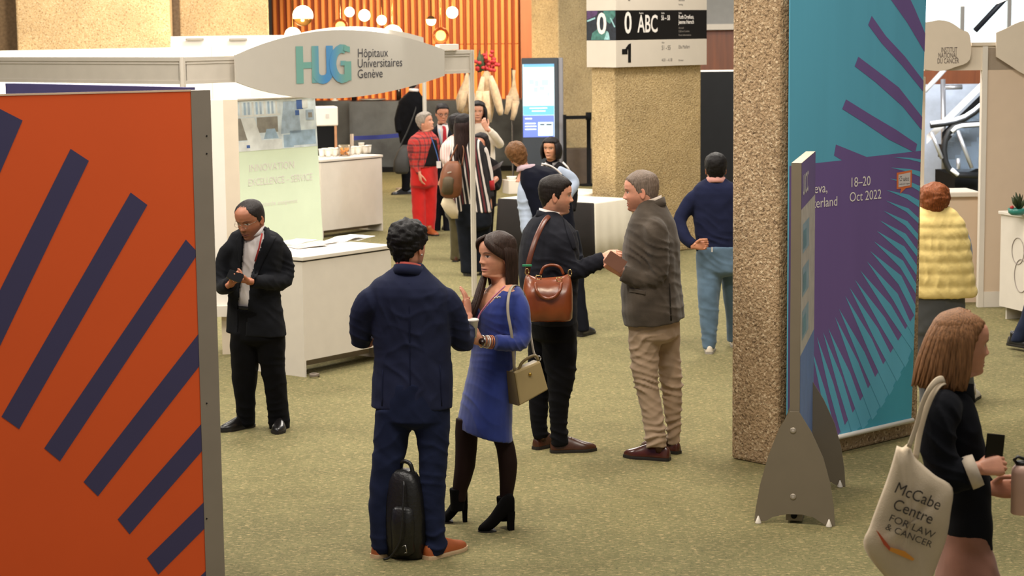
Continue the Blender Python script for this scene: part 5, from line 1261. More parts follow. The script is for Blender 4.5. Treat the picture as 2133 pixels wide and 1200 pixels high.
    def collar(s, c, a, b, yaw, h, drop, gap, material, thick=0.004, flare=1.06, name='collar', spread=0.0, parent=None, back_up=0.0):
        """band round the neck: c world centre, gap in degrees open at the front"""
        f, r = fwd(yaw), rgt(yaw); N = 36; lo, up = [], []
        for i in range(N + 1):
            t = math.radians(gap / 2 + (360 - gap) * i / N); C, S = math.cos(t), math.sin(t)
            z = -drop * (0.5 + 0.5 * C) + back_up * (0.5 - 0.5 * C)
            base = Vector(c) + r * (S * a) + f * (C * b); out = (r * S + f * C)
            lo.append(base * 1.0 + out * (a * (flare - 1)) + Vector((0, 0, z - h * 0.5 - spread * max(0, C)))); up.append(base + Vector((0, 0, z + h * 0.5)))
        m = MB(); m.loft([lo, [p.lerp(q, 0.5) + (p - Vector(c)).normalized() * 0.001 for p, q in zip(lo, up)], up], closed=False)
        return s.part(name, m, material, parent, solid=thick)
def hl(front=0.80, temple=0.70, side=0.42, nape=0.14, sb=70):
    return lambda az: np.interp(az, [0, 28, 48, sb - 8, sb + 4, 92, 118, 145, 180], [front, front - 0.01, temple + 0.03, temple - 0.08, side, side + 0.05, 0.34, nape + 0.05, nape])

def shrink(ring, f):
    c = sum((Vector(p) for p in ring), Vector()) / len(ring); return [c + (Vector(p) - c) * f for p in ring]
def clothe(p, top, arms, bottom, legs, topname='jacket', topmat=None, botname='trousers', botmat=None, core=0.8, vt=0.009, vb=0.009, tk=None, bk=None, folds=(), bfolds=(), cut=None, cutfn=None, thick=0.0, amp=0.0035, bamp=0.0035, smooth=4, fleshc=None, feet=None):
    """torso rows and sleeves become one garment, hip rows and legs another, and a slimmer body runs inside them"""
    if feet:      # each leg runs down to the ankle of its shoe
        nl = []
        for rows, (heel, toe) in zip(legs, feet):
            a = ground(*heel); b = ground(*toe); d = b - a; fy = (a + d * min(1.0, 0.29 / max(d.length, 1e-3)) * 0.2).y - p.Y; h0 = rows[0][3] if len(rows[0]) > 3 else 0.0
            y0, y1 = rows[0][0], rows[-1][0]; nl.append([(r[0], r[1], r[2], h0 + (fy - h0) * (r[0] - y0) / (y1 - y0)) for r in rows])
        legs = nl
    tk = {**dict(k=0.62), **(tk or {})}; bk = {**dict(k=0.72), **(bk or {})}
    def row(r, kw): return p.R(*r[:3], **{**kw, **(dict(dy=r[3]) if len(r) > 3 else {}), **(r[4] if len(r) > 4 else {})})
    m = MB()
    tr = [row(r, tk) for r in top]; br = [row(r, bk) for r in bottom] if bottom else []
    m.loft([shrink(r, core) for r in tr])
    if br: m.loft([shrink(r, core) for r in br]); m.loft([shrink(br[0], core * 0.9), shrink(tr[-1], core * 0.8), shrink(tr[len(tr) // 2], core * 0.8)])
    for pts, rad in arms:
        q = tuple(0.4 * a + 0.6 * b for a, b in zip(pts[-2], pts[-1])); p.limb(m, list(pts[:-1]) + [q], [r * 0.55 for r in rad])
    for rows in legs: m.loft([shrink(p.R(*r[:3], **{**dict(k=1.0, e=2.0), **(dict(dy=r[3]) if len(r) > 3 else {})}), 0.62) for r in rows])
    if br:
        for rows in legs: r = rows[0]; m.loft([shrink(br[-1], core * 0.6), shrink(p.R(*r[:3], k=1.0, dy=r[3] if len(r) > 3 else 0), 0.7)])
    p.flesh(m, 0.014, 3, fleshc); body = p.finish_body()
    m = MB(); m.loft(tr)
    for pts, rad in arms:
        x, y, z = pts[0]; cx = (top[-1][1] + top[-1][2]) / 2; q = 0.075 / mpp(p.Y) * (1 if cx > x else -1) * min(1.0, abs(cx - x) * mpp(p.Y) / 0.12)
        cy_ = sum(r[3] if len(r) > 3 else 0 for r in top) / len(top)
        p.limb(m, [(x + q, y + 3, z + 0.5 * (cy_ - z))] + list(pts), [rad[0] * 0.72] + list(rad))
    t = p.garment(topname, m, topmat, vt, smooth, amp, folds, cut, cutfn, thick)
    b = None
    if botmat is not None:
        m = MB()
        if br:
            dn = lambda r, f, z: [q - Vector((0, 0, z)) for q in shrink(r, f)]
            m.loft(br + [dn(br[-1], 0.86, 0.02), dn(br[-1], 0.6, 0.04), dn(br[-1], 0.25, 0.05)])
        for rows in legs: m.loft([p.R(*r[:3], **{**dict(k=1.05, e=2.1), **(dict(dy=r[3]) if len(r) > 3 else {})}) for r in rows])
        b = p.garment(botname, m, botmat, vb, smooth, bamp, bfolds)
    return t, b, body
SOLE_B = mat('dark_sole', (26, 22, 20), 0.6, var=0)
SH_BLACK = mat('black_leather', (22, 20, 20), 0.28, var=0.05, spec=0.6); SH_BROWN = mat('brown_leather', (66, 36, 22), 0.3, var=0.12, vs=20); SH_TAN = mat('tan_leather', (158, 80, 38), 0.45, var=0.1, vs=14)
WSHIRT = fabric('white_shirt', (216, 208, 206)); SUITB = fabric('black_suiting', (24, 25, 29), 0.8, var=0.08, sheen=0.05); TROB = fabric('black_trouser', (14, 14, 17), 0.85, var=0.08, sheen=0.03)

# ================================================================== 1 man reading his phone
p = Person(532, 897, -22, 'person in black suit and open white shirt looking down at a phone', (168, 108, 80))
p.head(522, 414, 494, -30, pitch=22, Hh=0.245, stubble=0.5, stubc=(44, 30, 26), brow=(26, 18, 16), lip=(112, 60, 54), dy=-0.05, wide=1.02)
p.hair(hl(0.93, 0.70, 0.42, 0.14), lambda az, z: np.interp(az, [0, 30, 60, 180], [0.002, 0.004, 0.018, 0.026]) * np.ones_like(z), hairmat('short_black_hair', (34, 28, 27)), 0.004)
lh = p.hand((480, 592, -0.30), (0.75, -0.35, 0.45), (0.25, -0.25, 0.95), 'R', 0.55, 0.95, elbow=(462, 600, -0.05), thumb=0.3)
rh = p.hand((519, 586, -0.30), (-0.85, -0.35, 0.15), (-0.15, 0.1, 1.0), 'L', 0.5, 0.95, elbow=(560, 590, -0.12), thumb=0.4)
top = [(696, 469, 599, 0, dict(slope=-0.04)), (675, 470, 595), (650, 472, 589), (625, 474, 585), (600, 474, 583), (570, 472, 586), (540, 470, 590), (515, 470, 592), (498, 474, 590), (486, 483, 578), (478, 497, 564), (470, 510, 552)]
armL = [(490, 516, 0), (468, 545, 0.02), (463, 592, -0.04), (470, 597, -0.16), (481, 592, -0.28)]; armR = [(573, 519, 0), (592, 545, 0.03), (590, 583, -0.02), (560, 588, -0.16), (524, 586, -0.28)]
bot = [(640, 480, 582), (670, 480, 586), (692, 479, 590), (704, 480, 590)]
legs = [[(690, 480, 545), (720, 480, 541), (760, 482, 538), (800, 485, 535), (830, 490, 533), (860, 492, 532), (878, 491, 532), (888, 492, 531)],
        [(690, 530, 594, -0.03), (720, 534, 594, -0.04), (760, 541, 594, -0.06), (800, 549, 597, -0.08), (830, 554, 599, -0.09), (860, 557, 602, -0.10), (882, 558, 603, -0.10), (897, 562, 601, -0.10)]]
VCUT = [(509, 470), (548, 466), (552, 485), (545, 510), (532, 545), (521, 582), (517, 640), (510, 720), (494, 720), (494, 640), (501, 580), (505, 530), (508, 490)]
jk, tr, bd = clothe(p, top, [(armL, [0.070, 0.064, 0.057, 0.054, 0.047]), (armR, [0.073, 0.066, 0.060, 0.055, 0.048])], bot, legs, 'jacket', SUITB, 'trousers', TROB, core=0.66, feet=[((528, 888), (464, 900)), ((588, 888), (572, 914))],
    folds=[(575, 640, -0.1, 0.16, (0.5, 0, 1), 0.004, 0.08), (590, 540, 0, 0.12, (0.6, 0, 1), 0.004, 0.06), (590, 575, 0, 0.14, (0.3, 0.2, 1), 0.006, 0.045), (465, 590, 0, 0.12, (0.3, 0, 1), 0.006, 0.045), (560, 590, -0.15, 0.12, (1, 0, 0.3), 0.005, 0.05)],
    bfolds=[(513, 880, 0, 0.12, (0, 0, 1), 0.007, 0.05), (580, 885, -0.1, 0.14, (0, 0, 1), 0.008, 0.05), (570, 780, -0.06, 0.15, (0.2, 0, 1), 0.004, 0.07)], cut=[(VCUT, 0.0)], thick=0.006)
m = MB(); p.rings(m, [(690, 481, 585), (640, 484, 577), (600, 484, 574), (560, 482, 577), (520, 481, 581), (500, 486, 578), (488, 498, 566), (478, 508, 556), (468, 514, 551)], k=0.6)
sh = p.garment('shirt', m, WSHIRT, 0.011, 4, 0.002, [(520, 560, -0.1, 0.25, (1, 0, 0.4), 0.004, 0.06)])
p.collar(p.P(529, 473, -0.02), 0.066, 0.068, -24, 0.045, 0.035, 46, WSHIRT, 0.004, 1.12)
p.patch('lapel', jk, [(552, 470), (560, 478), (563, 492), (574, 494), (556, 530), (535, 575), (523, 598), (521, 582), (532, 545), (545, 510)], SUITB, 0.007, 0.004)
p.patch('lapel', jk, [(508, 478), (500, 490), (492, 500), (494, 506), (500, 545), (500, 590), (502, 560), (505, 530), (508, 495)], SUITB, 0.007, 0.004)
m = MB().use(fabric('red_ribbon', (150, 44, 40))); m.tube([p.P(546, 486, -0.15), p.P(540, 515, -0.16), p.P(531, 545, -0.165)], 0.006, 6, flat=0.3); p.part('lanyard', m)
m = MB().use(mat('black_belt', (20, 18, 18), 0.4, var=0)); m.loft([p.R(y, 480, 583, k=0.63) for y in (634, 644)], cap=False); p.part('belt', m, solid=0.004)
p.shoe((528, 888), (464, 900), SH_BLACK, SOLE_B, 0.29, point=0.8); p.shoe((588, 888), (572, 914), SH_BLACK, SOLE_B, 0.29, point=0.8)
m = MB().use(mat('wire_gold', (150, 140, 128), 0.3, 0.8, var=0))
T = p.h['T']
for q in (-1, 1):
    m.tube([Vector(v) for v in T([[q * (0.147 + 0.085 * math.cos(a)), 0.465 - 0.02 * abs(math.cos(a)), 0.495 + 0.06 * math.sin(a)] for a in np.linspace(0, 6.2832, 18)])], 0.0012, 5)
    m.tube([Vector(v) for v in T([[q * 0.232, 0.43, 0.51], [q * 0.33, 0.25, 0.52], [q * 0.345, 0.0, 0.5]])], 0.0012, 5)
m.tube([Vector(v) for v in T([[-0.06, 0.47, 0.51], [0, 0.50, 0.53], [0.06, 0.47, 0.51]])], 0.0012, 5); p.part('eyeglasses', m)
m = MB().use(mat('phone_black', (12, 12, 14), 0.15, var=0)); a = p.P(476, 570, -0.40); b = p.P(504, 581, -0.40); d = (b - a).normalized(); nn = Vector((0.2, -0.75, 0.62)); nn = (nn - d * nn.dot(d)).normalized(); w = d.cross(nn)
m.rbox((a + b) / 2, d * 0.052, w * 0.036, nn * 0.005, 0.15); tag(m.build('smartphone'), 'black phone held in both hands by the man in the black suit', 'phone')

# ================================================================== 2 front man seen from behind
NAVY = fabric('navy_suiting', (34, 38, 60), 0.8, var=0.07, sheen=0.08); NAVYT = fabric('navy_trouser', (27, 33, 56), 0.85, var=0.08, sheen=0.06)
p = Person(850, 1150, 166, 'person in navy suit seen from behind with black backpack between the feet', (204, 142, 116))
p.head(849, 462, 560, 150, pitch=4, Hh=0.24, stubble=0.3, stubc=(60, 40, 34), dy=0.02)
p.hair(hl(0.80, 0.68, 0.40, 0.10), lambda az, z: np.interp(z, [0.1, 0.3, 0.5, 0.8, 1.0], [0.012, 0.04, 0.065, 0.085, 0.095]) * np.interp(az, [0, 60, 100, 180], [1, 0.8, 0.75, 1.0]), hairmat('curly_black_hair', (18, 15, 15), 0.4), 0.05, 9, 3)
p.hand((796, 690, 0.36), (0.5, 0.8, 0.3), (0.8, -0.2, 0.5), 'L', 0.5, elbow=(765, 712, 0.1))
p.hand((975, 660, 0.34), (-0.05, 0.25, 0.95), (-0.9, 0.3, 0.0), 'R', 0.2, elbow=(960, 715, 0.1), thumb=0.2)
top = [(848, 771, 943, 0, dict(slope=0.0)), (820, 772, 943), (780, 776, 942), (740, 780, 939), (700, 777, 939), (665, 770, 939), (635, 764, 938), (612, 762, 936), (596, 768, 928), (582, 780, 914), (570, 797, 900), (558, 815, 888), (548, 824, 880)]
armL = [(778, 628, 0.0), (757, 655, 0.02), (752, 700, 0.06), (762, 705, 0.18), (785, 695, 0.32)]; armR = [(922, 630, 0.0), (946, 660, 0.02), (957, 706, 0.06), (968, 708, 0.12), (972, 688, 0.25)]
bot = [(790, 786, 930), (830, 783, 936), (855, 782, 938), (872, 781, 938)]
legs = [[(850, 782, 866), (890, 779, 856), (930, 778, 848), (970, 774, 842), (1010, 769, 834), (1050, 766, 826), (1090, 767, 820), (1120, 770, 818), (1140, 774, 816), (1152, 776, 812)],
        [(850, 856, 938, -0.02), (890, 864, 938, -0.03), (930, 869, 934, -0.04), (970, 872, 930, -0.06), (1010, 874, 928, -0.08), (1050, 876, 927, -0.09), (1090, 880, 928, -0.1), (1120, 883, 929, -0.1), (1140, 885, 931, -0.1), (1156, 888, 925, -0.1)]]
jk, tr, bd = clothe(p, top, [(armL, [0.082, 0.068, 0.056, 0.054, 0.046]), (armR, [0.084, 0.070, 0.058, 0.054, 0.046])], bot, legs, 'jacket', NAVY, 'trousers', NAVYT, vt=0.008, vb=0.008, feet=[((778, 1163), (842, 1146)), ((887, 1166), (962, 1143))],
    folds=[(860, 690, -0.15, 0.22, (0.15, 0, 1), 0.003, 0.11), (752, 700, 0.08, 0.13, (0.2, 0, 1), 0.006, 0.05), (960, 705, 0.1, 0.13, (0.2, 0, 1), 0.007, 0.045), (790, 640, -0.1, 0.12, (1, 0, 0.5), 0.004, 0.07), (860, 770, -0.1, 0.25, (1, 0, 0.25), 0.003, 0.09), (915, 640, -0.1, 0.12, (1, 0, -0.5), 0.004, 0.07)],
    bfolds=[(905, 1130, -0.1, 0.12, (0.1, 0, 1), 0.009, 0.055), (792, 1130, 0, 0.12, (0.1, 0, 1), 0.007, 0.05), (900, 930, -0.1, 0.2, (0.6, 0, 0.8), 0.0035, 0.08), (815, 930, -0.05, 0.2, (-0.6, 0, 0.8), 0.0035, 0.08), (900, 1010, -0.1, 0.14, (0.4, 0, 1), 0.003, 0.07)], amp=0.003)
p.collar(p.P(853, 556, 0.0), 0.074, 0.078, 160, 0.050, 0.05, 70, NAVY, 0.006, 1.14)
p.collar(p.P(853, 549, 0.0), 0.066, 0.070, 160, 0.035, 0.05, 40, fabric('red_check_shirt', (168, 76, 66)), 0.004, 1.05, 'shirt_collar')
m = MB().use(NAVY)
for q in (0, 1):
    y0 = (780, 946)[q]
seam = MB().use(fabric('navy_seam', (24, 28, 50), 0.9)); 
p.patch('back_seam', jk, [(851, 590), (853, 590), (856, 846), (854, 846)], fabric('navy_seam', (24, 28, 50), 0.9), 0.0015, 0.001)
p.patch('vent_flap', jk, [(915, 760), (917, 760), (921, 846), (919, 846)], fabric('navy_seam', (24, 28, 50), 0.9), 0.002, 0.001)
p.patch('vent_flap', jk, [(797, 770), (799, 770), (797, 846), (795, 846)], fabric('navy_seam', (24, 28, 50), 0.9), 0.002, 0.001)
CRS = mat('crepe_sole', (206, 176, 140), 0.7, var=0.05)
p.shoe((778, 1163), (842, 1146), SH_TAN, CRS, 0.29); p.shoe((887, 1166), (962, 1143), SH_TAN, CRS, 0.30, width=1.1)
m = MB().use(mat('silver_stud', (200, 196, 190), 0.2, 0.9, var=0)); v = p.h['T']([[0.36, -0.02, 0.31]])[0]; m.sphere(v, 0.006, 10, 6); p.part('earring', m)
# backpack
BPK = mat('black_grained_leather', (20, 19, 19), 0.38, var=0.1, bump=0.25, bs=60)
g = ground(845, 1172); bpk = empty('backpack', g, 'black leather backpack on the carpet between the feet of the navy suit', 'backpack')
f_ = fwd(-22); r_ = rgt(-22)
def bp_ring(z, w, dpt, sh=0.0): return [g + Vector((0, 0.12, 0)) + r_ * (math.copysign(abs(math.cos(t)) ** 0.6, math.cos(t)) * w - sh) + f_ * math.copysign(abs(math.sin(t)) ** 0.7, math.sin(t)) * dpt + Vector((0, 0, z)) for t in np.linspace(0, 6.2832, 36, endpoint=False)]
m = MB().use(BPK); m.loft([bp_ring(z, w, d, s_) for z, w, d, s_ in ((0.0, 0.085, 0.06, 0.0), (0.012, 0.10, 0.075, 0.0), (0.1, 0.112, 0.088, 0), (0.22, 0.112, 0.085, -0.002), (0.33, 0.104, 0.075, -0.005), (0.40, 0.092, 0.065, -0.01), (0.445, 0.07, 0.05, -0.014), (0.465, 0.035, 0.03, -0.016))]); m.build('bag_body', None, bpk)
m = MB().use(BPK); m.loft([[q + f_ * 0.05 - r_ * 0.015 for q in shrink(bp_ring(z, w, d), 1.0)] for z, w, d in ((0.03, 0.05, 0.05), (0.05, 0.066, 0.06), (0.2, 0.068, 0.062), (0.27, 0.06, 0.055), (0.285, 0.04, 0.04))]); m.build('front_pocket', None, bpk)
c_ = g + Vector((0, 0.12, 0)); m = MB().use(BPK); m.tube(spline([c_ + r_ * 0.055 + Vector((0, 0, 0.44)), c_ + r_ * 0.04 + Vector((0, 0, 0.49)), c_ + Vector((0, 0, 0.505)), c_ - r_ * 0.03 + Vector((0, 0, 0.49)), c_ - r_ * 0.045 + Vector((0, 0, 0.44))], 5), 0.011, 8); m.build('handle', None, bpk)
m = MB().use(mat('zip_brown', (92, 62, 48), 0.35, 0.4, var=0)); m.tube(spline([c_ + r_ * 0.11 + f_ * 0.05 + Vector((0, 0, 0.2)), c_ + r_ * 0.105 + f_ * 0.055 + Vector((0, 0, 0.3)), c_ + r_ * 0.08 + f_ * 0.05 + Vector((0, 0, 0.40)), c_ + r_ * 0.04 + f_ * 0.045 + Vector((0, 0, 0.44))], 5), 0.004, 6); m.build('zip', None, bpk)
m = MB().use(BPK); m.tube(spline([c_ - r_ * 0.03 + f_ * 0.08 + Vector((0, 0, 0.42)), c_ - r_ * 0.04 + f_ * 0.13 + Vector((0, 0, 0.25)), c_ - r_ * 0.03 + f_ * 0.14 + Vector((0, 0, 0.12)), c_ + r_ * 0.03 + f_ * 0.13 + Vector((0, 0, 0.03)), c_ + r_ * 0.075 + f_ * 0.12 + Vector((0, 0, 0.008))], 6), 0.006, 6); m.build('strap', None, bpk)
m = MB().use(mat('steel_clip', (190, 186, 180), 0.25, 0.9, var=0)); a = c_ - r_ * 0.03 + f_ * 0.118 + Vector((0, 0, 0.085))
for q0, q1 in (((0, 0), (0.02, 0.008)), ((0.02, 0.008), (0.026, -0.03)), ((0.026, -0.03), (0.012, -0.034))): m.tube([a - r_ * q0[0] + Vector((0, 0, q0[1])), a - r_ * q1[0] + Vector((0, 0, q1[1]))], 0.002, 5)
m.build('buckle', None, bpk)

# ================================================================== 3 woman in blue dress
BLUE = fabric('royal_blue_jersey', (36, 52, 122), 0.75, var=0.06, sheen=0.25)
p = Person(1010, 1094, -62, 'person in blue dress with long dark hair holding a paper cup', (206, 146, 116))
p.head(1036, 486, 573, -56, pitch=3, Hh=0.228, fem=1, brow=(52, 34, 26), lip=(168, 96, 88), neck=0.92)
p.hair(hl(0.86, 0.74, 0.46, 0.0), lambda az, z: np.interp(az, [0, 25, 60, 180], [0.02, 0.035, 0.05, 0.075]) * np.ones_like(z), hairmat('dark_brown_hair', (48, 33, 27)), 0.012, 7, 1)
HB = hairmat('dark_brown_hair', (0, 0, 0)); rr = random.Random(4); st = []
for i in range(46):      # back and far side fall
    az = math.radians(rr.uniform(88, 205)) ; sx, sy = math.sin(az), math.cos(az)
    e = rr.uniform(-0.72, -0.40)
    st.append(([(sx * 0.18, sy * 0.2 - 0.03, 0.96), (sx * 0.385, sy * 0.46 - 0.02, 0.62), (sx * 0.39, sy * 0.47 - 0.01, 0.2), (sx * 0.36, sy * 0.45 - 0.01, -0.2), (sx * 0.34 + rr.uniform(-0.05, 0.05), sy * 0.44 - 0.02, e)], [0.012, 0.022, 0.024, 0.022, 0.004], 0.45, False))
for i in range(16):      # near side behind the ear (her left is -x)
    az = math.radians(rr.uniform(-150, -92)); sx, sy = math.sin(az), math.cos(az)
    st.append(([(sx * 0.18, sy * 0.2 - 0.03, 0.95), (sx * 0.385, sy * 0.45 - 0.02, 0.6), (sx * 0.37, sy * 0.45 - 0.05, 0.2), (sx * 0.34, sy * 0.42 - 0.06, -0.2), (sx * 0.34, sy * 0.42 - 0.06, rr.uniform(-0.6, -0.42))], [0.012, 0.022, 0.022, 0.02, 0.004], 0.45, False))
for i in range(12):      # parted front sweeping over the temple
    u = i / 11; st.append(([(-0.02 - 0.02 * u, 0.27 - 0.22 * u, 0.985 - 0.02 * u), (-0.20, 0.40 - 0.30 * u, 0.86), (-0.325, 0.33 - 0.3 * u, 0.70), (-0.37, 0.14 - 0.22 * u, 0.54), (-0.36, -0.06 - 0.16 * u, 0.36)], [0.01, 0.016, 0.017, 0.016, 0.006], 0.4, False))
    st.append(([(0.0, 0.28 - 0.22 * u, 0.985), (0.18, 0.40 - 0.30 * u, 0.86), (0.31, 0.33 - 0.3 * u, 0.68), (0.37, 0.14 - 0.22 * u, 0.45), (0.36, 0.02 - 0.16 * u, 0.1)], [0.01, 0.016, 0.017, 0.016, 0.012], 0.4, False))
for i in range(12):      # long lock over the front of the far shoulder, down to the forearm
    dx, dd = rr.uniform(-7, 7), rr.uniform(-0.03, 0.05)
    st.append(([p.P(1012 + dx * 0.4, 566, 0.02 + dd), p.P(1004 + dx * 0.7, 595, -0.02 + dd), p.P(995 + dx * 0.9, 625, -0.06 + dd), p.P(985 + dx, 650, -0.08 + dd), p.P(979 + dx * 0.6, 672 + rr.uniform(-8, 6), -0.08 + dd)], [0.012, 0.018, 0.019, 0.016, 0.003], 0.5, True))
p.locks(st, HB, 'hair_length')
hd = p.hand((1000, 711, -0.26), (-0.75, -0.25, 0.45), (-0.25, 0.9, 0.25), 'L', 0.6, 0.88, elbow=(1075, 716, -0.06), thumb=0.5)
p.hand((972, 668, -0.06), (-0.15, -0.1, 0.95), (0.5, -0.8, 0.1), 'R', 0.25, 0.85, elbow=(1000, 705, 0.05), thumb=0.3)
# chest and shoulders of the body show in the V neck
m = MB(); p.rings(m, [(690, 996, 1070), (650, 994, 1082), (620, 1003, 1086), (603, 1014, 1084), (594, 1022, 1074), (586, 1029, 1062), (575, 1033, 1056)], k=0.66); p.flesh(m, 0.009, 4)
top = [(903, 953, 1066, 0, dict(slope=-0.25)), (880, 953, 1065), (840, 961, 1066), (800, 970, 1070), (765, 978, 1072), (735, 983, 1073), (715, 985, 1073), (690, 986, 1078), (665, 984, 1084), (645, 984, 1088), (625, 992, 1090), (608, 1005, 1090), (597, 1022, 1082), (590, 1035, 1070)]
armN = [(1074, 626, -0.06), (1085, 650, -0.10), (1088, 695, -0.12), (1080, 714, -0.16), (1055, 715, -0.22), (1032, 713, -0.25)]; armF = [(1012, 624, 0.10), (996, 655, 0.12), (985, 700, 0.06), (978, 690, 0.0)]
legs = [[(870, 950, 1000), (900, 948, 996), (940, 948, 993), (970, 947, 990), (1000, 944, 982), (1020, 942, 974), (1045, 942, 970)], [(870, 1010, 1066, -0.03), (905, 1022, 1066, -0.03), (935, 1034, 1074, -0.04), (965, 1038, 1078, -0.04), (1000, 1040, 1075, -0.04), (1025, 1041, 1070, -0.04), (1050, 1040, 1068, -0.04)]]
VN = [(1006, 588), (1040, 575), (1062, 584), (1064, 592), (1040, 612), (1012, 640), (1000, 655), (996, 640)]
jk, tr, bd = clothe(p, top, [(armN, [0.055, 0.051, 0.050, 0.049, 0.044, 0.041]), (armF, [0.06, 0.052, 0.048, 0.042])], None, legs, 'dress', BLUE, 'tights', mat('black_tights', (34, 21, 19), 0.7, var=0.05, spec=0.12), core=0.86, vt=0.007, vb=0.007, tk=dict(k=0.74), amp=0.0015, bamp=0.0008,
    folds=[(1080, 712, -0.15, 0.10, (1, 0, 0.6), 0.005, 0.035), (1030, 740, -0.1, 0.15, (0.15, 0, 1), 0.003, 0.05), (1040, 690, -0.15, 0.1, (0.4, 0, 1), 0.003, 0.04), (975, 830, -0.1, 0.2, (0.6, 0, 1), 0.003, 0.08)], cut=[(VN, 0.06)], thick=0.003)
BT = mat('black_suede', (11, 10, 10), 0.95, var=0.06, spec=0.1)
def boot(heel, toe, shaft_rows, dyy):
    a, b = ground(*heel), ground(*toe); d = b - a; L = d.length; d.normalize(); r = Vector((d.y, -d.x, 0)); m = MB(); rg = []
    for t, w, z0, z1 in ((-0.02, 0.02, 0.095, 0.18), (0.03, 0.03, 0.088, 0.20), (0.14, 0.033, 0.082, 0.205), (0.3, 0.034, 0.062, 0.185), (0.45, 0.036, 0.034, 0.145), (0.6, 0.039, 0.012, 0.10), (0.72, 0.040, 0.004, 0.070), (0.85, 0.034, 0.003, 0.049), (0.95, 0.022, 0.004, 0.034), (1.0, 0.008, 0.006, 0.02)):
        c = a + d * L * t; rg.append([c + r * math.copysign(abs(math.cos(q)) ** 0.8, math.cos(q)) * w + Vector((0, 0, (z0 + z1) / 2 + (z1 - z0) / 2 * math.sin(q))) for q in np.linspace(0, 6.2832, 20, endpoint=False)])
    m.loft(rg); m.loft([p.R(*q, dyy, k=1.15) for q in shaft_rows]); o = p.garment('boot', m, BT, 0.005, 3, 0.0006)
    m = MB().use(BT); rg = []
    for z, w, t0, t1 in ((0, 0.024, 0.0, 0.16), (0.045, 0.023, -0.005, 0.165), (0.09, 0.028, -0.02, 0.20), (0.105, 0.03, -0.02, 0.23)):
        A, B = a + d * L * t0, a + d * L * t1; rg.append([q + Vector((0, 0, z)) for q in (A - r * w * 0.8, A + r * w * 0.8, (A * 0.6 + B * 0.4) + r * w, B + r * w, B - r * w, (A * 0.6 + B * 0.4) - r * w)])
    m.loft(rg, smooth=False); p.part('heel', m, None, o)
    m = MB().use(SOLE_B); m.loft([[a + d * L * t + r * w * x + Vector((0, 0, z)) for x, z in ((-1, 0), (1, 0), (1, 0.007), (-1, 0.007))] for t, w in ((0.52, 0.034), (0.7, 0.041), (0.85, 0.035), (0.95, 0.023), (1.0, 0.009))], smooth=False); p.part('sole', m, None, o)
boot((973, 1086), (916, 1088), [(1064, 938, 966), (1045, 938, 968), (1028, 937, 970), (1017, 936, 972)], 0.0); boot((1070, 1103), (996, 1108), [(1084, 1036, 1068), (1062, 1036, 1068), (1046, 1035, 1069), (1034, 1034, 1070)], -0.04)
m = MB().use(mat('silver_hoop', (206, 200, 190), 0.2, 0.9, var=0)); v = Vector(p.h['T']([[-0.36, -0.02, 0.22]])[0]); m.tube([v + Vector((0.006 * math.sin(a) + 0.002, 0, 0.017 * math.cos(a))) for a in np.linspace(0, 6.28, 20)], 0.002, 6); p.part('earring', m)
m = MB().use(mat('silver_brooch', (178, 174, 168), 0.35, 0.7, var=0.1)); c = p.P(1036, 621, -0.19)
for k in range(5): m.sphere(c + Vector((0.007 * (k - 2), -0.004, 0.003 * (k % 2) + 0.001 * k)), 0.0055, 8, 6)
p.part('brooch', m)
m = MB().use(fabric('pink_ribbon', (196, 120, 150))); m.tube(spline([p.P(1052, 596, -0.12), p.P(1030, 617, -0.17), p.P(1010, 640, -0.17), p.P(997, 660, -0.16), p.P(992, 690, -0.18)], 5), 0.005, 6, flat=0.35); p.part('lanyard', m)
W = hd['W']; E = p.P(1040, 714, -0.2); ax = (E - W).normalized(); wb_ = MB().use(mat('silver_links', (186, 180, 172), 0.25, 0.85, var=0.1))
def bracelet(c, rad, tr_, mt, name):
    m = MB().use(mt); u = ax.orthogonal().normalized(); v = ax.cross(u); m.tube([c + u * rad * math.cos(t) + v * rad * math.sin(t) for t in np.linspace(0, 6.2832, 22)], tr_, 6); return p.part(name, m)
wt = bracelet(W + ax * 0.012, 0.030, 0.006, mat('silver_links', (0, 0, 0)), 'wristwatch')
m = MB().use(mat('watch_dial', (40, 20, 16), 0.2, var=0)); c = W + ax * 0.012; o_ = (CPOS - c).normalized(); m.lathe(c + o_ * 0.03, [(0.0, 0), (0.018, 0), (0.018, 0.007), (0.0, 0.008)], 18, o_); p.part('watch_face', m, None, wt)
for k, (d_, mt) in enumerate(((0.032, 'silver_links'), (0.044, 'pearl_beads'), (0.058, 'copper_band'), (0.070, 'copper_band'))):
    bracelet(W + ax * d_, 0.032 + 0.001 * k, 0.0036, mat(mt, {'silver_links': (0, 0, 0), 'pearl_beads': (214, 208, 200), 'copper_band': (176, 112, 80)}[mt], 0.3, 0.3, var=0), 'bracelet')
# her paper cup
c = p.P(982, 686, -0.30); m = MB().use(cupm); m.lathe(c - Vector((0, 0, 0.045)), [(0.026, 0), (0.036, 0.085), (0.039, 0.087), (0.039, 0.093), (0.034, 0.092)], 24); cu_ = empty('coffee_cup', c - Vector((0, 0, 0.045)), 'white coffee cup with lid in the hand of the woman in blue', 'cup'); m.build('cup', None, cu_)
m = MB().use(mat('cup_lid', (222, 214, 206), 0.4, var=0)); m.lathe(c + Vector((0, 0, 0.044)), [(0.0405, 0), (0.041, 0.008), (0.036, 0.012), (0.034, 0.01), (0, 0.01)], 24); m.build('lid', None, cu_)
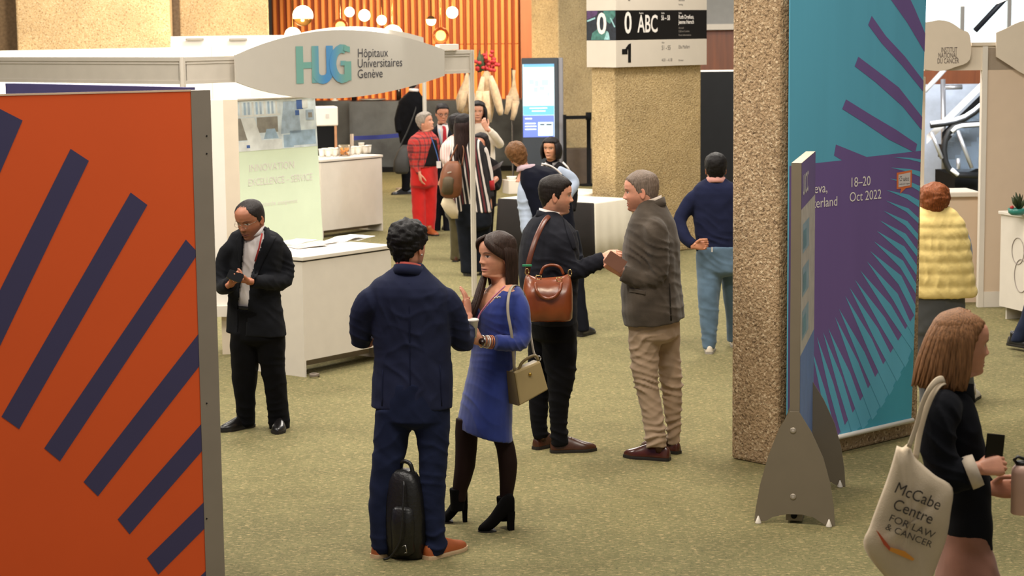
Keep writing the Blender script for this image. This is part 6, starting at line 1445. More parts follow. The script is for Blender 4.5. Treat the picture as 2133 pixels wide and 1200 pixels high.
# taupe handbag on a shoulder strap
TP = mat('taupe_leather', (158, 138, 96), 0.42, var=0.05, vs=6); TPD = mat('dark_taupe_leather', (112, 96, 62), 0.45, var=0.05)
bx = [p.P(x, y, -0.20) for x, y in ((1083, 846), (1143, 812), (1126, 752), (1072, 776))]; nb = Vector((0.35, -0.93, 0)).normalized(); th = 0.085
hb = empty('handbag', sum(bx, Vector()) / 4 , 'taupe structured handbag hanging from the shoulder of the blue dress', 'handbag')
m = MB().use(TP)
m.hexa([bx[0] , bx[1], bx[1] + Vector((-0.05, 0.09, 0.0)), bx[0] + Vector((-0.05, 0.09, 0.0)), bx[3], bx[2], bx[2] + Vector((-0.035, 0.06, 0.0)), bx[3] + Vector((-0.035, 0.06, 0.0))]); m.build('bag_body', None, hb, bevel=0.008)
m = MB().use(TPD); a, b = bx[3] + Vector((-0.003, -0.002, 0)), bx[0] + Vector((-0.003, -0.002, 0)); m.hexa([b + Vector((-0.006, 0.01, 0)), b, b + Vector((-0.05, 0.09, 0)), b + Vector((-0.056, 0.09, 0)), a + Vector((-0.006, 0.01, 0)), a, a + Vector((-0.035, 0.06, 0)), a + Vector((-0.041, 0.06, 0))]); m.build('gusset', None, hb)
m = MB().use(TPD); a, b = bx[3] + Vector((0.02, 0.02, 0)), bx[2] + Vector((-0.01, 0.02, 0)); m.tube(spline([a, a.lerp(b, 0.15) + Vector((0, 0, 0.035)), a.lerp(b, 0.5) + Vector((0, 0, 0.045)), a.lerp(b, 0.85) + Vector((0, 0, 0.035)), b], 5), 0.008, 8); m.build('handle', None, hb)
m = MB().use(mat('brass_fitting', (190, 150, 70), 0.25, 0.9, var=0)); c = p.P(1104, 780, -0.205); m.sphere(c, 0.009, 10, 6, (1, 0.4, 1)); m.build('clasp', None, hb)
STP = mat('grey_strap', (150, 140, 124), 0.45, var=0.03)
m = MB().use(STP); m.tube(spline([bx[3] + Vector((0, 0.02, 0)), p.P(1066, 700, -0.235), p.P(1058, 650, -0.215), p.P(1060, 615, -0.17), p.P(1068, 596, -0.09), p.P(1082, 598, 0.0), p.P(1096, 625, 0.04), p.P(1103, 680, 0.0), p.P(1112, 735, -0.12), bx[2] + Vector((-0.01, 0.02, 0.0))], 6), 0.008, 8, flat=0.35); m.build('strap', None, hb)
m = MB().use(mat('steel_clip', (0, 0, 0)))
for q in (bx[3] + Vector((0, 0.02, 0.01)), bx[2] + Vector((-0.01, 0.02, 0.01))): m.tube([q + Vector((0.012 * math.cos(t), 0, 0.014 * math.sin(t))) for t in np.linspace(0, 6.28, 14)], 0.0025, 5)
m.build('strap_ring', None, hb)

# ================================================================== 4 man in dark blazer with brown bag, offering his hand
p = Person(1165, 936, 108, 'person in dark blazer with brown leather bag reaching out a hand', (208, 152, 126))
p.head(1155, 362, 447, 96, pitch=6, Hh=0.238, stubble=0.5, stubc=(62, 46, 38), brow=(30, 20, 16), lip=(150, 84, 74))
p.hair(hl(0.80, 0.70, 0.40, 0.10), lambda az, z: np.interp(az, [0, 40, 90, 180], [0.05, 0.05, 0.028, 0.03]) * np.interp(z, [0.1, 0.5, 0.9, 1], [0.3, 0.8, 1.0, 1.0]), hairmat('short_dark_hair', (30, 24, 22), 0.2), 0.010, 9, 2)
BLZ = fabric('charcoal_blazer', (30, 31, 38), 0.85, var=0.1, sheen=0.08)
p.hand((1256, 536, -0.20), (0.95, 0.05, 0.15), (-0.2, 0.6, -0.6), 'R', 0.35, 0.95, elbow=(1205, 562, -0.19), thumb=0.3)
top = [(672, 1097, 1200, 0.0), (640, 1088, 1200), (600, 1083, 1202), (560, 1081, 1204), (525, 1083, 1204), (500, 1086, 1202), (480, 1092, 1196), (466, 1100, 1186), (455, 1109, 1176), (446, 1120, 1166), (438, 1128, 1160)]
armN = [(1172, 502, -0.13), (1178, 535, -0.17), (1190, 562, -0.19), (1220, 556, -0.19), (1260, 538, -0.20)]; armF = [(1110, 505, 0.17), (1118, 550, 0.2), (1150, 580, 0.2), (1200, 570, 0.1)]
bot = [(620, 1098, 1194), (660, 1096, 1200), (685, 1100, 1202), (700, 1104, 1202)]
legs = [[(672, 1118, 1204, -0.06), (690, 1124, 1204, -0.06), (730, 1130, 1203, -0.06), (770, 1134, 1200, -0.06), (800, 1140, 1196, -0.06), (830, 1142, 1188, -0.06), (870, 1144, 1183, -0.06), (900, 1145, 1183, -0.06), (918, 1146, 1186, -0.06), (928, 1148, 1184, -0.06)],
        [(672, 1098, 1175, 0.08), (690, 1100, 1165, 0.08), (740, 1101, 1155, 0.1), (790, 1100, 1148, 0.1), (840, 1102, 1143, 0.12), (880, 1105, 1140, 0.12), (905, 1110, 1143, 0.12), (914, 1112, 1143, 0.12)]]
jk, tr, bd = clothe(p, top, [(armN, [0.080, 0.072, 0.066, 0.060, 0.050]), (armF, [0.075, 0.065, 0.056, 0.048])], bot, legs, 'jacket', BLZ, 'trousers', TROB, feet=[((1147, 943), (1240, 939)), ((1113, 937), (1145, 930))], tk=dict(k=0.70),
    folds=[(1185, 560, -0.2, 0.14, (0.6, 0, 1), 0.008, 0.05), (1140, 560, -0.2, 0.25, (0.3, 0, 1), 0.004, 0.08), (1220, 555, -0.2, 0.12, (1, 0, 0.4), 0.006, 0.05)], bfolds=[(1164, 900, -0.06, 0.14, (0.2, 0, 1), 0.009, 0.05), (1160, 790, -0.06, 0.2, (0.5, 0, 1), 0.006, 0.07)])
p.collar(p.P(1146, 444, 0.0), 0.072, 0.078, 108, 0.045, 0.055, 70, BLZ, 0.006, 1.16)
p.collar(p.P(1147, 440, 0.0), 0.064, 0.070, 104, 0.045, 0.035, 40, WSHIRT, 0.004, 1.06, 'shirt_collar')
p.patch('lapel', jk, [(1172, 455), (1180, 462), (1194, 492), (1200, 520), (1192, 520), (1180, 485)], BLZ, 0.006, 0.004)
p.shoe((1147, 943), (1240, 939), SH_BROWN, SOLE_B, 0.30, point=0.9, high=1.05); p.shoe((1113, 937), (1145, 930), SH_BROWN, SOLE_B, 0.29, point=0.9)
# brown holdall on his shoulder
CG = mat('cognac_leather', (118, 56, 25), 0.28, var=0.14, vs=7, bump=0.15, bs=14, spec=0.6); CGD = mat('cognac_strap', (92, 46, 30), 0.35, var=0.1)
yo = -0.34; hb = empty('shoulder_bag', p.P(1140, 668, yo), 'brown leather holdall hanging from the shoulder of the dark blazer', 'bag')
m = MB().use(CG)
def hring(y, xl, xr, dd, sag=0.0):
    c0, c1 = p.P(xl, y, yo), p.P(xr, y, yo); out = []
    for t in np.linspace(0, 6.2832, 40, endpoint=False):
        a = math.copysign(abs(math.cos(t)) ** 0.55, math.cos(t)); b = math.copysign(abs(math.sin(t)) ** 0.8, math.sin(t)); q = c0.lerp(c1, 0.5 + 0.5 * a); q = q + Vector((0, b * dd, -sag * (1 - a * a))); out.append(q + Vector((0, 0.008 * math.sin(9 * a + y * 0.11), 0)))
    return out
m.loft([hring(668, 1094, 1188, 0.05), hring(662, 1090, 1192, 0.085), hring(640, 1089, 1193, 0.095), hring(615, 1089, 1193, 0.092), hring(598, 1090, 1192, 0.075, 0.01), hring(584, 1092, 1190, 0.045, 0.02), hring(574, 1095, 1187, 0.02, 0.03), hring(570, 1097, 1185, 0.008, 0.035)]); m.build('bag_body', None, hb)
m = MB().use(CG)
hq = [(1115, 588), (1118, 606), (1128, 618), (1142, 622), (1156, 618), (1166, 606), (1170, 588)]
m.tube(spline([p.P(x, y, yo - 0.108 + 0.04 * (y < 600)) for x, y in hq], 5), 0.0095, 10); m.build('handle', None, hb)
m = MB().use(CG); m.tube(spline([p.P(x + 8, y - 18, yo + 0.05) for x, y in [(1118, 590), (1125, 575), (1142, 570), (1158, 575), (1166, 590)]], 5), 0.009, 8); m.build('handle', None, hb)
BR = mat('antique_brass', (186, 160, 110), 0.25, 0.85, var=0.05)
for x, y in ((1122, 578), (1165, 582)):
    m = MB().use(BR); c = p.P(x, y, yo - 0.065)
    for (a, b), (c2, d2) in (((-0.016, -0.012), (0.016, -0.012)), ((0.016, -0.012), (0.016, 0.012)), ((0.016, 0.012), (-0.016, 0.012)), ((-0.016, 0.012), (-0.016, -0.012))): m.tube([c + Vector((a, 0, b)), c + Vector((c2, 0, d2))], 0.003, 6)
    m.build('buckle', None, hb)
m = MB().use(CGD); m.tube(spline([p.P(1098, 572, yo), p.P(1102, 545, -0.34), p.P(1112, 510, -0.31), p.P(1124, 480, -0.25), p.P(1138, 456, -0.15), p.P(1152, 450, -0.04), p.P(1172, 470, 0.05), p.P(1172, 520, 0.0), p.P(1176, 565, -0.12), p.P(1187, 580, yo)], 6), 0.017, 8, flat=0.3); m.build('strap', None, hb)
m = MB().use(BR)
for x, y in ((1098, 566), (1187, 568)): c = p.P(x, y, yo - 0.02); m.tube([c + Vector((0.011 * math.cos(t), -0.005, 0.02 * math.sin(t))) for t in np.linspace(0, 6.28, 16)], 0.0032, 6)
m.build('strap_ring', None, hb)
m = MB().use(mat('green_tag', (40, 130, 90), 0.5, var=0)); c = p.P(1098, 553, -0.36); m.rbox(c, Vector((0.03, 0, 0)), Vector((0, 0.01, 0)), Vector((0, 0, 0.006)), 0.3); m.build('tag', None, hb)

# ================================================================== 5 man in grey tweed blazer
TW = fabric('grey_brown_tweed', (68, 60, 52), 0.95, var=0.16, bs=260, bump=0.25); CHN = fabric('beige_chino', (162, 140, 118), 0.9, var=0.04)
p = Person(1362, 952, -112, 'person with grey hair in tweed blazer and beige trousers', (208, 148, 124))
p.head(1338, 352, 440, -98, pitch=8, Hh=0.242, stubble=0.6, stubc=(120, 74, 54), brow=(110, 84, 66), lip=(150, 86, 76))
p.hair(hl(0.84, 0.72, 0.42, 0.12), lambda az, z: np.interp(az, [0, 40, 90, 180], [0.02, 0.03, 0.018, 0.025]) * np.interp(z, [0.1, 0.5, 0.9, 1], [0.3, 0.8, 1.0, 1.2]), hairmat('short_grey_hair', (112, 98, 88), 0.25), 0.008, 9, 5)
p.hand((1288, 566, -0.20), (-0.80, -0.15, 0.55), (0.45, 0.6, 0.5), 'L', 0.7, 0.98, elbow=(1360, 572, -0.16), thumb=0.5)
p.hand((1316, 536, 0.16), (-0.95, -0.1, 0.1), (0.1, -0.6, -0.5), 'R', 0.3, 0.98, elbow=(1345, 545, 0.16), thumb=0.4)
top = [(670, 1300, 1426, 0, dict(slope=0.07)), (645, 1295, 1426), (610, 1294, 1420), (575, 1296, 1417), (540, 1296, 1417), (505, 1299, 1416), (480, 1303, 1411), (462, 1308, 1405), (447, 1316, 1397), (433, 1324, 1390), (421, 1332, 1383), (412, 1340, 1377)]
armN = [(1362, 480, -0.15), (1368, 525, -0.19), (1366, 572, -0.20), (1335, 582, -0.20), (1296, 569, -0.20)]; armF = [(1345, 480, 0.18), (1335, 520, 0.2), (1330, 548, 0.18), (1312, 540, 0.16)]
bot = [(630, 1306, 1414), (665, 1305, 1415), (686, 1309, 1416), (700, 1312, 1416)]
legs = [[(680, 1307, 1396, -0.07), (705, 1309, 1384, -0.07), (730, 1311, 1374, -0.08), (770, 1314, 1372, -0.09), (800, 1320, 1372, -0.09), (830, 1329, 1376, -0.09), (860, 1335, 1381, -0.09), (890, 1341, 1386, -0.09), (912, 1344, 1390, -0.09), (930, 1347, 1390, -0.09)],
        [(680, 1330, 1416, 0.08), (705, 1350, 1416, 0.08), (730, 1364, 1416, 0.09), (770, 1370, 1420, 0.1), (800, 1374, 1421, 0.1), (840, 1380, 1421, 0.1), (880, 1386, 1419, 0.1), (910, 1388, 1417, 0.1), (924, 1389, 1416, 0.1)]]
jk, tr, bd = clothe(p, top, [(armN, [0.085, 0.078, 0.070, 0.062, 0.052]), (armF, [0.075, 0.065, 0.056, 0.048])], bot, legs, 'jacket', TW, 'trousers', CHN, feet=[((1395, 960), (1289, 951)), ((1415, 946), (1322, 930))], tk=dict(k=0.72), bamp=0.004,
    folds=[(1352, 520, -0.25, 0.18, (0.35, 0, 1), 0.009, 0.05), (1350, 575, -0.25, 0.14, (0.8, 0, 0.6), 0.008, 0.055), (1410, 620, -0.1, 0.2, (0.4, 0, 1), 0.005, 0.07), (1400, 470, -0.1, 0.15, (0.7, 0, 0.7), 0.004, 0.06)],
    bfolds=[(1345, 790, -0.1, 0.16, (0.35, 0, 1), 0.011, 0.045), (1368, 905, -0.1, 0.15, (-0.3, 0, 1), 0.012, 0.05), (1402, 800, 0.1, 0.16, (0.3, 0, 1), 0.011, 0.05), (1405, 900, 0.1, 0.13, (-0.3, 0, 1), 0.011, 0.05), (1335, 710, -0.1, 0.16, (-0.5, 0, 1), 0.007, 0.06)])
p.collar(p.P(1355, 418, 0.0), 0.076, 0.082, -105, 0.05, 0.075, 76, TW, 0.006, 1.15)
p.collar(p.P(1352, 414, 0.0), 0.068, 0.074, -100, 0.045, 0.05, 44, fabric('pale_check_shirt', (196, 184, 172)), 0.004, 1.05, 'shirt_collar')
p.patch('back_vent', jk, [(1393, 590), (1395, 590), (1399, 668), (1396, 668)], fabric('tweed_seam', (36, 32, 28)), 0.002, 0.001)
p.patch('pocket_flap', jk, [(1312, 600), (1345, 606), (1345, 614), (1312, 608)], TW, 0.004, 0.004)
p.shoe((1395, 960), (1289, 951), mat('oxblood_leather', (68, 31, 23), 0.22, var=0.12, vs=16, spec=0.6), SOLE_B, 0.31, point=0.8, high=1.1); p.shoe((1415, 946), (1322, 930), mat('oxblood_leather', (0, 0, 0)), SOLE_B, 0.31, point=0.8)
m = MB(); a, b = p.P(1266, 535, -0.24), p.P(1297, 556, -0.24); d = (b - a).normalized(); w = Vector((0.55, 0.1, 0.8)); w = (w - d * w.dot(d)).normalized(); n_ = d.cross(w)
m.use(mat('brown_book_cover', (112, 74, 58), 0.5, var=0.06)); m.rbox((a + b) / 2 - n_ * 0.008, d * 0.062, w * 0.042, n_ * 0.003); m.rbox((a + b) / 2 + n_ * 0.008, d * 0.062, w * 0.042, n_ * 0.003); cv_ = m
nb_ = empty('notebook', (a + b) / 2, 'small brown notebook in the hand of the man in tweed', 'book'); m.build('cover', None, nb_)
m = MB().use(mat('paper_edge', (220, 210, 196), 0.7, var=0.05)); m.rbox((a + b) / 2, d * 0.060, w * 0.040, n_ * 0.006); m.build('pages', None, nb_)

# ================================================================== 6 man in navy sweater and jeans, hands behind his back
JN = fabric('blue_denim', (84, 106, 126), 0.9, var=0.1, bs=500, bump=0.2); SWT = fabric('navy_knit', (30, 34, 58), 0.95, var=0.06, bs=300, bump=0.25)
p = Person(1492, 732, 174, 'person in navy sweater and jeans with a hand behind the back', (186, 128, 98))
p.head(1491, 320, 382, 178, Hh=0.24)
p.hair(hl(0.80, 0.70, 0.40, 0.10), lambda az, z: np.interp(z, [0.1, 0.4, 0.8, 1.0], [0.015, 0.04, 0.06, 0.065]) + 0 * az, hairmat('curly_black_hair', (0, 0, 0)), 0.02, 9, 6)
p.hand((1446, 512, -0.17), (0.95, -0.05, 0.05), (0.1, -1, 0.1), 'L', 0.7, 0.98, elbow=(1425, 490, -0.1), thumb=0.6)
top = [(524, 1450, 1542), (505, 1449, 1543), (475, 1446, 1544), (445, 1443, 1546), (420, 1440, 1547), (402, 1440, 1546), (390, 1446, 1540), (382, 1455, 1530), (376, 1465, 1518), (372, 1470, 1514)]
armL = [(1449, 412, 0.0), (1428, 437, 0.0), (1416, 462, -0.02), (1426, 492, -0.10), (1444, 511, -0.16)]; armR = [(1535, 412, 0.0), (1556, 445, 0), (1562, 480, -0.05), (1545, 510, -0.16)]
bot = [(512, 1452, 1542), (535, 1450, 1544), (554, 1450, 1546), (564, 1451, 1546)]
legs = [[(560, 1451, 1507), (590, 1452, 1502), (620, 1453, 1499), (650, 1456, 1498), (680, 1459, 1494), (700, 1461, 1492), (718, 1463, 1491), (726, 1463, 1490)], [(560, 1498, 1546, 0.1), (590, 1503, 1546, 0.1), (620, 1507, 1546, 0.12), (650, 1510, 1546, 0.14), (690, 1514, 1546, 0.16), (712, 1514, 1544, 0.16)]]
jk, tr, bd = clothe(p, top, [(armL, [0.072, 0.062, 0.056, 0.050, 0.042]), (armR, [0.072, 0.062, 0.056, 0.046])], bot, legs, 'sweater', SWT, 'jeans', JN, feet=[((1477, 738), (1480, 722)), ((1530, 724), (1534, 708))], vt=0.01, vb=0.01, folds=[(1480, 500, -0.1, 0.2, (0.4, 0, 1), 0.005, 0.07)], bfolds=[(1478, 710, 0, 0.13, (0.2, 0, 1), 0.009, 0.06), (1478, 640, 0, 0.15, (0.4, 0, 1), 0.005, 0.07), (1490, 550, -0.1, 0.15, (0.6, 0, 1), 0.004, 0.06)])
p.collar(p.P(1491, 372, 0.0), 0.072, 0.076, 174, 0.05, 0.03, 50, fabric('pink_shirt', (206, 150, 140)), 0.005, 1.15)
m = MB().use(mat('white_loop', (210, 206, 200), 0.5, var=0)); c = p.P(1483, 520, -0.16); m.rbox(c, Vector((0.006, 0, 0)), Vector((0, 0.006, 0)), Vector((0, 0, 0.02))); p.part('belt_loop', m)
WSN = mat('white_trainer', (212, 202, 186), 0.6, var=0.05)
p.shoe((1477, 738), (1480, 722), WSN, mat('grey_sole', (150, 144, 136), 0.6, var=0), 0.29); p.shoe((1530, 724), (1534, 708), WSN, mat('grey_sole', (0, 0, 0)), 0.29)

# ================================================================== 7 person in yellow quilted vest
YV = fabric('yellow_quilt', (240, 214, 138), 0.6, sheen=0.1, var=0.04, bs=60, bump=0.15); AUB = hairmat('auburn_hair', (128, 70, 36), 0.3)
p = Person(1962, 842, 172, 'person in yellow quilted vest seen from behind beside the banner', (206, 150, 120))
p.head(1947, 388, 448, 176, Hh=0.222, fem=1)
p.hair(hl(0.80, 0.70, 0.30, 0.02), lambda az, z: np.interp(z, [0.0, 0.25, 0.5, 0.85, 1.0], [0.04, 0.12, 0.15, 0.13, 0.10]) + 0 * az, AUB, 0.05, 6, 8)
rows = []
XR = lambda y: float(np.interp(y, [430, 440, 450, 465, 490, 520, 560, 617], [1978, 1992, 2001, 2010, 2017, 2022, 2029, 2036])); XL = lambda y: float(np.interp(y, [430, 440, 450, 465, 490, 520, 560, 617], [1917, 1904, 1895, 1887, 1881, 1877, 1874, 1871]))
rows.append((431, XL(431) + 2, XR(431) - 2))
for a, b in ((432, 449), (449, 471), (471, 494), (494, 518), (518, 542), (542, 566), (566, 592), (592, 616)):
    for q in np.linspace(0.06, 0.94, 6): sw = math.sin(math.pi * q) ** 0.7; y = a + (b - a) * q; rows.append((y, XL(y) + 3.5 - 3.5 * sw, XR(y) - 3.5 + 3.5 * sw))
rows += [(617, 1880, 2028)]
top = rows[::-1]
armL = [(1902, 462, 0), (1890, 500, 0.05), (1892, 545, 0.0)]; armR = [(1996, 475, 0.12), (2010, 520, 0.18), (2008, 570, 0.25)]
bot = [(600, 1886, 2012), (640, 1888, 2008), (670, 1890, 2004), (690, 1892, 2002)]
legs = [[(680, 1892, 1950), (740, 1902, 1950), (800, 1912, 1950), (840, 1916, 1948)], [(680, 1942, 2002), (740, 1958, 2014), (780, 1975, 2026, 0.05), (805, 1990, 2030, 0.1)]]
m = MB()
jk, tr, bd = clothe(p, top, [], bot, legs, 'quilted_vest', YV, 'trousers', fabric('slate_grey_trouser', (84, 86, 88)), vt=0.009, vb=0.012, smooth=2, amp=0.003, tk=dict(k=0.66), core=0.8, folds=[(1950, 560, -0.2, 0.3, (1, 0, 0.2), 0.004, 0.06)])
PB_ = fabric('pale_blue_shirt', (168, 176, 200))
for a_ in (armL, armR):
    m = MB(); p.limb(m, a_, [0.06, 0.055, 0.05] + ([0.045] if len(a_) > 3 else [])); p.garment('sleeve', m, PB_, 0.01, 3)
p.collar(p.P(1948, 434, 0), 0.075, 0.08, 172, 0.05, 0.02, 30, YV, 0.012, 1.1)
p.shoe((1936, 858), (1930, 842), WSN, mat('grey_sole', (0, 0, 0)), 0.25); p.shoe((2020, 838), (2036, 822), WSN, SOLE_B, 0.25)

# ================================================================== 8 woman with the tote bag walking right
BLK = fabric('black_blazer', (19, 20, 25), 0.85, var=0.06); LBH = hairmat('light_brown_hair', (134, 94, 62), 0.3)
p = Person(2005, 1590, 96, 'person in black blazer with tote bag and pink bottle walking past', (204, 144, 116))
p.head(2000, 650, 778, 99, pitch=6, Hh=0.222, fem=1, brow=(110, 72, 48), lip=(178, 98, 88), neck=0.9)
p.hair(hl(0.88, 0.80, 0.40, 0.0), lambda az, z: np.interp(az, [0, 25, 60, 180], [0.012, 0.03, 0.06, 0.08]) + 0 * z, LBH, 0.010, 6, 9)
rr = random.Random(9); st = []
for lay, (rad, cnt) in enumerate(((0.96, 54), (1.04, 62), (1.11, 44))):
    for i in range(cnt):
        az = math.radians(90 + (270 - 90) * (i + rr.uniform(-0.4, 0.4)) / (cnt - 1)); sx, sy = math.sin(az), math.cos(az); e = -0.20 + rr.uniform(-0.035, 0.03); k = rad * rr.uniform(0.97, 1.03)
        fr = max(0.0, sy); bk = max(0.0, -sy)
        st.append(([(sx * 0.05, 0.06 + sy * 0.16, 1.005 + 0.02 * lay), (sx * 0.25 * k, -0.02 + sy * 0.32 * k, 0.93), (sx * 0.375 * k, -0.03 + sy * 0.46 * k, 0.66), (sx * 0.40 * k, -0.03 + sy * (0.49 + 0.06 * bk) * k, 0.34), (sx * 0.40 * k, -0.03 + sy * (0.49 + 0.11 * bk) * k + 0.08 * fr, 0.05), (sx * 0.385 * k, -0.03 + sy * (0.49 + 0.15 * bk) * k + 0.12 * fr, e)], [0.004, 0.010, 0.014, 0.0135, 0.013, 0.004 if lay else 0.010], 0.35, False))
p.locks(st, LBH, 'hair_length')
hd = p.hand((2040, 975, -0.22), (0.95, 0.05, 0.12), (0.1, 0.85, -0.5), 'R', 0.75, 0.88, elbow=(1975, 1000, -0.2), thumb=0.45)
p.hand((2062, 1018, 0.02), (0.98, -0.25, 0.05), (0.15, -0.9, 0.2), 'L', 0.6, 0.88, elbow=(2010, 1020, 0.1), thumb=0.6)
top = [(1136, 1968, 2064, 0.0, dict(slope=-0.1)), (1100, 1964, 2064), (1050, 1960, 2060), (1000, 1950, 2056), (960, 1942, 2052), (920, 1930, 2046), (885, 1922, 2038), (855, 1920, 2030), (832, 1926, 2022), (815, 1936, 2014), (803, 1948, 2006), (792, 1958, 2002)]
armN = [(1962, 850, -0.13), (1952, 900, -0.17), (1958, 955, -0.19), (1972, 992, -0.20), (2000, 990, -0.21), (2018, 987, -0.22)]; armF = [(1985, 850, 0.15), (1995, 920, 0.17), (2010, 990, 0.15), (2050, 1016, 0.06)]
bot = [(1090, 1966, 2062), (1140, 1962, 2062), (1200, 1954, 2078), (1240, 1950, 2086)]
legs = [[(1220, 1960, 2080, -0.06), (1330, 1990, 2090, -0.06), (1450, 2010, 2080, -0.06), (1560, 2020, 2070, -0.06)], [(1220, 1948, 2040, 0.08), (1330, 1940, 2020, 0.08), (1450, 1920, 1985, 0.08), (1550, 1900, 1950, 0.08)]]
TAUP = fabric('mauve_brown_trouser', (142, 98, 82), 0.85)
jk, tr, bd = clothe(p, top, [(armN, [0.072, 0.066, 0.062, 0.062, 0.058, 0.056]), (armF, [0.068, 0.06, 0.055, 0.048])], bot, legs, 'blazer', BLK, 'trousers', TAUP, tk=dict(k=0.74), vt=0.007, folds=[(1960, 960, -0.25, 0.14, (0.5, 0, 1), 0.006, 0.05), (1975, 870, -0.2, 0.14, (0.9, 0, 0.5), 0.004, 0.06)], core=0.78)
p.collar(p.P(1980, 796, 0), 0.072, 0.078, 96, 0.07, 0.04, 60, BLK, 0.006, 1.12)
m = MB().use(fabric('striped_lining', (196, 180, 160), 0.8, var=0.12)); c0, c1 = p.P(2014, 987, -0.215), p.P(2038, 978, -0.22); ax = (c1 - c0).normalized(); m.tube([c0, c0.lerp(c1, 0.5), c1], [0.060, 0.060, 0.057], 24, cap=False); p.part('rolled_cuff', m, None, jk, solid=0.006)
m = MB().use(WSHIRT); m.loft([p.R(y, 2030, 2058 + dx, 0.02, k=0.6) for y, dx in ((1105, 0), (1060, 0), (1000, -2))]); p.part('blouse', m)
p.shoe((2020, 1605), (2110, 1605), SH_BLACK, SOLE_B, 0.26)
p.shoe((1890, 1570), (1950, 1570), SH_BLACK, SOLE_B, 0.26)
# phone and bottle
m = MB().use(mat('phone_black', (0, 0, 0))); c = p.P(2072, 932, -0.19); m.rbox(c, Vector((0.034, 0.012, -0.006)), Vector((0.001, -0.003, 0.0)), Vector((0.004, 0, 0.048)), 0.0); tag(m.build('smartphone', bevel=0.002), 'black phone upright in the hand of the woman with the tote', 'phone')
PK = mat('pink_bottle_coat', (216, 176, 160), 0.45, var=0.03); g = p.P(2126, 1070, -0.10); bt = empty('water_bottle', g, 'pale pink steel bottle held at the right edge', 'bottle')
s_ = mpp(p.Y); m = MB().use(PK); m.lathe(g, [(0.033, 0), (0.036, 0.004), (0.036, 0.15), (0.034, 0.166), (0.022, 0.18), (0.0, 0.182)], 28); m.build('flask', None, bt)
m = MB().use(mat('black_cap', (26, 24, 26), 0.45, var=0)); m.lathe(g + Vector((0, 0, 0.18)), [(0.022, 0), (0.022, 0.012), (0.0, 0.014)], 20); m.tube([g + Vector((-0.018, 0, 0.185)), g + Vector((-0.03, -0.01, 0.20)), g + Vector((-0.018, -0.012, 0.212)), g + Vector((0.01, 0, 0.20))], 0.006, 8); m.build('cap', None, bt)
# tote bag
CAN = fabric('canvas', (208, 190, 164), 0.95, var=0.05, bs=300, bump=0.25)
yo = -0.26; tb = empty('tote_bag', p.P(1900, 1200, yo), 'cream canvas tote bag with dark printing on the shoulder of the walking woman', 'bag')
out = [(1868, 928), (1880, 932), (1893, 925), (1904, 950), (1920, 966), (1948, 990), (1984, 1016), (1980, 1070), (1972, 1120), (1955, 1170), (1938, 1215), (1925, 1245), (1858, 1215), (1800, 1142), (1812, 1095), (1828, 1050), (1845, 1005), (1858, 965)]
cx, cy = 1895, 1090
m = MB().use(CAN); layers = []
for k, dd in ((0.0, -0.035), (0.45, -0.034), (0.75, -0.028), (0.92, -0.016), (1.0, 0.0), (0.92, 0.016), (0.75, 0.028), (0.4, 0.034), (0.0, 0.035)):
    layers.append([p.P(cx + (x - cx) * max(k, 0.02), cy + (y - cy) * max(k, 0.02), yo + dd + 0.004 * math.sin(0.06 * x + 0.04 * y) * (k < 1)) for x, y in [tuple(v) for v in spline([q for q in out] + [out[0]], 4)][:-1]])
m.loft(layers); body_ = m.build('bag_body', None, tb)
m = MB().use(CAN); m.tube(spline([p.P(1893, 932, yo - 0.02), p.P(1908, 890, yo), p.P(1922, 840, yo + 0.02), p.P(1940, 805, yo + 0.05), p.P(1960, 790, yo + 0.13), p.P(1985, 800, yo + 0.26)], 6), 0.0125, 8, flat=0.25); m.build('strap', None, tb)
m = MB().use(CAN); m.tube(spline([p.P(1907, 955, yo + 0.01), p.P(1915, 905, yo + 0.03), p.P(1930, 850, yo + 0.05), p.P(1948, 812, yo + 0.08), p.P(1966, 797, yo + 0.16), p.P(1988, 805, yo + 0.28)], 6), 0.011, 8, flat=0.25); m.build('strap', None, tb)
INK = mat('dark_ink', (58, 52, 52), 0.8, var=0)
rgt_ = (p.P(1948, 1062, yo) - p.P(1857, 1025, yo)).normalized(); upv = (p.P(1870, 980, yo) - p.P(1850, 1062, yo)); upv = (upv - rgt_ * upv.dot(rgt_)).normalized(); nn = rgt_.cross(upv)
if nn.dot(CPOS - p.P(1900, 1080, yo)) < 0: nn = -nn
for t, x, y, sz, sx in (('McCabe', 1856, 1019, 0.058, 0.9), ('Centre', 1852, 1053, 0.057, 0.92), ('FOR LAW', 1845, 1078, 0.036, 1.1), ('& CANCER', 1838, 1096, 0.033, 1.1)):
    m = MB().use(INK); m.text(None, t, 0, 0, sz, 0.043, sx=sx, frame=(p.P(x, y, yo), rgt_, upv, nn)); m.build('lettering', None, tb)
def bar(pts, mt): m = MB().use(mt); q = [p.P(x, y, yo) + nn * 0.043 for x, y in pts]; m.add(q + [v - nn * 0.002 for v in q], [tuple(range(len(q))), tuple(range(2 * len(q) - 1, len(q) - 1, -1))] + [(i, len(q) + i, len(q) + (i + 1) % len(q), (i + 1) % len(q)) for i in range(len(q))], False); return m.build('printed_bar', None, tb)
bar([(1820, 1098), (1826, 1103), (1850, 1134), (1848, 1141), (1836, 1128)], mat('print_rust', (196, 84, 48), 0.7, var=0)); bar([(1848, 1141), (1851, 1134), (1880, 1142), (1900, 1158), (1896, 1162)], mat('print_amber', (224, 150, 52), 0.7, var=0))

